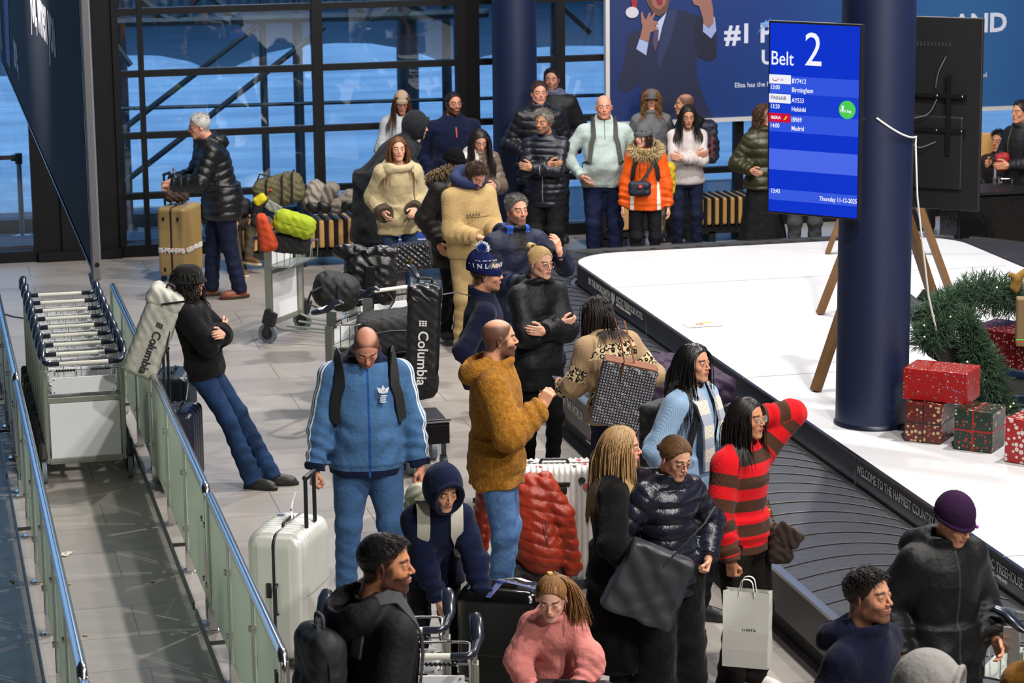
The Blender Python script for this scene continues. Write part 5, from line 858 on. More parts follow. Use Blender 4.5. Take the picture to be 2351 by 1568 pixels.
cl = g.HC+g.RH@np.array((0, -.108, .06)); c = MB(); [c.tube([(cl[0]+dx, cl[1]-.012, cl[2]+.02), (cl[0]+dx*1.2, cl[1]-.028, cl[2]), (cl[0]+dx, cl[1]-.012, cl[2]-.02)], .0035, 6) for dx in (-.018, 0, .018)]; c.box((cl[0], cl[1]-.02, cl[2]), (.05, .006, .008)); c.build('hair_claw', BLACK, g.e, True)
g = person('bluejumper', 'young woman with very long black hair, pale blue roll-neck jumper and checked scarf', 1590, 790, 58, 1.76, sex='f', skin='#c18e6f', lips='#9a4b44', eyes='half', brow=.9, hair=dict(style='long', col='#0b0a0b', len=.55, n=1300, fwd=.1, vol=.06, shine=.3, part=.01), top=dict(kind='knit', name='jumper', col='#88a4c2', thick=.022, hem=.92, collar=(.065, .066), fold=.008, sleeve=1.2), legs=dict(col='#0e0f14', wide=1.05), arms=(DN, ((-.18, .2, 1.05),)), res=.007)
t = NT('scarf_check'); x, y, z = t.xyz(t.coord()); ck = t.n('ShaderNodeTexChecker'); ck.inputs['Scale'].default_value = 70; t.L(t.coord(), ck.inputs[0]); bd = t.math('LESS_THAN', t.math('FRACT', t.math('MULTIPLY', z, 7)), .45); ck.inputs[1].default_value = (.50, .46, .38, 1); ck.inputs[2].default_value = (.62, .60, .55, 1); t.set(t.mix(t.math('MULTIPLY', bd, .7), ck.outputs[0], (.22, .28, .42)), .9); t.bump(t.noise(300, 2, t.coord()), .5, .004); SCARF = t.m
for sx in (1, -1): strap(g, [g.T(p) for p in ((sx*.05, -.11, 1.50), (sx*.085, -.03, 1.52), (sx*.092, .05, 1.48), (sx*.085, .125, 1.40), (sx*.08, .165, 1.28), (sx*.075, .17, 1.14), (sx*.075, .17, 1.0))], .085, SCARF, g.e, 'scarf_end', .016)
g = person('redstripe', 'woman in round glasses and a red and brown striped jumper, elbow raised behind her head', 1712, 914, 52, 1.72, sex='f', headyaw=-8, skin='#b9805f', lips='#8a3f38', brow=.9, hair=dict(style='long', col='#15100f', len=.40, n=1200, fwd=.15, vol=.08, shine=.35, part=.0), top=dict(kind='knit', name='jumper', col='#452a1e', thick=.024, hem=.96, fold=.006, sleeve=1.15, ztop=1.49, layers=[('#c4101a', [('stripe', .135, .5, .12)]), ('#452a1e', [('al', .95, 2)])], res=.0065), legs=dict(col='#120e0c', wide=1.12, flare=.02), shoes='#c9c6bd', sole='#d8d4c8',
    arms=(((.23, .10, .86), (.7, -.7, 0), 'fist', (-1, 0, 0), (0, .1, -1)), ((-.10, -.04, 1.60), (-1, .55, .25), 'relax', (.6, .6, 0), (.7, -.4, .2))))
glasses(g, g.e, '#c0a878', .0215)
g = person('longblonde', 'young woman with long straight fair hair in a long black coat, seen from the side', 1425, 980, 84, 1.67, sex='f', pitch=3, skin='#d6a08a', ruddy=1.1, eyes='half', hair=dict(style='long', col='#94764f', len=.45, n=1900, fwd=.1, vol=.09, brow='#7a5f42'), top=dict(kind='wool', name='coat', col='#08080a', thick=.040, hem=.36, fold=.008, flare=.05, sleeve=1.0, collar=(.02, .075)), legs=dict(col='#0b0b0d'), arms=(((.17, .12, .97), (1, -.2, -.3)), ((-.17, .12, .97), (-1, -.2, -.3))))
g = person('puffergirl', 'young woman in dark-rimmed glasses and a glossy navy puffer, hair tied back, looking down', 1558, 1008, 34, 1.65, sex='f', pitch=20, headyaw=-4, eyes='down', skin='#d3a184', hair=dict(style='bun', n=1800, col='#5c4229', knot=(0, -.105, .0), bun=.03, brow='#4f3826'), top=dict(kind='puffer', col='#171a26', thick=.028, hem=.80, quilt=.095, puff=.020, hood='down', hoodsize=1.25, sleeve=1.08, rough=.28, res=.007), legs=dict(col='#0a0a0c', wide=1.55, flare=.05, cloth='wool'), arms=(pk(1, .12, 1.0), pk(-1, .12, 1.0)))
glasses(g, g.e, '#15151a', .0225, .85)
g = person('purplehat', 'woman in purple crocheted hat and bulky black parka, looking down', 2206, 1150, 34, 1.70, sex='f', pitch=24, headyaw=-10, eyes='down', skin='#cf9678', hair=dict(style='bun', col='#8a6a45', knot=(0, -.1, -.04), bun=.02), w=1.1, top=dict(kind='shell', name='parka', col='#0c0d0f', thick=.040, hem=.62, hood='down', hoodsize=1.3, fold=.013, sleeve=1.15, collar=(.03, .08), layers=[('#2b2c2f', [('x', -.006, .006), ('y', 0, 1)])]), legs=dict(col='#101114'), arms=(((.26, .05, .93),), ((-.24, .12, .97),)))
hb = beanie(g, g.e, '#2e1935', z0=.005, h=.02, fold=.018, name='crochet_hat', rib=30, rad=.008); q = g.HC+g.RH@np.array((-.055, .09, .022)); MB().sph(tuple(q), .009, 10).build('button', mat('hat_button', '#7a2f86', .7), hb, True)
g = person('navyhood', 'dark-haired man in a navy hoodie with closed eyes and moustache, nearest lower right', 1985, 1306, 60, 1.76, pitch=-4, eyes='down', skin='#c48d6e', beard=.5, hair=dict(style='short', col='#1f1714', len=.035, n=2200, sweep=(.1, .8, -.1), mess=.22, lift=.15, side=.25, r=.002), buzz=(.55, 0), top=dict(kind='fleece', name='hoodie', col='#0d1228', thick=.026, hem=.86, hood='down', hoodsize=1.1), legs=dict(col='#14161c'), arms=(DN, DL))
person('greyhood', 'person with pale grey hood pulled up, only the hood showing', 2135, 1515, 78, 1.62, hs=1.12, top=dict(kind='fleece', name='hoodie', col='#8c8a87', thick=.028, hem=.86, hood='up'), legs=dict(col='#222'.replace('222', '202226')))
person('ochreedge', 'person in a mustard jacket at the bottom right corner, only a shoulder in view', 2452, 1395, -20, 1.76, hair=dict(style='short', col='#2a1d15', len=.03), top=dict(kind='wool', col='#7a5218', thick=.04, hem=.8, sleeve=1.15), legs=dict(col='#202226'))
g = person('boy', 'boy in a navy hoodie with hood up and pale rucksack, bending to a black suitcase', 1022, 1082, 10, 1.50, lean=30, sex='c', pitch=20, headyaw=-12, hs=.97, eyes='down', skin='#d3a083', hair=dict(style='short', col='#3a2619', len=.055, n=900, lift=.15, sweep=(.3, 1., -.6), mess=.25, brow='#3a2619', rec=-.02), top=dict(kind='fleece', name='hoodie', col='#0f1732', thick=.026, hem=.84, hood='up', fold=.010, sleeve=1.15), legs=dict(col='#14161c'), arms=(((-.0, .30, .92), (.8, -.4, 0), 'flat', (-1, -.2, -.1), (-.15, .25, -1)), ((-.27, .38, 1.0), (-.8, -.4, 0), 'relax', (0, -.3, -1), (-.2, .6, -.6))), hand_scale=1.05)
for sx in (1, -1): shoulder_strap(g, sx, .03, .07, mat('strap_white', '#b5b3a6', .75, bump=.4), g.e, 1.16)
g = person('fade', 'young man with black faded haircut, black hooded jacket and grey rucksack, back turned', 878, 1228, 112, 1.92, hs=1.08, headyaw=32, pitch=2, skin='#c3865f', beard=.9, hair=dict(style='short', col='#0d0b0b', len=.03, n=2400, sweep=(.0, 1., -.1), lift=.12, mess=.12, side=.12, r=.0018, lo=-.03), buzz=(.75, 0), top=dict(kind='shell', name='jacket', col='#0d0d0f', thick=.034, hem=.80, hood='down', hoodsize=1.2, fold=.008, rough=.75), legs=dict(col='#121317'), arms=(DN, DL))
for sx in (1, -1): shoulder_strap(g, sx, .034, .06, mat('strap_grey', '#3c3e44', .7, bump=.3), g.e, 1.14)
g = person('pinkgirl', 'little girl with a ponytail in a pink hoodie, hands on a trolley load', 1264, 1330, -8, 1.16, sex='c', lean=14, pitch=20, hs=1.02, eyes='down', skin='#dfae96', ruddy=.9, hair=dict(style='pony', col='#7a5430', knot=(-.01, -.06, .105), len=.34, dir=(-.8, -.25, -.25), grav=.28, nt=330, brow='#7a5a40'), top=dict(kind='fleece', name='hoodie', col='#d4837d', thick=.034, hem=.80, hood='down', hoodsize=1.1, fold=.011, sleeve=1.3), legs=dict(col='#8a5a66'), arms=(((.16, .34, 1.02), (1, -.3, -.3), 'relax', (0, 0, -1)), ((-.22, .34, 1.02), (-1, -.3, -.3), 'relax', (0, 0, -1))), hand_scale=1.1)
kp = g.HC+g.RH@(np.array((.01, -.062, .12))*g.hsc); MB().lathe([(.013, -.008), (.016, 0), (.013, .008)], tuple(kp), 16).build('hair_tie', mat('hair_tie_gold', '#b99a4a', .5), g.e, True)
# ------------------------------------------------------------ trolleys
TGRIP = mat('trolley_grip', '#1d2330', .22); BARW = mat('trolley_bar_white', '#cfcfc4', .5); PANEL = mat('trolley_panel', '#dcdee2', .5, nz=.05, nscale=5); TALU = mat('trolley_alu', '#a3a69e', .4, .8); TYRE = mat('trolley_tyre', '#65707a', .6); FORKP = mat('trolley_fork_plastic', '#1e1f22', .5)
def make_trolley():
    e = empty('luggage_trolley', (0, 0, 0)); b = MB()
    for sx in (1, -1): q = MB(); q.box((sx*.300, 0, .53), (.035, .07, .74), None, .006).box((sx*.300, -.037, .53), (.012, .006, .74)); q.build('upright', TALU, e)
    MB().box((0, -.02, .175), (.57, .03, .05), None, .004).box((0, -.038, .175), (.57, .006, .012)).build('bottom_rail', TALU, e); MB().box((0, -.02, .665), (.57, .03, .045), None, .004).build('top_rail', TALU, e)
    MB().box((0, -.026, .42), (.545, .012, .44), None, .003).build('advert_panel', PANEL, e); p = MB().box((0, -.05, .785), (.50, .010, .13), None, .003).build('small_panel', PANEL, e); q = MB(); [q.cyl((sx*.23, -.053, .785+dz), (sx*.23, -.060, .785+dz), .006, n=8) for sx in (1, -1) for dz in (-.05, .05)]; q.build('screw', STEEL, p)
    MB().tube([(-.19, -.165, .985), (.19, -.165, .985)], .0165, 12).build('handle_bar', BARW, e, True)
    for sx in (1, -1):
        MB().tube(arc([(sx*.19, -.165, .985), (sx*.295, -.165, .985), (sx*.315, -.02, 1.02), (sx*.305, .045, 1.06)], .07, 6), [.0175]*3+[.019]*20 if 0 else .019, 12).build('handle_corner', TGRIP, e, True); MB().tube([(sx*.314, -.06, 1.005), (sx*.314, -.02, 1.03), (sx*.308, .05, 1.085), (sx*.300, .10, 1.10), (sx*.296, .13, 1.085)], [.018, .032, .034, .030, .012], 12, flat=.62).build('hand_grip', TGRIP, e, True); MB().box((sx*.300, .02, .95), (.02, .08, .13)).build('grip_bracket', STEEL, e)
        q = MB(); q.tube(arc([(sx*.05, -.03, .86), (sx*.05, -.03, .90), (sx*.22, -.03, .90), (sx*.22, -.03, .86)], .02), .005, 6); q.build('grip_wire', CHROME, e, True); q = MB(); [q.sph((sx*.135+i*.022-.066, -.03, .90), (.013, .011, .011), 8) for i in range(7)]; q.build('ribbed_grip', BLACK, e, True)
    q = MB(); q.tube(arc([(-.27, .0, .90), (-.27, .24, .92), (.27, .24, .92), (.27, 0, .90)], .04), .006, 6); q.tube(arc([(-.27, .0, .72), (-.27, .22, .74), (.27, .22, .74), (.27, 0, .72)], .04), .006, 6)
    for x in (-.27, -.135, 0, .135, .27): q.tube([(x, .23, .92), (x, .215, .74)], .004, 6)
    for x in (-.27, .27): [q.tube([(x, y, .915), (x, y, .73)], .004, 6) for y in (.08, .16)]
    q.tube([(-.27, -.03, .90), (.27, -.03, .90)], .005, 6); q.build('wire_basket', CHROME, e, True); MB().box((0, .10, .725), (.52, .22, .008)).build('basket_floor', TALU, e)
    for sx in (1, -1):
        MB().tube(arc([(sx*.285, .0, .17), (sx*.285, .12, .13), (sx*.17, .80, .11), (sx*.075, .80, .11), (sx*.12, .08, .13)], .05), .017, 8, flat=.7).build('base_rail', TALU, e, True)
        w_ = MB().tube([(sx*.335-.018, -.005, .095), (sx*.335+.018, -.005, .095)], .095, 28).build('wheel', TYRE, e, True); MB().tube([(sx*.335-.021, -.005, .095), (sx*.335+.021, -.005, .095)], .058, 20).build('wheel_hub', BLACK, w_, True); MB().box((sx*.335, .02, .24), (.055, .14, .15), Euler((-.3, 0, 0)), .02).box((sx*.335+.028, .0, .15), (.008, .05, .16)).box((sx*.335-.028, .0, .15), (.008, .05, .16)).build('wheel_fork', FORKP, e)
        c = MB().tube([(sx*.13-.014, .72, .055), (sx*.13+.014, .72, .055)], .055, 20).build('front_wheel', TYRE, e, True); MB().box((sx*.13, .72, .095), (.045, .05, .03)).build('caster_fork', BLACK, c)
    return e
def copy_tree(o, parent=None):
    c = o.copy(); COL.objects.link(c)
    if parent: c.parent = parent
    for ch in [k for k in bpy.data.objects if k.parent == o]: copy_tree(ch, c)
    return c
T0 = make_trolley(); used = [0]
def trolley(x, y, rz, label, group=None, s=1.):
    o = T0 if not used[0] else copy_tree(T0); used[0] = 1; o.location = (x, y, 0); o.rotation_euler = (0, 0, rz); o.scale = (s,)*3; tag(o, label, 'luggage trolley')
    if group: o['group'] = group
    elif 'group' in o: del o['group']
    return o
ORD = ['nearest', 'second', 'third', 'fourth', 'fifth', 'sixth', 'seventh', 'eighth', 'ninth']
a = gp(188, 832, .93); b_ = gp(150, 674, .93)
for i in range(9): u = i/8; trolley(1.185+.0*u, a[1]*(1-u)+b_[1]*u+.165, 0, 'empty luggage trolley nested in the left queue, %s of the nine counted from the camera' % ORD[i], 'queue of nested trolleys between the railings', .94)
p = gp(690, 775, 0); trolley(p[0]-.12, p[1]+.10, radians(-128), 'luggage trolley with lime neck pillow and orange pouch on its basket', None, .97)
p = gp(800, 1000, 0); trolley(p[0]+.05, p[1]+.2, radians(-128), 'luggage trolley carrying a black rucksack, behind the man in the blue tracksuit')
p = onY(850, 640, 20.9); trolley(p[0]+.10, 20.85, radians(20), 'luggage trolley loaded with a black leather rucksack, nose to the blue board')
p = onY(985, 1490, 10.95); trolley(2.24, 11.78, radians(-14), 'empty trolley at bottom centre, front one of the nested pair', 'pair of nested trolleys'); trolley(2.19, 12.2, radians(-14), 'empty trolley at bottom centre, rear one of the nested pair', 'pair of nested trolleys')
p = gp(2325, 1430, 1.05); trolley(p[0]+.22, p[1]+.25, radians(50), 'trolley partly in view at the right edge, its dark grip beside the black parka')
p = gp(2320, 560, 0); trolley(11.45, 25.3, radians(160), 'luggage trolley with red bag in the far right background')
# ------------------------------------------------------------ suitcases and bags
def suitcase(label, x, y, rz, w, d, h, col, rough=.3, ribs=0, band='#111214', handle=0., wheel=.055, metal=0., rad=.05, z=0., cross=False, side=True, cat='suitcase', crown=0.):
    e = empty('suitcase', (x, y, z), rz, label, cat); hh = h/2
    def s(P):
        q = P.copy(); q[:, 2] -= wheel+hh; rb = 0
        if ribs: rb = (np.cos(q[:, 0]*2*pi*ribs/w))*.0035*(np.abs(q[:, 1]) > d*.30)+(np.cos(q[:, 0]*2*pi*ribs/w))*.0025*(np.abs(q[:, 2]) > hh*.9)
        D = rbox(q, (0, 0, 0), (w/2, d/2, hh), rad)-rb
        if crown: D = D-np.cos(q[:, 0]*pi/w)*crown*np.exp(-(q[:, 0]*0)**2)*.5*(q[:, 2] > 0)
        g_ = np.abs(q[:, 1])-.006; return smax(D, -(np.maximum(g_, -(D+.008))), .004) if band else D
    t = mat('shell_'+label[:12], col, rough, metal, nz=.06, nscale=6, bump=.15, bscale=300); obj_surf('shell', s, (-w/2-.02, -d/2-.02, wheel-.02), (w/2+.02, d/2+.02, wheel+h+.03), .0065 if h > .5 else .006, t, e)
    obj_surf('seam_band', lambda P: smax(rbox(P, (0, 0, wheel+hh), (w/2+.003, d/2, hh+.003), rad), np.abs(P[:, 1])-.009, .002), (-w/2-.02, -.03, wheel-.02), (w/2+.02, .03, wheel+h+.03), .006, mat('band_'+band, band, .4), e)
    for sx in (1, -1):
        for sy in (1, -1): q = MB().tube([(sx*(w/2-.05)-.012, sy*(d/2-.04), wheel*.55), (sx*(w/2-.05)+.012, sy*(d/2-.04), wheel*.55)], wheel*.55, 14); q.box((sx*(w/2-.05), sy*(d/2-.04), wheel*.95), (.045, .04, .03), None, .008); q.build('wheel', BLACK, e)
    if side: MB().tube(arc([(w/2, -.0+.02, wheel+hh-.09), (w/2+.03, .02, wheel+hh-.08), (w/2+.03, .02, wheel+hh+.08), (w/2, .02, wheel+hh+.09)], .02), .009, 8).build('side_handle', BLACK, e, True); MB().box((w/2+.002, -.03, wheel+hh+.05), (.012, .03, .09), None, .003).build('lock', BLACK, e)
    MB().tube(arc([(-.09, .0, wheel+h), (-.08, 0, wheel+h+.025), (.08, 0, wheel+h+.025), (.09, 0, wheel+h)], .02), .009, 8).build('top_handle', BLACK, e, True)
    if handle: q = MB(); [q.box((dx, d/2-.03, wheel+h+handle/2), (.014, .02, handle)) for dx in (-.075, .075)]; q.build('telescopic_tubes', mat('handle_tube', '#26282b', .3, .6), e); MB().box((0, d/2-.03, wheel+h+handle), (.18, .032, .028), None, .01).build('telescopic_grip', BLACK, e, True)
    return e
def tagstrip(par, pts, w=.03, col='#d8d6cf'):
    b = MB(); L = [Vector(p) for p in pts]
    rows = []
    for i, p in enumerate(L): rows.append([b.b.verts.new(p+Vector((dx, 0, 0))) for dx in (-w/2, w/2)])
    for A, B in zip(rows, rows[1:]): b.b.faces.new((A[0], A[1], B[1], B[0]))
    o = b.build('baggage_tag', mat('tag_paper', col, .7), par); b = MB(); [b.box((L[1].x+(i-3)*.0035, L[1].y-.001, L[1].z), (.0018 if i % 2 else .001, .001, .03)) for i in range(7)]; b.build('barcode', BLACK, o); return o
# gold suitcase
p = gp(396, 648, 0); e = suitcase('tall gold hard suitcase with black seam and dotted luggage belt', p[0]+.12, p[1]+.22, radians(62), .50, .31, .72, '#a58a58', .38, 0, handle=.32, rad=.045, side=False)
t = NT('dotted_belt'); v = t.n('ShaderNodeTexVoronoi'); v.inputs['Scale'].default_value = 26; v.inputs['Randomness'].default_value = .3; t.L(t.coord(), v.inputs['Vector']); t.set(t.mix(t.math('LESS_THAN', v.outputs['Distance'], .36), (.7, .67, .66), t.ramp(t.xyz(v.outputs['Color'])[0], [(0, (.5, .03, .04)), (.4, (.02, .02, .05)), (.7, (.5, .2, .04))], True)), .7)
obj_surf('luggage_belt', lambda P: smax(rbox(P, (0, 0, .42), (.255, .16, .37), .048), np.abs(P[:, 2]-.33)-.028, .003), (-.28, -.18, .27), (.28, .18, .39), .007, t.m, e)
b = MB(); [b.sph((-.252, dy, z), (.005, .016, .026), 12) for dy in (-.08, .08) for z in (.13, .66)]; b.build('stud', BLACK, e, True)
q = empty('small_handbag', (p[0]+.10, p[1]+.22, .80), 0, 'small brown handbag with tan strap on top of the gold suitcase', 'handbag'); obj_surf('bag_body', lambda P: rbox(P, (0, 0, .07), (.13, .07, .065), .05)+wav(P, 3)*.012, (-.16, -.1, -.01), (.16, .1, .16), .009, mat('bag_brown_fuzzy', '#3f3026', .8, nz=.5, nscale=30), q); MB().tube([(.08, 0, .12), (.04, -.02, .28), (-.03, -.02, .36), (-.02, 0, .12)], .008, 6).build('strap', mat('strap_tan', '#8c5f30', .6), q, True)
# dark cases by the woman in the hat
p = gp(452, 1130, 0); e = suitcase('narrow navy cabin suitcase with raised handle and luggage tag, next to the boots of the hat woman', p[0]-.08, p[1]+.16, radians(72), .40, .25, .55, '#12182c', .3, 5, handle=.42); e['label'] = 'navy cabin suitcase with raised handle and paper tag behind the right railing'; tagstrip(e, [(-.05, -.02, .61), (-.03, -.05, .66), (.01, -.06, .75), (.04, -.06, .80)], .04)
p = gp(420, 1078, 0); suitcase('dark teal suitcase standing behind the navy cabin suitcase', p[0]-.02, p[1]+.2, radians(75), .46, .28, .66, '#0f2130', .35, 6, handle=0)
# big silver suitcase
p = gp(640, 1545, 0); SILV = e = suitcase('large pearly silver hard suitcase held by the man in the blue tracksuit', p[0]+.12, p[1]+.28, radians(52), .54, .34, .76, '#c9cac4', .25, 13, band='#15161a', handle=.30, metal=.1, rad=.085, crown=.02)
e.rotation_euler.z = radians(-118); tagstrip(e, [(-.02, .02, .84), (-.06, .0, .87), (-.14, -.02, .90), (-.20, -.02, .95)], .035); MB().lathe([(.022, 0), (.022, .003)], (-.13, -.09, .822), 20).build('round_sticker', mat('sticker_blue', '#1c2f5e', .4), e)
# black glossy suitcase
p = gp(1165, 1660, 0); e = suitcase('glossy black hard suitcase under the hands of the boy, with navy ribbon', p[0], p[1]+.1, radians(-24), .46, .30, .70, '#0b0b0c', .12, 0, rad=.07, crown=.02); z1 = .765
b = MB(); b.poly([(-.02, -.03, z1+.02), (.02, -.03, z1+.02), (-.03, -.17, z1-.03), (-.06, -.16, z1-.03)], (0, 0, .003)).poly([(0, -.02, z1+.02), (.03, .01, z1+.02), (.2, -.06, z1+.004), (.2, -.09, z1+.004)], (0, 0, .003)).sph((0, -.02, z1+.02), (.035, .025, .014), 10); b.build('ribbon', mat('ribbon_navy', '#1b2a5e', .5), e); tagstrip(e, [(.02, .03, z1+.02), (.08, .03, z1+.03), (.15, .0, z1+.02)], .04)
# white ribbed suitcase with stickers
p = gp(1290, 1352, 0); e = suitcase('big white ribbed suitcase covered in small stickers, beside the red jacket', p[0]-.01, p[1]+.14, radians(-12), .50, .30, .74, '#c9c8c4', .35, 14, band='#4a4a4a', rad=.04, side=False)
b = MB(); b.box((0, -.154, .695), (.19, .014, .028), None, .006).box((0, -.152, .655), (.15, .012, .05), Euler((0, 0, 0)), .01).box((0, -.153, .685), (.035, .012, .05)).box((0, -.152, .38), (.028, .008, .52)); b.build('handle_unit', mat('handle_black', '#141517', .4), e)
for i, (x, y, c) in enumerate([(-.19, -.05, '#a3222c'), (-.15, .04, '#2d2a2a'), (-.1, -.09, '#8e2b2b'), (.16, .06, '#c45a5a'), (.19, -.04, '#b5464e'), (.06, .08, '#c9a93a'), (.12, -.09, '#3a3a2a'), (-.05, .09, '#3c5a7a')]): MB().lathe([(.022, 0), (.020, .0015)], (x, y, .796), 7).build('sticker', mat('stk'+c, c, .5), e)
for i, (x, z, c) in enumerate([(.17, .72, "#2d2a22"), (.20, .68, "#c0505a"), (-.17, .71, "#7d2230")]): MB().lathe([(.024, 0), (.022, .002)], (0, 0, 0), 7, Matrix.Translation((x, -.157, z))@Matrix.Rotation(pi/2, 4, 'X')).build('sticker', mat('stk'+c, c, .5), e)
# generic soft bag placed along a line of sight at a given depth row
def bagpx(name, label, cat, px, py, Y, wpx, hpx, d, col, roll=0, yaw=0, tilt=0, rough=.7, rad=.35, fold=.005, nz=.12, pinch=0, group=None, mt=None, bump=.3, ff=2.2, res=.008):
    p = onY(px, py, Y); k = FPX/((p-CAMP)@fw); w_, h_ = wpx/k/2, hpx/k/2/.96; r = min(w_, h_, d/2)*rad*2*.98; M = Matrix.Translation(p.tolist())@Matrix.Rotation(radians(-13+yaw), 4, 'Z')@Matrix.Rotation(radians(tilt), 4, 'X')@Matrix.Rotation(radians(-roll), 4, 'Y')
    e = bpy.data.objects.new(name, None); COL.objects.link(e); e.matrix_world = M; tag(e, label, cat, group)
    def s(P):
        q = P.copy()
        if pinch: q[:, 0] = q[:, 0]/(1-pinch*np.clip((q[:, 2]/h_+1)/2, 0, 1))
        return rbox(q, (0, 0, 0), (w_, d/2, h_), min(r, d/2*.98))+wav(P, ff, px*.1)*fold
    obj_surf('bag_body', s, (-w_-.03, -d/2-.03, -h_-.03), (w_+.03, d/2+.03, h_+.03), res, mt or mat('bag_'+col+name, col, rough, nz=nz, nscale=25, bump=bump, bscale=90), e); return e, w_, h_
def handle(e, w_, h_, y=0, r=.008, hh=.06, m=None, name='handle', x=0): return MB().tube(arc([(x-w_, y, h_-.01), (x-w_, y, h_+hh), (x+w_, y, h_+hh), (x+w_, y, h_-.01)], min(w_, hh)*.8), r, 8).build(name, m or BLACK, e, True)
LB = mat('black_leather', '#121214', .35, nz=.1, bump=.5, bscale=60); NY = mat('black_nylon', '#141517', .6, nz=.15, bump=.4, bscale=120)
# loads on the three centre trolleys
e, a_, b_ = bagpx('lime_pillow', 'lime green neck pillow lying across a luggage trolley', 'neck pillow', 676, 514, 22.95, 98, 52, .18, '#8f9f12', roll=-18, rough=.85, rad=.45, fold=.008, bump=.2)
MB().box((.02, -.092, .0), (a_*1.3, .004, .004)).build('zip', mat('zip_green', '#5f6b0a', .6), e)
bagpx('orange_pouch', 'orange-red drawstring pouch hanging at the side of the lime pillow', 'pouch', 609, 534, 22.95, 48, 88, .14, '#a8380f', roll=14, rough=.85, pinch=.45, rad=.5)
bagpx('dark_bag', 'black bag on the trolley under the lime neck pillow', 'bag', 668, 556, 23.1, 90, 46, .25, '#101114', roll=-6)
p = PEOPLE['finland'].loc
e, a_, b_ = bagpx('rucksack', 'black rucksack slumped on the trolley behind the tracksuit man', 'rucksack', 772, 668, 20.4, 108, 82, .28, '#131416', roll=-14, rad=.42, fold=.007); MB().tube([(-.1, -.12, .05), (-.19, -.16, -.02), (-.2, -.16, -.12), (-.12, -.13, -.14)], .017, 8, flat=.4).build('strap', NY, e, True); MB().tube([(0, -.14, .08), (.02, -.15, 0), (.03, -.14, -.1)], .006, 6).build('zip', BLACK, e, True)
e, a_, b_ = bagpx('leather_rucksack', 'large black leather rucksack with knotted bow on top, on a trolley', 'rucksack', 850, 640, 20.9, 118, 120, .26, '#0f0f11', rough=.42, rad=.4, fold=.007); obj_surf('bow', lambda P: sm(sm(ell(P, (-.14, 0, .02), (.15, .06, .07)), ell(P, (.12, 0, .01), (.14, .06, .065)), .02), ell(P, (0, -.03, 0), (.04, .05, .05)), .02)+wav(P, 2.5)*.007, (-.32, -.1, -.1), (.3, .1, .12), .008, LB, e, (np.eye(3), (-.02, -.03, b_-.01))); MB().box((.0, -.145, -.05), (.085, .015, .36), Euler((0, 0.05, 0)), .006).build('strap', LB, e); MB().tube([(.12, -.1, -.05), (.2, -.12, -.17), (.13, -.14, -.27), (.02, -.14, -.24)], .018, 8, flat=.35).build('strap', NY, e, True)
t = NT('quilted_leather'); x, y, z = t.xyz(t.coord()); qx = t.math('ABSOLUTE', t.math('SINE', t.math('MULTIPLY', t.math('ADD', x, z), 60))); qz = t.math('ABSOLUTE', t.math('SINE', t.math('MULTIPLY', t.math('SUBTRACT', x, z), 60))); t.set((.012, .012, .014), .3); t.bump(t.math('MINIMUM', qx, qz), .8, .01)
e, a_, b_ = bagpx('quilted_bag', 'black diamond-quilted handbag with gold clasp, behind the trolleys', 'handbag', 945, 588, 21.8, 92, 62, .16, '#101012', roll=6, mt=t.m, rad=.25, fold=.004); MB().lathe([(.018, 0), (.018, .008)], (0, 0, 0), 12, Matrix.Translation((-.01, -.082, -.03))@Matrix.Rotation(pi/2, 4, 'X')).build('clasp', mat('gold', '#b58a3a', .25, 1.), e)
e, a_, b_ = bagpx('soft_suitcase', 'black soft suitcase lying on the trolley, upper one of the pile', 'suitcase', 905, 762, 19.9, 175, 92, .45, '#1b1b1d', roll=6, rad=.3, fold=.004); MB().tube([(-.2, -.23, .05), (0, -.235, .06), (.2, -.23, .04)], .006, 6).build('zip', STEEL, e, True)
e, a_, b_ = bagpx('soft_suitcase', 'black soft suitcase at the bottom of the trolley pile', 'suitcase', 925, 868, 19.7, 160, 95, .42, '#131316', roll=8, rad=.3, fold=.004); handle(e, .08, b_, -.1)
b = MB(); p = onY(965, 900, 18.7); q = onY(975, 945, 18.7); e = empty('suitcase_trolley_base', (p[0], p[1], 0), 0, 'dark luggage cart base under the lettered black pack', 'luggage cart'); MB().box((0, 0, .38), (.34, .5, .03), None, .01).box((0, -.22, .30), (.34, .03, .14)).build('platform', BLACK, e); MB().tube([(-.16, -.25, .41), (.18, -.25, .41)], .012, 8).build('rail', CHROME, e, True); b = MB(); [b.tube([(x-.02, y, .07), (x+.02, y, .07)], .07, 20) for x in (-.13, .13) for y in (-.2, .2)]; [b.box((x, y, .2), (.03, .04, .22)) for x in (-.13, .13) for y in (-.2, .2)]; b.build('wheel', TYRE, e)
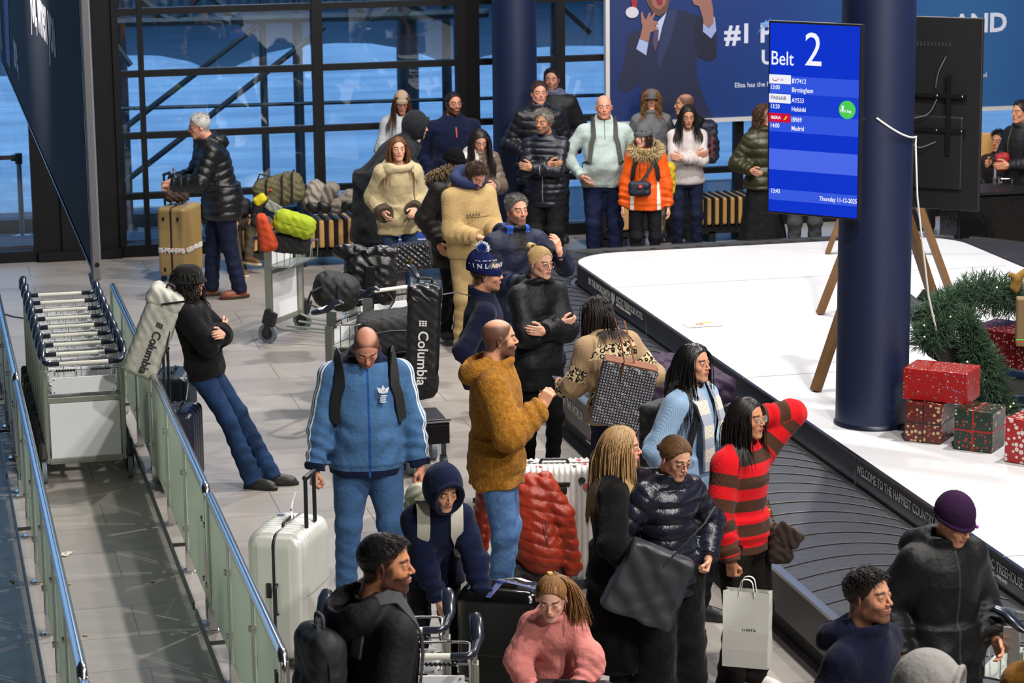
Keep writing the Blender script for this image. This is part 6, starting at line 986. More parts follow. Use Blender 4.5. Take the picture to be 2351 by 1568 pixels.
# lettered packs worn by the beanie man and the hat woman
def logo(e, M, col, s=1., txt='Columbia'):
    m = mat('logo'+col, col, .6); text('lettering', txt, .105*s, 0, 0, m, e, .001, 1., 'LEFT', .0015, M=M); b = MB(); [b.box((-.055*s+dx*.014*s, dz*.02*s+.03*s, 0), (.011*s, .016*s if (dx+dz) % 2 else .012*s, .001)) for dx in (-1.1, 0, 1.1) for dz in (-1, 0, 1)]; b.build('diamond_sign', m, e, M=M)
Yf = PEOPLE['finland'].loc[1]
e, a_, b_ = bagpx('duffel_pack', 'tall black duffel rucksack with white lettering on the back of the beanie man', 'rucksack', 972, 762, Yf-.02, 76, 190, .30, '#141517', roll=-3, rad=.18, fold=.003, rough=.5); logo(e, Matrix.Translation((-.03, -.156, .02))@Matrix.Rotation(pi/2, 4, 'X')@Matrix.Rotation(-pi/2, 4, 'Z')@Matrix.Translation((-.02, 0, 0)), '#d5d5d2', .95); obj_surf('top_flap', lambda P: rbox(P, (0, 0, 0), (a_+.005, .15, .075), .04)+wav(P, 2)*.006, (-a_-.03, -.18, -.1), (a_+.03, .18, .1), .008, LB, e, (np.eye(3), (0, 0, b_-.02))); handle(e, .05, b_+.05, 0, .01, .03, NY); MB().tube([(a_-.02, -.08, b_-.02), (a_+.10, -.05, b_), (a_+.20, 0, b_-.03)], .014, 8, flat=.3).build('strap', NY, e, True)
g = PEOPLE['hatgirl']
e, a_, b_ = bagpx('duffel_pack', 'big off-white duffel rucksack with dark lettering on the back of the hat woman', 'rucksack', 350, 775, g.loc[1]-.02, 80, 175, .26, '#a9a99f', roll=-22, rad=.22, fold=.004, bump=.5); logo(e, Matrix.Translation((.0, -.136, .07))@Matrix.Rotation(pi/2, 4, 'X')@Matrix.Rotation(-pi/2, 4, 'Z')@Matrix.Translation((-.02, 0, 0)), '#1c2026', .82)
obj_surf('top_flap', lambda P: rbox(P, (0, 0, 0), (a_+.01, .13, .075), .05)+wav(P, 2)*.007, (-a_-.04, -.17, -.11), (a_+.04, .17, .11), .008, mat('bag_offwhite', '#adada3', .7, nz=.1, bump=.4, bscale=90), e, (rotm('y', .15), (-.01, 0, b_+.02))); MB().box((.06, -.14, b_+.04), (.17, .008, .015), Euler((0, -.5, 0))).build('zip', BLACK, e); MB().tube([(a_-.02, -.11, .12), (a_-.0, -.12, .0), (a_+.01, -.12, -.12)], .008, 6, flat=.4).build('strap_webbing', BLACK, e, True); handle(e, .03, b_+.09, 0, .008, .04)
for pts in ([(a_-.05, -.06, b_+.0), (a_+.10, -.04, b_-.0), (a_+.24, -.06, b_-.11), (a_+.30, -.1, b_-.25)],): MB().tube(pts, .02, 8, flat=.25).build('shoulder_strap', mat('strap_offwhite', '#b5b5ab', .7), e, True)
# worn and carried bags
def worn(name, label, key, local, dims, col, rot=None, cat='rucksack', rough=.65, mt=None, rad=.05, fold=.008, tilt=0, name2='bag_body'):
    """bag strapped to a figure: local position in its frame"""
    g = PEOPLE[key]; p = g.M@Vector(g.T(local)); e = bpy.data.objects.new(name, None); COL.objects.link(e); e.matrix_world = Matrix.Translation(p)@Matrix.Rotation(g.rz, 4, 'Z')@Matrix(g.R.tolist()).to_4x4()@Matrix.Rotation(radians(tilt), 4, 'X'); tag(e, label, cat); w_, d, h_ = dims
    m = mt or mat('worn_'+col, col, rough, nz=.12, nscale=25, bump=.35, bscale=110); obj_surf(name2, lambda P: sm(rbox(P, (0, 0, 0), (w_, d, h_), rad), rbox(P, (0, -d*.7, -h_*.35), (w_*.8, d*.55, h_*.5), rad*.8), .02)+wav(P, 2.2, w_*50)*fold, (-w_-.04, -d*1.4-.04, -h_-.04), (w_+.04, d+.04, h_+.04), .008, m, e); return e, m
e, m = worn('rucksack', 'dark grey anti-theft rucksack on the back of the man with the faded haircut', 'fade', (0, -.245, 1.20), (.155, .085, .235), '#1f2126', rad=.075, fold=.003); handle(e, .045, .235, -.0, .009, .05, mat('strap_grey', '#3c3e44', .7, bump=.3)); MB().tube([(-.157, -.02, -.2), (-.160, -.02, .1), (-.11, -.02, .215), (0, -.02, .238), (.11, -.02, .215), (.160, -.02, .1), (.157, -.02, -.2)], .005, 6).build('zip', BLACK, e, True); MB().box((-.10, -.165, .0), (.03, .012, .07), None, .01).build('buckle', BLACK, e)
e, m = worn('rucksack', 'pale cream rucksack on the back of the bending boy', 'boy', (0, -.20, 1.24), (.15, .085, .20), '#a9a896', rad=.08, fold=.012); handle(e, .04, .20, 0, .012, .04, m); MB().box((-.155, -.05, -.12), (.01, .06, .06)).build('orange_label', mat('label_orange', '#c4501e', .6), e)
e, m = worn('rucksack', 'black rucksack hidden behind the tracksuit man, its edge showing by his hip', 'track', (0, -.26, 1.18), (.17, .09, .25), '#131416')
worn('rucksack', 'camouflage grey rucksack behind the bald man in pale fleece', 'palefleece', (0, -.22, 1.2), (.15, .08, .21), '#34373a')
worn('rucksack', 'yellow rucksack behind the woman in the orange ski jacket', 'orange', (-.16, -.19, 1.12), (.15, .09, .17), '#b9a010')
e, m = worn('rucksack', 'navy rucksack with red trim on the man turned left behind the white jumper woman', 'redstrap', (0, -.24, 1.2), (.15, .10, .23), '#14182c'); MB().tube([(-.152, -.03, -.16), (-.155, -.03, .05), (-.12, -.03, .21)], .008, 6).build('red_trim', mat('trim_red', '#a31c22', .6), e, True)
e, m = worn('rucksack', 'black rucksack strapped behind the young woman in pale blue jumper', 'bluejumper', (0, -.22, 1.16), (.14, .08, .20), '#111216'); g = PEOPLE['bluejumper']
for sx in (1, -1): shoulder_strap(g, sx, .030, .04, mat('strap_black', '#101114', .7, bump=.4), e, 1.10, M=e.matrix_world.inverted()@g.M)
g = PEOPLE['orange']; e, m = worn('belt_bag', 'navy belt bag with small red label slung across the orange jacket', 'orange', (.06, .215, 1.07), (.115, .045, .075), '#121629', cat='belt bag', rad=.04); MB().box((-.01, -.0+.075, .03), (.035, .006, .03)).build('red_label', mat('label_red', '#c8402e', .6), e); strap(g, [g.T(p) for p in ((.06, .20, 1.12), (-.02, .185, 1.22), (-.09, .17, 1.34), (-.13, .08, 1.44), (-.13, -.03, 1.46))], .03, NY, e, M=e.matrix_world.inverted()@g.M)
# monogram tote
t = NT('monogram'); x, y, z = t.xyz(t.coord()); u = t.math('ADD', x, z); v = t.math('SUBTRACT', x, z); fu = t.math('ABSOLUTE', t.math('SUBTRACT', t.math('FRACT', t.math('MULTIPLY', u, 26)), .5)); fv = t.math('ABSOLUTE', t.math('SUBTRACT', t.math('FRACT', t.math('MULTIPLY', v, 26)), .5)); dots = t.math('LESS_THAN', t.math('ADD', t.math('POWER', fu, 2.), t.math('POWER', fv, 2.)), .035); ln_ = t.math('GREATER_THAN', t.math('MAXIMUM', fu, fv), .44); gap = t.math('GREATER_THAN', t.math('MINIMUM', fu, fv), .17); t.set(t.mix(t.math('MAXIMUM', dots, t.math('MULTIPLY', ln_, gap)), (.014, .015, .024), (.34, .33, .33)), .33)
g = PEOPLE['leopard']; e, a_, b_ = bagpx('tote_bag', 'large dark monogram tote bag with tan straps on the arm of the leopard cardigan woman', 'tote bag', 1432, 905, g.loc[1]-.36, 128, 145, .17, '#15161c', roll=-13, mt=t.m, rad=.14, fold=.006, res=.007)
TAN = mat('tan_leather', '#7a4520', .5); MB().box((0, -.0, b_), (a_*2-.02, .175, .012), None, .004).build('tan_edge', TAN, e); MB().tube([(-.05, -.095, b_-.1), (-.055, -.098, b_+.02), (-.11, -.07, b_+.16), (-.17, .06, b_+.26)], .016, 8, flat=.3).build('strap', TAN, e, True); MB().tube([(.03, -.02, b_-.02), (-.03, .0, b_+.12), (-.10, .08, b_+.25)], .014, 8, flat=.3).build('strap', TAN, e, True)
# grey tote
g = PEOPLE['puffergirl']; e, a_, b_ = bagpx('tote_bag', 'big dark grey tote bag hanging from the shoulder of the woman in navy puffer', 'tote bag', 1490, 1340, g.loc[1]-.30, 168, 168, .14, '#2b2e34', roll=-24, rad=.14, fold=.010, rough=.5, pinch=.1, ff=1.2)
MB().tube([(.02, -.07, b_-.06), (.06, -.07, b_+.06), (.13, -.02, b_+.22), (.16, .08, b_+.30)], .011, 8, flat=.5).build('strap', mat('strap_dkgrey', '#2a2c31', .5), e, True)
# suede bag with chain, paper bag
g = PEOPLE['redstripe']; e, a_, b_ = bagpx('suede_bag', 'dark brown gathered suede handbag on a gold chain', 'handbag', 1790, 1248, g.loc[1]-.05, 66, 90, .12, '#2c1e16', rad=.4, fold=.006, rough=.95, pinch=.25, ff=3)
p = onY(1762, 1150, g.loc[1]-.12); q = e.matrix_world.inverted()@Vector(p.tolist()); r_ = e.matrix_world.inverted()@Vector(onY(1778, 1205, g.loc[1]-.08).tolist()); b = MB(); n = 14; [b.tube([(q*(1-i/n)+r_*(i/n))+Vector((.007*cos(a), .004*sin(a), .008*sin(a+i))) for a in [2*pi*j/6 for j in range(6)]], .0022, 4, closed=True) for i in range(n+1)]; b.build('gold_chain', mat('gold', '#b58a3a', .25, 1.), e, True); obj_surf('flap', lambda P: rbox(P, (0, 0, 0), (a_*1.0, .015, .05), .012)+wav(P, 3)*.006, (-a_-.05, -.05, -.08), (a_+.05, .05, .08), .007, mat('bag_#2c1e16suede_bag', '#2c1e16', .95), e, (rotm('y', .6), (a_*.55, -.05, b_*.55)))
p = onY(1716, 1440, g.loc[1]-.42); k = FPX/((p-CAMP)@fw); W_, H_, D_ = .25, .42, .13; e = empty('paper_bag', (p[0], p[1], p[2]-H_/2), radians(-30), 'white paper shopping bag with small black lettering, held by the striped jumper woman', 'shopping bag')
b = MB(); w2, d2 = W_/2, D_/2; PB = mat('paper_white', '#d2d3cd', .7, bump=.5, bscale=12)
P_ = [(-w2, -d2), (w2, -d2), (w2, 0), (w2, d2), (-w2, d2), (-w2, 0)]; R_ = [(-w2*1.02, -d2*.5), (w2*1.02, -d2*.5), (w2*.82, 0), (w2*1.02, d2*.5), (-w2*1.02, d2*.5), (-w2*.82, 0)]; lv = []
for z, u in ((0, 0), (.1, .05), (.2, .25), (.3, .6), (H_, 1)): lv.append([b.b.verts.new((a[0]*(1-u)+c[0]*u+sin(z*40+i)*.002, a[1]*(1-u)+c[1]*u, z)) for i, (a, c) in enumerate(zip(P_, R_))])
for A, B in zip(lv, lv[1:]): [b.b.faces.new((A[i], A[(i+1) % 6], B[(i+1) % 6], B[i])) for i in range(6)]
b.b.faces.new(lv[0][::-1]); b.build('paper_body', PB, e)
for y in (-.03, .03): MB().tube(arc([(-.045, y, H_-.03), (-.03, y, H_+.07), (.03, y, H_+.07), (.045, y, H_-.03)], .03), .009, 6, flat=.25).build('paper_handle', PB, e, True)
text('lettering', 'LUHTA', .022, 0, 0, BLACK, e, .0006, 1.1, 'CENTER', .0002, M=Matrix.Translation((.02, -d2*.80-.004, .205))@Matrix.Rotation(pi/2+.08, 4, 'X'))
# phone in hand
g = PEOPLE['leopard']; a_ = g.arm['L']; c = g.M@Vector((a_['wr']+a_['HR']@np.array((0, .09, -.03))).tolist()); e = bpy.data.objects.new('mobile_phone', None); COL.objects.link(e); e.matrix_world = Matrix.Translation(c)@Matrix.Rotation(g.rz, 4, 'Z')@Matrix(a_['HR'].tolist()).to_4x4(); tag(e, 'black mobile phone in the hand of the leopard cardigan woman', 'mobile phone'); MB().box((0, 0, 0), (.072, .148, .009), None, .004).build('phone_body', BLACK, e)
# red puffer draped over a black rucksack and case
Yr = 15.55; p = onY(1225, 1290, Yr); e, a_, b_ = bagpx('rucksack', 'black rucksack with dangling keys under the red puffer jacket', 'rucksack', 1225, 1335, Yr, 160, 125, .30, '#121214', roll=8, rad=.35, fold=.012); b = MB(); [b.tube([(a_-.01+.012*cos(q)+i*.008, -.10+.004*i, -.02+.014*sin(q)-i*.012) for q in [2*pi*j/8 for j in range(8)]], .003, 5, closed=True) for i in range(4)]; b.build('keys', STEEL, e, True)
p = onY(1228, 1185, Yr-.05); e = empty('puffer_jacket', p.tolist(), radians(-13), 'red puffer jacket draped over luggage behind the ochre fleece man', 'jacket')
def rj(P):
    rid = (np.abs(np.sin((P[:, 2]+P[:, 0]*.25)*pi/.07))**.6-.6)*.010; d = sm(ell(P, (-.02, .02, .0), (.19, .12, .29)), cone(P, (-.02, .02, .12), (.05, .0, -.22), .12, .17), .05); d = sm(d, chain(P, [np.array((.06, .0, .22)), np.array((.17, -.03, .02)), np.array((.235, -.05, -.32))], [.07, .075, .06], .03), .02); d = sm(d, chain(P, [np.array((-.1, .05, .2)), np.array((-.30, .1, .10)), np.array((-.36, .1, -.25))], [.07, .07, .055], .03), .03); return d-rid+wav(P, 2.2)*.005
obj_surf('jacket_shell', rj, (-.47, -.2, -.42), (.36, .22, .34), .0075, cloth('red_puffer', '#93290e', 'puffer', rough=.45), e); MB().tube([(.06, -.155, .02), (.075, -.165, -.08), (.08, -.165, -.14)], .004, 6).build('zip', STEEL, e, True); text('lettering', 'PEAK', .022, 0, 0, mat('print_white', '#c6cce0', .5), e, .0005, 1, 'LEFT', 0, M=Matrix.Translation((.03, -.185, -.21))@Matrix.Rotation(pi/2, 4, 'X')@Matrix.Rotation(-.3, 4, 'Z')) if 0 else None
# purple suitcase on the belt
p = gp(1600, 870, .60); e = empty('soft_suitcase', (5.52, p[1], .412), radians(4), 'dark purple soft suitcase lying on the baggage belt', 'suitcase'); obj_surf('shell', lambda P: rbox(P, (0, 0, .155), (.36, .50, .145), .07)+wav(P, 1.6)*.018, (-.4, -.54, 0), (.4, .54, .34), .009, mat('purple_cloth', '#2c1735', .7, nz=.2, nscale=6, bump=.4, bscale=60), e); MB().tube([(.2, -.48, .05), (.3, -.53, .09), (.36, -.45, .12)], .03, 10).sph((.34, -.50, .07), .035).build('wheel_housing', BLACK, e, True)
# blue board and benches
p = gp(1000, 640, 0); e = empty('trolley_advert_board', (p[0]-.1, p[1], 0), radians(-10), 'low blue advertising board with white lines behind the trolleys', 'advertising board'); MB().box((0, .2, .30), (.9, .9, .03), Euler((.25, 0, 0))).build('board', mat('board_blue', '#1e3a86', .3), e); MB().box((0, .2, .325), (.8, .02, .004), Euler((.25, 0, 0))).box((0, .35, .36), (.8, .012, .004), Euler((.25, 0, 0))).build('white_line', PANEL, e); MB().box((-.4, .2, .14), (.04, .6, .28)).box((.4, .2, .14), (.04, .6, .28)).build('leg', BLACK, e)
WOOD = mat('bench_wood', '#c2965a', .5, nz=.15, nscale=20); IRON = mat('bench_iron', '#0c0d10', .5)
def bench(x0, x1, Y, label, n, zt=.50, back=None):
    e = empty('slatted_bench', ((x0+x1)/2, Y, 0), 0, label, 'bench'); L = x1-x0; st = L/n
    for i in range(n): MB().box((-L/2+(i+.5)*st, .0, zt-.15), (st*.58, .46, .30), None, .02).build('wood_block', WOOD, e)
    b = MB(); [b.box((-L/2+i*st, 0, zt-.15), (st*.36, .475, .33), None, .01) for i in range(n+1)]; b.build('iron_rib', IRON, e); MB().box((0, .02, zt-.36), (L, .42, .08)).build('frame_beam', IRON, e); 
    for x in (-L*.42, 0, L*.42): MB().box((x, 0, .06), (.08, .38, .12)).build('leg', IRON, e)
    return e
a = onY(522, 500, 27.35); c = onY(850, 500, 27.35); bench(a[0], c[0], 27.35, 'long slatted wooden bench under the left windows, piled with bags', 15)
c2 = onY(880, 500, 27.35); tag(MB().box(((c[0]+c2[0])/2+.06, 27.35, .36), (.28, .48, .30), None, .02).build('wooden_block', WOOD, None), 'plain wooden end block of the left bench', 'bench end')
a = onY(1535, 480, 27.55); c = onY(1712, 480, 27.55); bench(a[0], c[0], 27.55, 'slatted wooden bench behind the people below the billboard', 10); a = onY(1415, 480, 27.5); c = onY(1450, 480, 27.5); bench(a[0]-.2, c[0]+.1, 27.5, 'short slatted bench section behind the orange jacket', 3)
KH = mat('khaki_canvas', '#5d573c', .8, nz=.3, nscale=14, bump=.5, bscale=70)
e, a_, b_ = bagpx('trekking_rucksack', 'khaki trekking rucksack with black straps lying on the left bench', 'rucksack', 640, 438, 27.2, 118, 70, .30, '#5d573c', roll=14, mt=KH, rad=.4, fold=.010)
for x in (-.12, .05, .16): MB().box((x, -.01, 0), (.018, .325, b_*2.02), Euler((0, .25, 0)), .006).build('strap', NY, e)
MB().box((-.17, -.155, -.01), (.12, .02, .05), None, .01).build('pocket_panel', mat('panel_pale', '#7f8470', .8), e); MB().sph((-.06, -.165, .05), .016).build('red_toggle', mat('toggle_red', '#c43a12', .5), e); MB().tube([(-.26, 0, .06), (-.15, .02, .22), (.0, .02, .14)], .03, 8, flat=.3).build('hip_belt', NY, e, True)
bagpx('yellow_pouch', 'bright yellow pouch at the left end of the khaki rucksack', 'pouch', 597, 458, 26.95, 32, 22, .08, '#c9b800', roll=35, rad=.5, fold=.004); bagpx('pale_pouch', 'pale grey-green pouch hanging below the khaki rucksack', 'pouch', 628, 476, 26.93, 38, 22, .06, '#7d8276', roll=-30, rad=.3)
for i, (x, y, w_, h_, r_, c, l) in enumerate([(722, 450, 46, 72, -18, '#8d857b', 'light grey padded coat on the bench, next to the khaki rucksack'), (752, 452, 34, 70, -30, '#7d766d', 'grey coat sleeve bundle on the bench, in the middle of the coats'), (788, 462, 70, 34, 28, '#857c72', 'grey coat on the bench with dark lining, right end of the pile')]): e, a_, b_ = bagpx('folded_coat', l, 'coat', x, y, 27.25-.04*i, w_, h_, .26, c, roll=r_, rad=.45, fold=.014, ff=1.8); obj_surf('dark_lining', lambda P: ell(P, (0, 0, 0), (.08, .05, .06)), (-.1, -.07, -.08), (.1, .07, .08), .012, BLACK, e, (np.eye(3), (a_*.2, -.11, -b_*.55)))
bagpx('black_bag', 'black bag on the bench at the right hip of the older man', 'bag', 556, 476, 27.2, 40, 40, .2, '#0f1013'); bagpx('black_daypack', 'black daypack with hanging straps left of the khaki rucksack', 'rucksack', 592, 490, 27.02, 30, 60, .12, '#101114', roll=-6)
tag(MB().box((onY(845, 0, 27.9)[0], 27.95, 1.1), (.34, .12, 2.2)).build('standing_panel', DARKW, None), 'dark standing panel in front of the window, left of the cream jacket woman', 'panel') if 0 else None
# paper scrap and cable on the floor
p = gp(152, 1274, 0); tag(MB().poly([(p[0]-.045, p[1]-.03, .012), (p[0]+.0, p[1]-.05, .004), (p[0]+.05, p[1]+.03, .010), (p[0]+.01, p[1]+.02, .018), (p[0]-.02, p[1]+.05, .006)], (0, 0, .001)).build('paper_scrap', mat('scrap_paper', '#c9c4b8', .8), None), 'crumpled white paper scrap on the walkway floor between the railings', 'paper scrap')
P_ = [gp(x, y, .006) for x, y in ((-40, 700), (0, 718), (30, 727), (70, 733))]; tag(MB().tube([tuple(q) for q in P_], .008, 6).build('floor_cable', mat('cable_blue', '#1c2d5c', .5), None, True), 'blue cable on the floor left of the trolley queue', 'cable')
for i, (x, y) in enumerate(((158, 1343), (196, 1461), (350, 1337), (28, 1337))): p = gp(x, y, 0); tag(MB().sph((p[0], p[1], .008), (.018, .012, .008), 7).build('floor_crumb', mat('crumb', '#a89a86', .9), None), ['pale crumb on the walkway floor below the paper scrap', 'pale crumb on the walkway near the bottom of the picture', 'pale crumb on the walkway beside the right railing', 'pale crumb left of the left railing'][i], 'litter')
# ------------------------------------------------------------ display screens on the column
def screen(name, label, TLp, TRp, BLp, Yl, Yr, back=False):
    A = onY(*TLp, Yl); B = onY(*TRp, Yr); C = onY(*BLp, Yl); w_ = B-A; w_[2] = 0; W_ = np.linalg.norm(w_); Hh = A[2]-C[2]; x = Vector((w_/W_).tolist()); n = Vector((0, 0, 1)).cross(x)*-1
    M = Matrix((x, -n if not back else -n, Vector((0, 0, 1)))).transposed().to_4x4(); M.translation = Vector((A[0], A[1], (A[2]+B[2])/2-Hh)); e = bpy.data.objects.new(name, None); COL.objects.link(e); e.matrix_world = M; tag(e, label, 'display screen'); return e, W_, Hh
def T_(e, s, x, z, size, m, sx=1., al='LEFT', y=-.004, b=.0): return text('lettering', s, size, 0, 0, m, e, .0004, sx, al, b, M=Matrix.Translation((x, y, z))@Matrix.Rotation(pi/2, 4, 'X'))
e, W_, Hh = screen('display_screen', 'lit blue belt 2 arrivals display screen hanging on the dark blue column', (1766, 50), (1977, 58), (1782, 486), 17.05, 16.55); Hh = Hh*1.0
MB().box((W_/2, .03, Hh/2), (W_+.012, .05, Hh+.014), None, .006).build('housing', BLACK, e); W0 = .012
SC = lambda c, s=1.0: glow('screen_'+c, c, s)
MB().box((W_/2, .003, Hh/2), (W_-.016, .004, Hh-.016)).build('screen_panel', SC('#0a34cf', .95), e)
z_ = lambda y: Hh*(1-(y-50)/438.); LT = SC('#3358e6', .92); MD = SC('#1740d8', .9)
for y0, y1, m in ((172, 212, LT), (212, 260, MD), (260, 300, LT), (340, 388, SC('#4c6cf0', .92)), (433, 458, SC('#3a5de8', .92))): MB().box((W_/2, .0005, (z_(y0)+z_(y1))/2), (W_-.018, .002, abs(z_(y1)-z_(y0)))).build('row_band', m, e)
WT = SC('#f2f4ff', 1.0); px = lambda x: (x-1770)/211.*W_
T_(e, '2', px(1852), z_(145), .325, WT, .88); T_(e, 'Belt', px(1775), z_(147), .135, WT, .82, b=.0006)
for s_, x, y, sz in (('BY7412', 1825, 187, .045), ('Birmingham', 1825, 207, .045), ('13:00', 1775, 203, .043), ('AY533', 1825, 231, .045), ('Helsinki', 1825, 251, .045), ('13:20', 1775, 247, .043), ('IB969', 1825, 275, .045), ('Madrid', 1825, 295, .045), ('14:00', 1775, 291, .043), ('13:43', 1778, 442, .043)): T_(e, s_, px(x), z_(y), sz, WT, .76, b=.0006)
T_(e, 'Thursday 11-12-2025', px(1979), z_(451), .043, WT, .76, 'RIGHT', b=.0006)
for y, c in ((180, '#f4f4ff'), (224, '#f4f4ff'), (268, '#d0103a')): MB().box((px(1797), -.0015, z_(y)), (.165, .002, .062)).build('airline_box', SC(c, .95), e)
T_(e, 'FINNAIR', px(1776), z_(227), .038, SC('#0b1a6a', .6), .85, y=-.005); T_(e, 'IBERIA', px(1777), z_(271), .03, WT, .9, y=-.005, b=.0006); T_(e, 'TUI', px(1796), z_(183), .02, SC('#a04ab0', .8), 1, y=-.005); b = MB(); b.tube([(px(1786)+.02*cos(a), -.004, z_(179)+.015*sin(a)) for a in [pi+pi*i/8 for i in range(9)]], .003, 5); b.build('smile_sign', SC('#c03a80', .9), e, True); MB().poly([(px(1806), -.004, z_(273)), (px(1812), -.004, z_(263)), (px(1816), -.004, z_(264)), (px(1811), -.004, z_(272))], (0, -.001, 0)).build('airline_wing', SC('#f0c020', .9), e)
q = MB().lathe([(.062, 0), (.062, .002)], (0, 0, 0), 32, Matrix.Translation((px(1953), -.001, z_(240)))@Matrix.Rotation(pi/2, 4, 'X')).build('green_disc', SC('#4ed058', .95), e); T_(q, 'First bag', px(1938), z_(246), .028, WT, .85, y=-.006, b=.0004); MB().box((px(1943), -.005, z_(236)), (.016, .002, .03)).build('case_sign', WT, q)
MB().cyl((W_*.9, .06, Hh*.5), (W_*.98, .30, Hh*.5), .03).build('wall_arm', BLACK, e)
dx = np.array((.77, -.63)); R2 = onY(2258, 42, 16.78); L2 = R2[:2]-dx*.80; e2 = bpy.data.objects.new('display_screen', None); COL.objects.link(e2); Hb = R2[2]-onY(2232, 487, 16.78)[2]; M = Matrix(((dx[0], -dx[1]*1, 0, 0), (dx[1], dx[0], 0, 0), (0, 0, 1, 0), (0, 0, 0, 1))); M.translation = Vector((L2[0], L2[1], R2[2]-Hb)); e2.matrix_world = M; tag(e2, 'back of a black display screen with cables and bracket, right of the column', 'display screen')
BK = mat('screen_back', '#131315', .5, nz=.1, nscale=30); MB().box((.4, .02, Hb/2), (.80, .035, Hb), None, .008).build('housing', BK, e2); MB().box((.4, -.012, Hb*.30), (.56, .04, Hb*.38), None, .01).build('rear_box', BK, e2); b = MB(); [b.box((.4, -.045, Hb*z), (.62, .02, .03)) for z in (.60, .42)]; [b.box((x, -.04, Hb*.5), (.03, .02, Hb*.42)) for x in (.22, .58)]; b.build('bracket', mat('bracket_black', '#1a1b1d', .4, .5), e2)
b = MB(); [b.sph((x, -.058, Hb*z), .008, 8) for x in (.14, .3, .5, .68) for z in (.60, .42)]; b.build('bolt', STEEL, e2, True); b = MB(); [b.box((.28+i*.026, .0, Hb*.86), (.012, .006, .03)) for i in range(12)]; b.build('vent_slot', mat('vent_grey', '#26272a', .6), e2)
for pts in ([(.55, -.03, Hb*.8), (.50, -.05, Hb*.72), (.48, -.03, Hb*.64)], [(.2, -.06, Hb*.42), (.3, -.09, Hb*.47), (.45, -.07, Hb*.50), (.5, -.06, Hb*.58)], [(.3, -.05, Hb*.36), (.38, -.09, Hb*.32), (.5, -.06, Hb*.36)]): MB().tube(arc(pts, .05), .004, 6).build('cable', mat('cable_grey', '#5a5b5e', .5), e2, True)
# white cable round the column and down
cc = Vector((6.53, 16.86, 0)); pts = []
za, zb_ = onY(1995, 272, 16.6)[2], onY(2098, 316, 16.7)[2]
for i in range(12): u = i/11; a = radians(-112+u*92); pts.append((cc.x+.268*cos(a), cc.y+.268*sin(a), za*(1-u)+zb_*u-.05*sin(pi*u)))
p2 = [onY(x, y, 16.75) for x, y in ((2102, 330), (2106, 450), (2118, 560), (2132, 680), (2150, 760))]; p3 = gp(2168, 848, .60)
o = tag(MB().tube(pts+[tuple(q) for q in p2]+[tuple(p3)], .007, 8).build('white_cable', mat('cable_white', '#c9c7c4', .5), None, True), 'white power cable running round the blue column and down to the presents', 'cable')
# ------------------------------------------------------------ trestles, sleigh, garland, presents
TW = mat('trestle_wood', '#6b4a26', .6, nz=.3, nscale=14)
def trestle(label, fl, fr, apx, Yc=None):
    A = gp(*fl, ZP); B = gp(*fr, ZP); m = (A+B)/2; e = empty('wooden_trestle', (m[0], m[1], ZP), 0, label, 'trestle'); top = Vector((0, .0, apx)); w_ = .085
    for q in (A, B):
        a = Vector((q[0]-m[0], q[1]-m[1], 0.0)); d = (top-a); L = d.length; rot = d.to_track_quat('Z', 'Y').to_matrix(); b = MB(); b.box((0, 0, L/2), (w_, .05, L), None, .004); o = b.build('leg', TW, e); me = o.data
        M = rot.to_4x4(); M.translation = a; me.transform(M)
        for v in me.vertices:
            if v.co.z < .0: v.co.z = 0.0
    MB().box((0, 0, apx-.02), (.1, .3, .08)).build('top_joint', TW, e); return e
trestle('nearest wooden A-frame trestle, its feet either side of the blue column', (1872, 898), (2194, 842), 1.62); trestle('middle wooden A-frame trestle behind the blue column', (1882, 721), (2192, 700), 1.55); trestle('farthest wooden A-frame trestle behind the blue column', (1900, 582), (2146, 584), 1.50)
# sleigh
SB = mat('sleigh_black', '#101113', .45, bump=.3, bscale=150); s0 = gp(2330, 960, ZP); e = empty('sleigh', (s0[0]+.14, s0[1]+.45, ZP), radians(-8), 'black curled sleigh decorated with a fir garland, loaded with presents', 'sleigh')
for y in (-.28, .28):
    b = MB(); prof = [(-.62, .72), (-.70, .78), (-.76, .74), (-.74, .66), (-.66, .60), (-.62, .46), (-.52, .30), (-.30, .17), (0, .12), (.9, .12), (.9, .20), (.0, .24), (-.25, .30), (-.40, .42), (-.48, .58), (-.50, .74), (-.56, .80)]
    b.poly([(x, y, z) for x, z in prof], (0, .03, 0)); b.build('side_panel', SB, e)
b = MB(); top = [(-.50, .74), (-.48, .58), (-.40, .42), (-.25, .30), (0, .24), (.9, .2)]
for (xa, za_), (xb, zb2) in zip(top, top[1:]): b.poly([(xa, -.28, za_), (xb, -.28, zb2), (xb, .28, zb2), (xa, .28, za_)], (.01, 0, -.02))
b.build('seat_shell', SB, e); b = MB(); b.tube(arc([(-.86, -.2, .30), (-.80, -.2, .10), (-.6, -.2, .03), (.9, -.2, .03)], .12), .015, 8); b.tube(arc([(-.86, .2, .30), (-.80, .2, .10), (-.6, .2, .03), (.9, .2, .03)], .12), .015, 8); [b.box((x, y, .08), (.03, .03, .12)) for x in (-.3, .4) for y in (-.2, .2)]; b.build('runner', SB, e, True); MB().tube([(-.71, -.31, .70), (-.71, .31, .70)], .085, 24).build('front_roll', SB, e, True)
GR = NT('fir_needles'); GR.set(GR.mix(GR.noise(40, 2, GR.coord()), (.012, .035, .018), (.05, .11, .055)), .6); GRM = GR.m
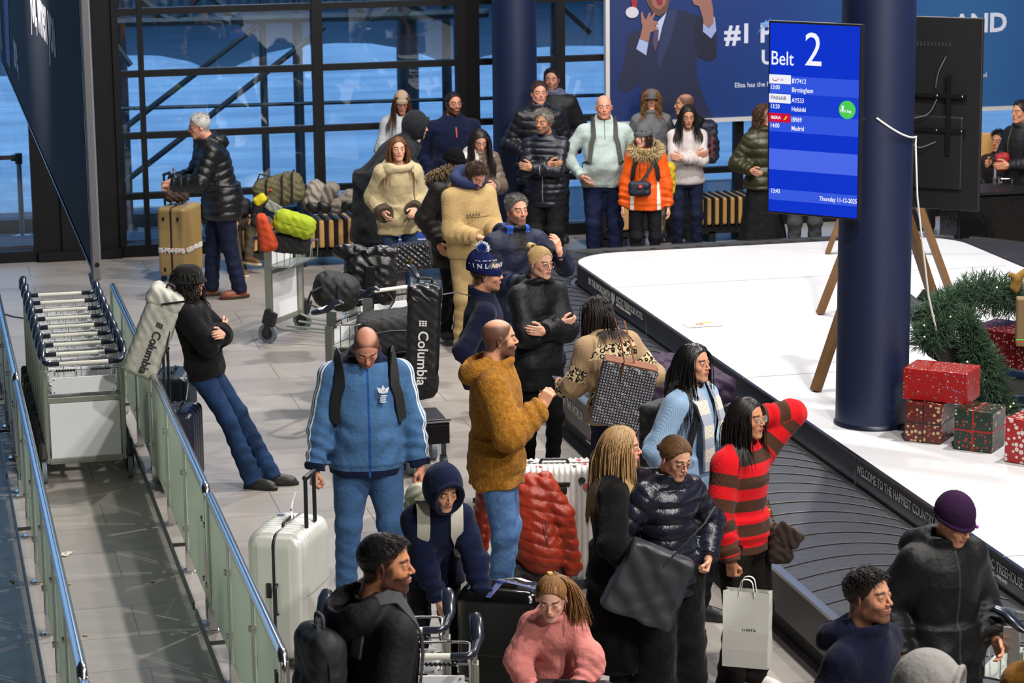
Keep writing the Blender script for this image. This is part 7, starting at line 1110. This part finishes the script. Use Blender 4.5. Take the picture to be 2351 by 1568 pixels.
def garland(name, label, pts, rad, n=2600, L=.055, seed=1, lights=14):
    r = np.random.default_rng(seed); P = np.array(pts, float); seg = np.linalg.norm(np.diff(P, axis=0), axis=1); cum = np.concatenate([[0], np.cumsum(seg)]); t = r.uniform(0, cum[-1], n); c = np.stack([np.interp(t, cum, P[:, k]) for k in range(3)], 1); d = unitv(r.normal(size=(n, 3))); rr_ = rad*r.uniform(.25, 1., (n, 1))*(1+.25*np.sin(t*9+seed))[:, None]; a = c+d*rr_; dd = unitv(d+r.normal(size=(n, 3))*.5); q = np.stack([a, a+dd*L*.5, a+dd*L], 1).astype(f32)
    o = P.mean(0); e = empty(name, tuple(o), 0, label, 'garland'); v, f = strands(q-o.astype(f32), .0032*np.ones(n)); link('needles', mesh_np(v, f, 'needles'), GRM, e); k = r.choice(n, lights, replace=False); MB().tube([tuple(x-o) for x in P], .012, 6).build('stem', mat('stem_brown', '#2a2a1c', .8), e, True)
    gl = glow('fairy_light', '#ffe2a0', 6.)
    for i in k: MB().sph(tuple(c[i]+d[i]*(rad*1.15)-o+np.array((0, -.02, 0))), .0055, 6).build('fairy_light', gl, e)
    return e
G = lambda x, y, Y: onY(x, y, Y)
g0 = gp(2330, 960, ZP)[1]; Yg = g0+.25
garland('fir_garland', 'thick fir garland with warm fairy lights along the sleigh front and top rail', [G(2140, 770, Yg-.1), G(2150, 715, Yg), G(2190, 690, Yg+.1), G(2240, 670, Yg+.15), G(2300, 680, Yg+.2), G(2360, 690, Yg+.25)], .135, 6500, seed=1, lights=14)
garland('fir_garland', 'fir garland falling down the side of the sleigh to its seat', [G(2215, 730, Yg-.12), G(2235, 790, Yg-.15), G(2262, 850, Yg-.15), G(2275, 880, Yg-.12)], .125, 4200, seed=4, lights=3)
garland('fir_garland', 'fir garland lying on the floor under the sleigh behind the green present', [G(2270, 900, Yg-.1), G(2300, 950, Yg-.05), G(2345, 985, Yg), G(2380, 990, Yg)], .11, 3600, seed=7, lights=7)
garland('fir_garland', 'drooping tip of fir garland at the left end with a black plug', [G(2120, 770, Yg-.12), G(2150, 765, Yg-.14), G(2170, 750, Yg-.12)], .10, 1800, seed=9, lights=3)
P_ = [gp(2084, 788, ZP+.03), gp(2110, 790, ZP+.03), gp(2135, 780, ZP+.12)]; tag(MB().tube([tuple(q) for q in P_], .006, 6).tube([tuple(P_[0]), tuple(P_[1])], .016, 8).build('plug_cable', BLACK, None, True), 'short black plug and lead sticking out of the garland', 'cable')
def wrap(name, base, c1, c2, c3=None, sc=22, thr=.33):
    t = NT(name); ob = t.coord(); v = t.n('ShaderNodeTexVoronoi'); v.inputs['Scale'].default_value = sc*1.6; v.inputs['Randomness'].default_value = .75; t.L(ob, v.inputs['Vector']); r = t.xyz(v.outputs['Color'])[0]; m = t.math('LESS_THAN', v.outputs['Distance'], t.math('ADD', thr-.12, t.math('MULTIPLY', t.xyz(v.outputs['Color'])[1], .2))); t.set(t.mix(m, hexc(base), t.ramp(r, [(0, hexc(c1)), (.45, hexc(c2)), (.75, hexc(c3 or c1))], True)), .35); t.bump(t.noise(18, 2, ob), .25, .01); return t.m
def present(label, x, y, z, rz, w_, d, h, mt, ribbon=None):
    e = empty('present', (x, y, z), rz, label, 'present'); MB().box((0, 0, h/2), (w_, d, h), None, .008, seg=2).build('wrapped_box', mt, e)
    if ribbon: m = mat('ribbon'+ribbon, ribbon, .4); MB().box((0, 0, h/2), (w_+.004, .012, h+.004)).box((0, 0, h*.5), (w_+.005, d+.005, .012)).build('ribbon', m, e)
    return e
K = lambda x, y, z=ZP: gp(x, y, z)
a = K(2178, 1020); present('dark red present with cream print at the bottom of the left stack', a[0]-.06, a[1]+.20, ZP+.001, radians(50), .30, .26, .27, wrap('wrap_brownred', '#4d1512', '#a8946c', '#8a3a2c', '#b5a27a', 20, .34), '#2a0c0c')
a2 = a; present('bright red present with white and green print, on top of the dark red one', a2[0]+.03, a2[1]+.22, ZP+.275, radians(50), .30, .46, .22, wrap('wrap_red', '#8f0d0f', '#b9b4a8', '#5f7f30', '#4f7f96', 30, .26))
a = K(2256, 1044); present('green present with red baubles and a thin red ribbon', a[0]+.06, a[1]+.20, ZP+.001, radians(47), .27, .27, .28, wrap('wrap_green', '#10261b', '#8e1c1c', '#b0a88c', '#8f2a20', 24, .36), '#8e0f12')
a = K(2385, 1075); present('red present with snowmen print cut by the right edge', a[0]+.06, a[1]+.20, ZP+.001, radians(40), .30, .30, .30, wrap('wrap_snow', '#8e0f12', '#b9b4ae', '#b9b4ae', '#a8a29a', 16, .36))
a = onY(2350, 800, Yg-.05); present('large red present with white script lying in the sleigh', a[0]-.03, a[1]+.1, a[2]-.12, radians(38), .40, .52, .26, wrap('wrap_script', '#560d12', '#a08080', '#8e6a6a', '#a08080', 28, .30))
a = onY(2345, 770, Yg-.2); e = empty('kraft_gift_bag', (a[0]+.02, a[1]-.1, a[2]-.03), radians(-20), 'brown kraft gift bag with bright striped band on the sleigh', 'gift bag'); MB().box((0, 0, .15), (.20, .12, .34), None, .01).build('bag_body', mat('kraft', '#6b5636', .8), e); MB().box((0, -.0605, .03), (.2, .002, .01)).build('green_band', mat('neon_green', '#5fa82a', .6), e); MB().box((0, -.0605, .015), (.2, .002, .008)).build('pink_band', mat('neon_pink', '#b03a4a', .6), e)
a = onY(2342, 640, Yg+.05); e = empty('plush_reindeer', tuple(a), 0, 'mustard plush reindeer antlers above the garland at the right edge', 'plush toy'); obj_surf('antler', lambda P: sm(sm(chain(P, [np.array((-.05, 0, -.06)), np.array((-.03, 0, 0)), np.array((.04, 0, .05))], [.025, .03, .026]), cone(P, (-.02, 0, 0), (-.07, 0, .03), .024, .02), .01), cone(P, (.0, 0, -.02), (-.03, 0, -.08), .02, .022), .01), (-.12, -.05, -.12), (.1, .05, .1), .006, mat('plush_mustard', '#7a5a20', .95, bump=.8, bscale=200), e)
a = K(2325, 1010); e = empty('cable_coil', (a[0], a[1]+.05, ZP), 0, 'small coil of white cable beside the green present', 'cable coil'); b = MB(); [b.tube([(.07*cos(q), .05*sin(q), .01+.012*i) for q in [2*pi*j/20 for j in range(20)]], .006, 6, closed=True) for i in range(7)]; b.build('coil', mat('cable_white', '#c9c7c4', .5), e, True); MB().cyl((0, -.03, .08), (0, .03, .08), .025).build('reel_end', mat('cable_white', '#c9c7c4', .5), e, True)
# far right: planter box, seats, wheel
a = onY(2290, 480, 24.7); e = empty('black_planter', (a[0]+.5, a[1]+.2, 0), 0, 'long black foil-covered box with glittering lights at the right edge', 'planter box'); MB().box((0, 0, .42), (1.9, .5, .84), None, .02).build('box', mat('black_foil', '#0b0b0c', .18, bump=1., bscale=14), e); MB().box((0, 0, .86), (1.95, .55, .03)).build('rim', BLACK, e)
a = onY(2330, 345, 26.6); e = empty('wooden_chair', (a[0]-.35, 26.6, 0), 0, 'plain wooden chair with high back in the far right background', 'seat'); MB().box((0, 0, 1.0), (.9, .06, .40), None, .01).build('back_rest', WOOD, e); MB().box((0, -.25, .45), (.9, .5, .06), None, .01).build('seat', WOOD, e); MB().box((-.4, .03, .45), (.06, .06, .9)).box((.4, .03, .45), (.06, .06, .9)).box((-.4, -.45, .21), (.06, .06, .42)).box((.4, -.45, .21), (.06, .06, .42)).build('leg', IRON, e)
e, a_, b_ = bagpx('red_bag', 'red carrier bag on the trolley at the far right', 'bag', 2302, 372, 25.25, 34, 40, .15, '#8c1218', roll=10, rad=.3)
a = onY(2150, 510, 25.6); e = empty('pushchair', (a[0], a[1], 0), 0, 'dark pushchair with grey wheel beyond the island, under the second screen', 'pushchair'); MB().tube([(-.02, 0, .17), (.02, 0, .17)], .17, 28).build('wheel', TYRE, e, True); MB().tube([(-.025, 0, .17), (.025, 0, .17)], .12, 20).build('hub', BLACK, e, True); MB().tube([(0, 0, .17), (-.1, .1, .6), (-.2, .3, 1.0)], .02, 8).box((-.15, .3, .45), (.4, .4, .3), None, .05).build('frame', BLACK, e)
# bits on the figures
g = PEOPLE['track']; M = g.M@Matrix.Translation(g.T((-.125, .165, 1.30)).tolist())
q = g.e; b = MB(); [b.poly([(-.125+.0*sx, .0, 1.31)]) for sx in ()]
for sx, ang in ((-1, -.75), (0, 0), (1, .75)): P_ = [(0, 0), (.014, .022), (0, .052), (-.014, .022)]; b.poly([tuple(g.T((-.085+(u*cos(ang)-v*sin(ang)), .185, 1.31+(u*sin(ang)+v*cos(ang))))) for u, v in P_], (0, .004, 0))
b.build('leaf_emblem', mat('emblem_white', '#dfe3ea', .7), q); b = MB(); [b.box(tuple(g.T((-.085+random.uniform(-.004, .004), .188, 1.297-i*.012))), (.036, .004, .007)) for i in range(4)]; b.build('emblem_lines', mat('emblem_white', '#dfe3ea', .7), q)
g = PEOPLE['ochre']; MB().box(tuple(g.T((.175, .03, .86))), (.004, .045, .018)).build('small_label', BLACK, g.e)
g = PEOPLE['hatgirl']; e_ = MB().box(tuple(g.T((.20, .09, 1.16))), (.006, .06, .05), None, .002).build('yellow_patch', mat('patch_yellow', '#c49a10', .7), g.e)

g = PEOPLE['pinkgirl']; p = onY(1312, 1575, g.loc[1]-.31); e = suitcase('dark purple-brown soft suitcase with white tag under the hands of the little girl', p[0], p[1], radians(-20), .42, .28, float(p[2])-.055, '#1f1418', .55, 0, rad=.05, side=False); z1 = float(p[2]); tagstrip(e, [(-.12, -.10, z1+.012), (-.06, -.07, z1+.02), (.0, -.03, z1+.014), (.05, .0, z1+.012)], .05); MB().box((.02, .0, z1+.004), (.30, .03, .012)).build('strap', mat('strap_plum', '#2e1a20', .5), e)
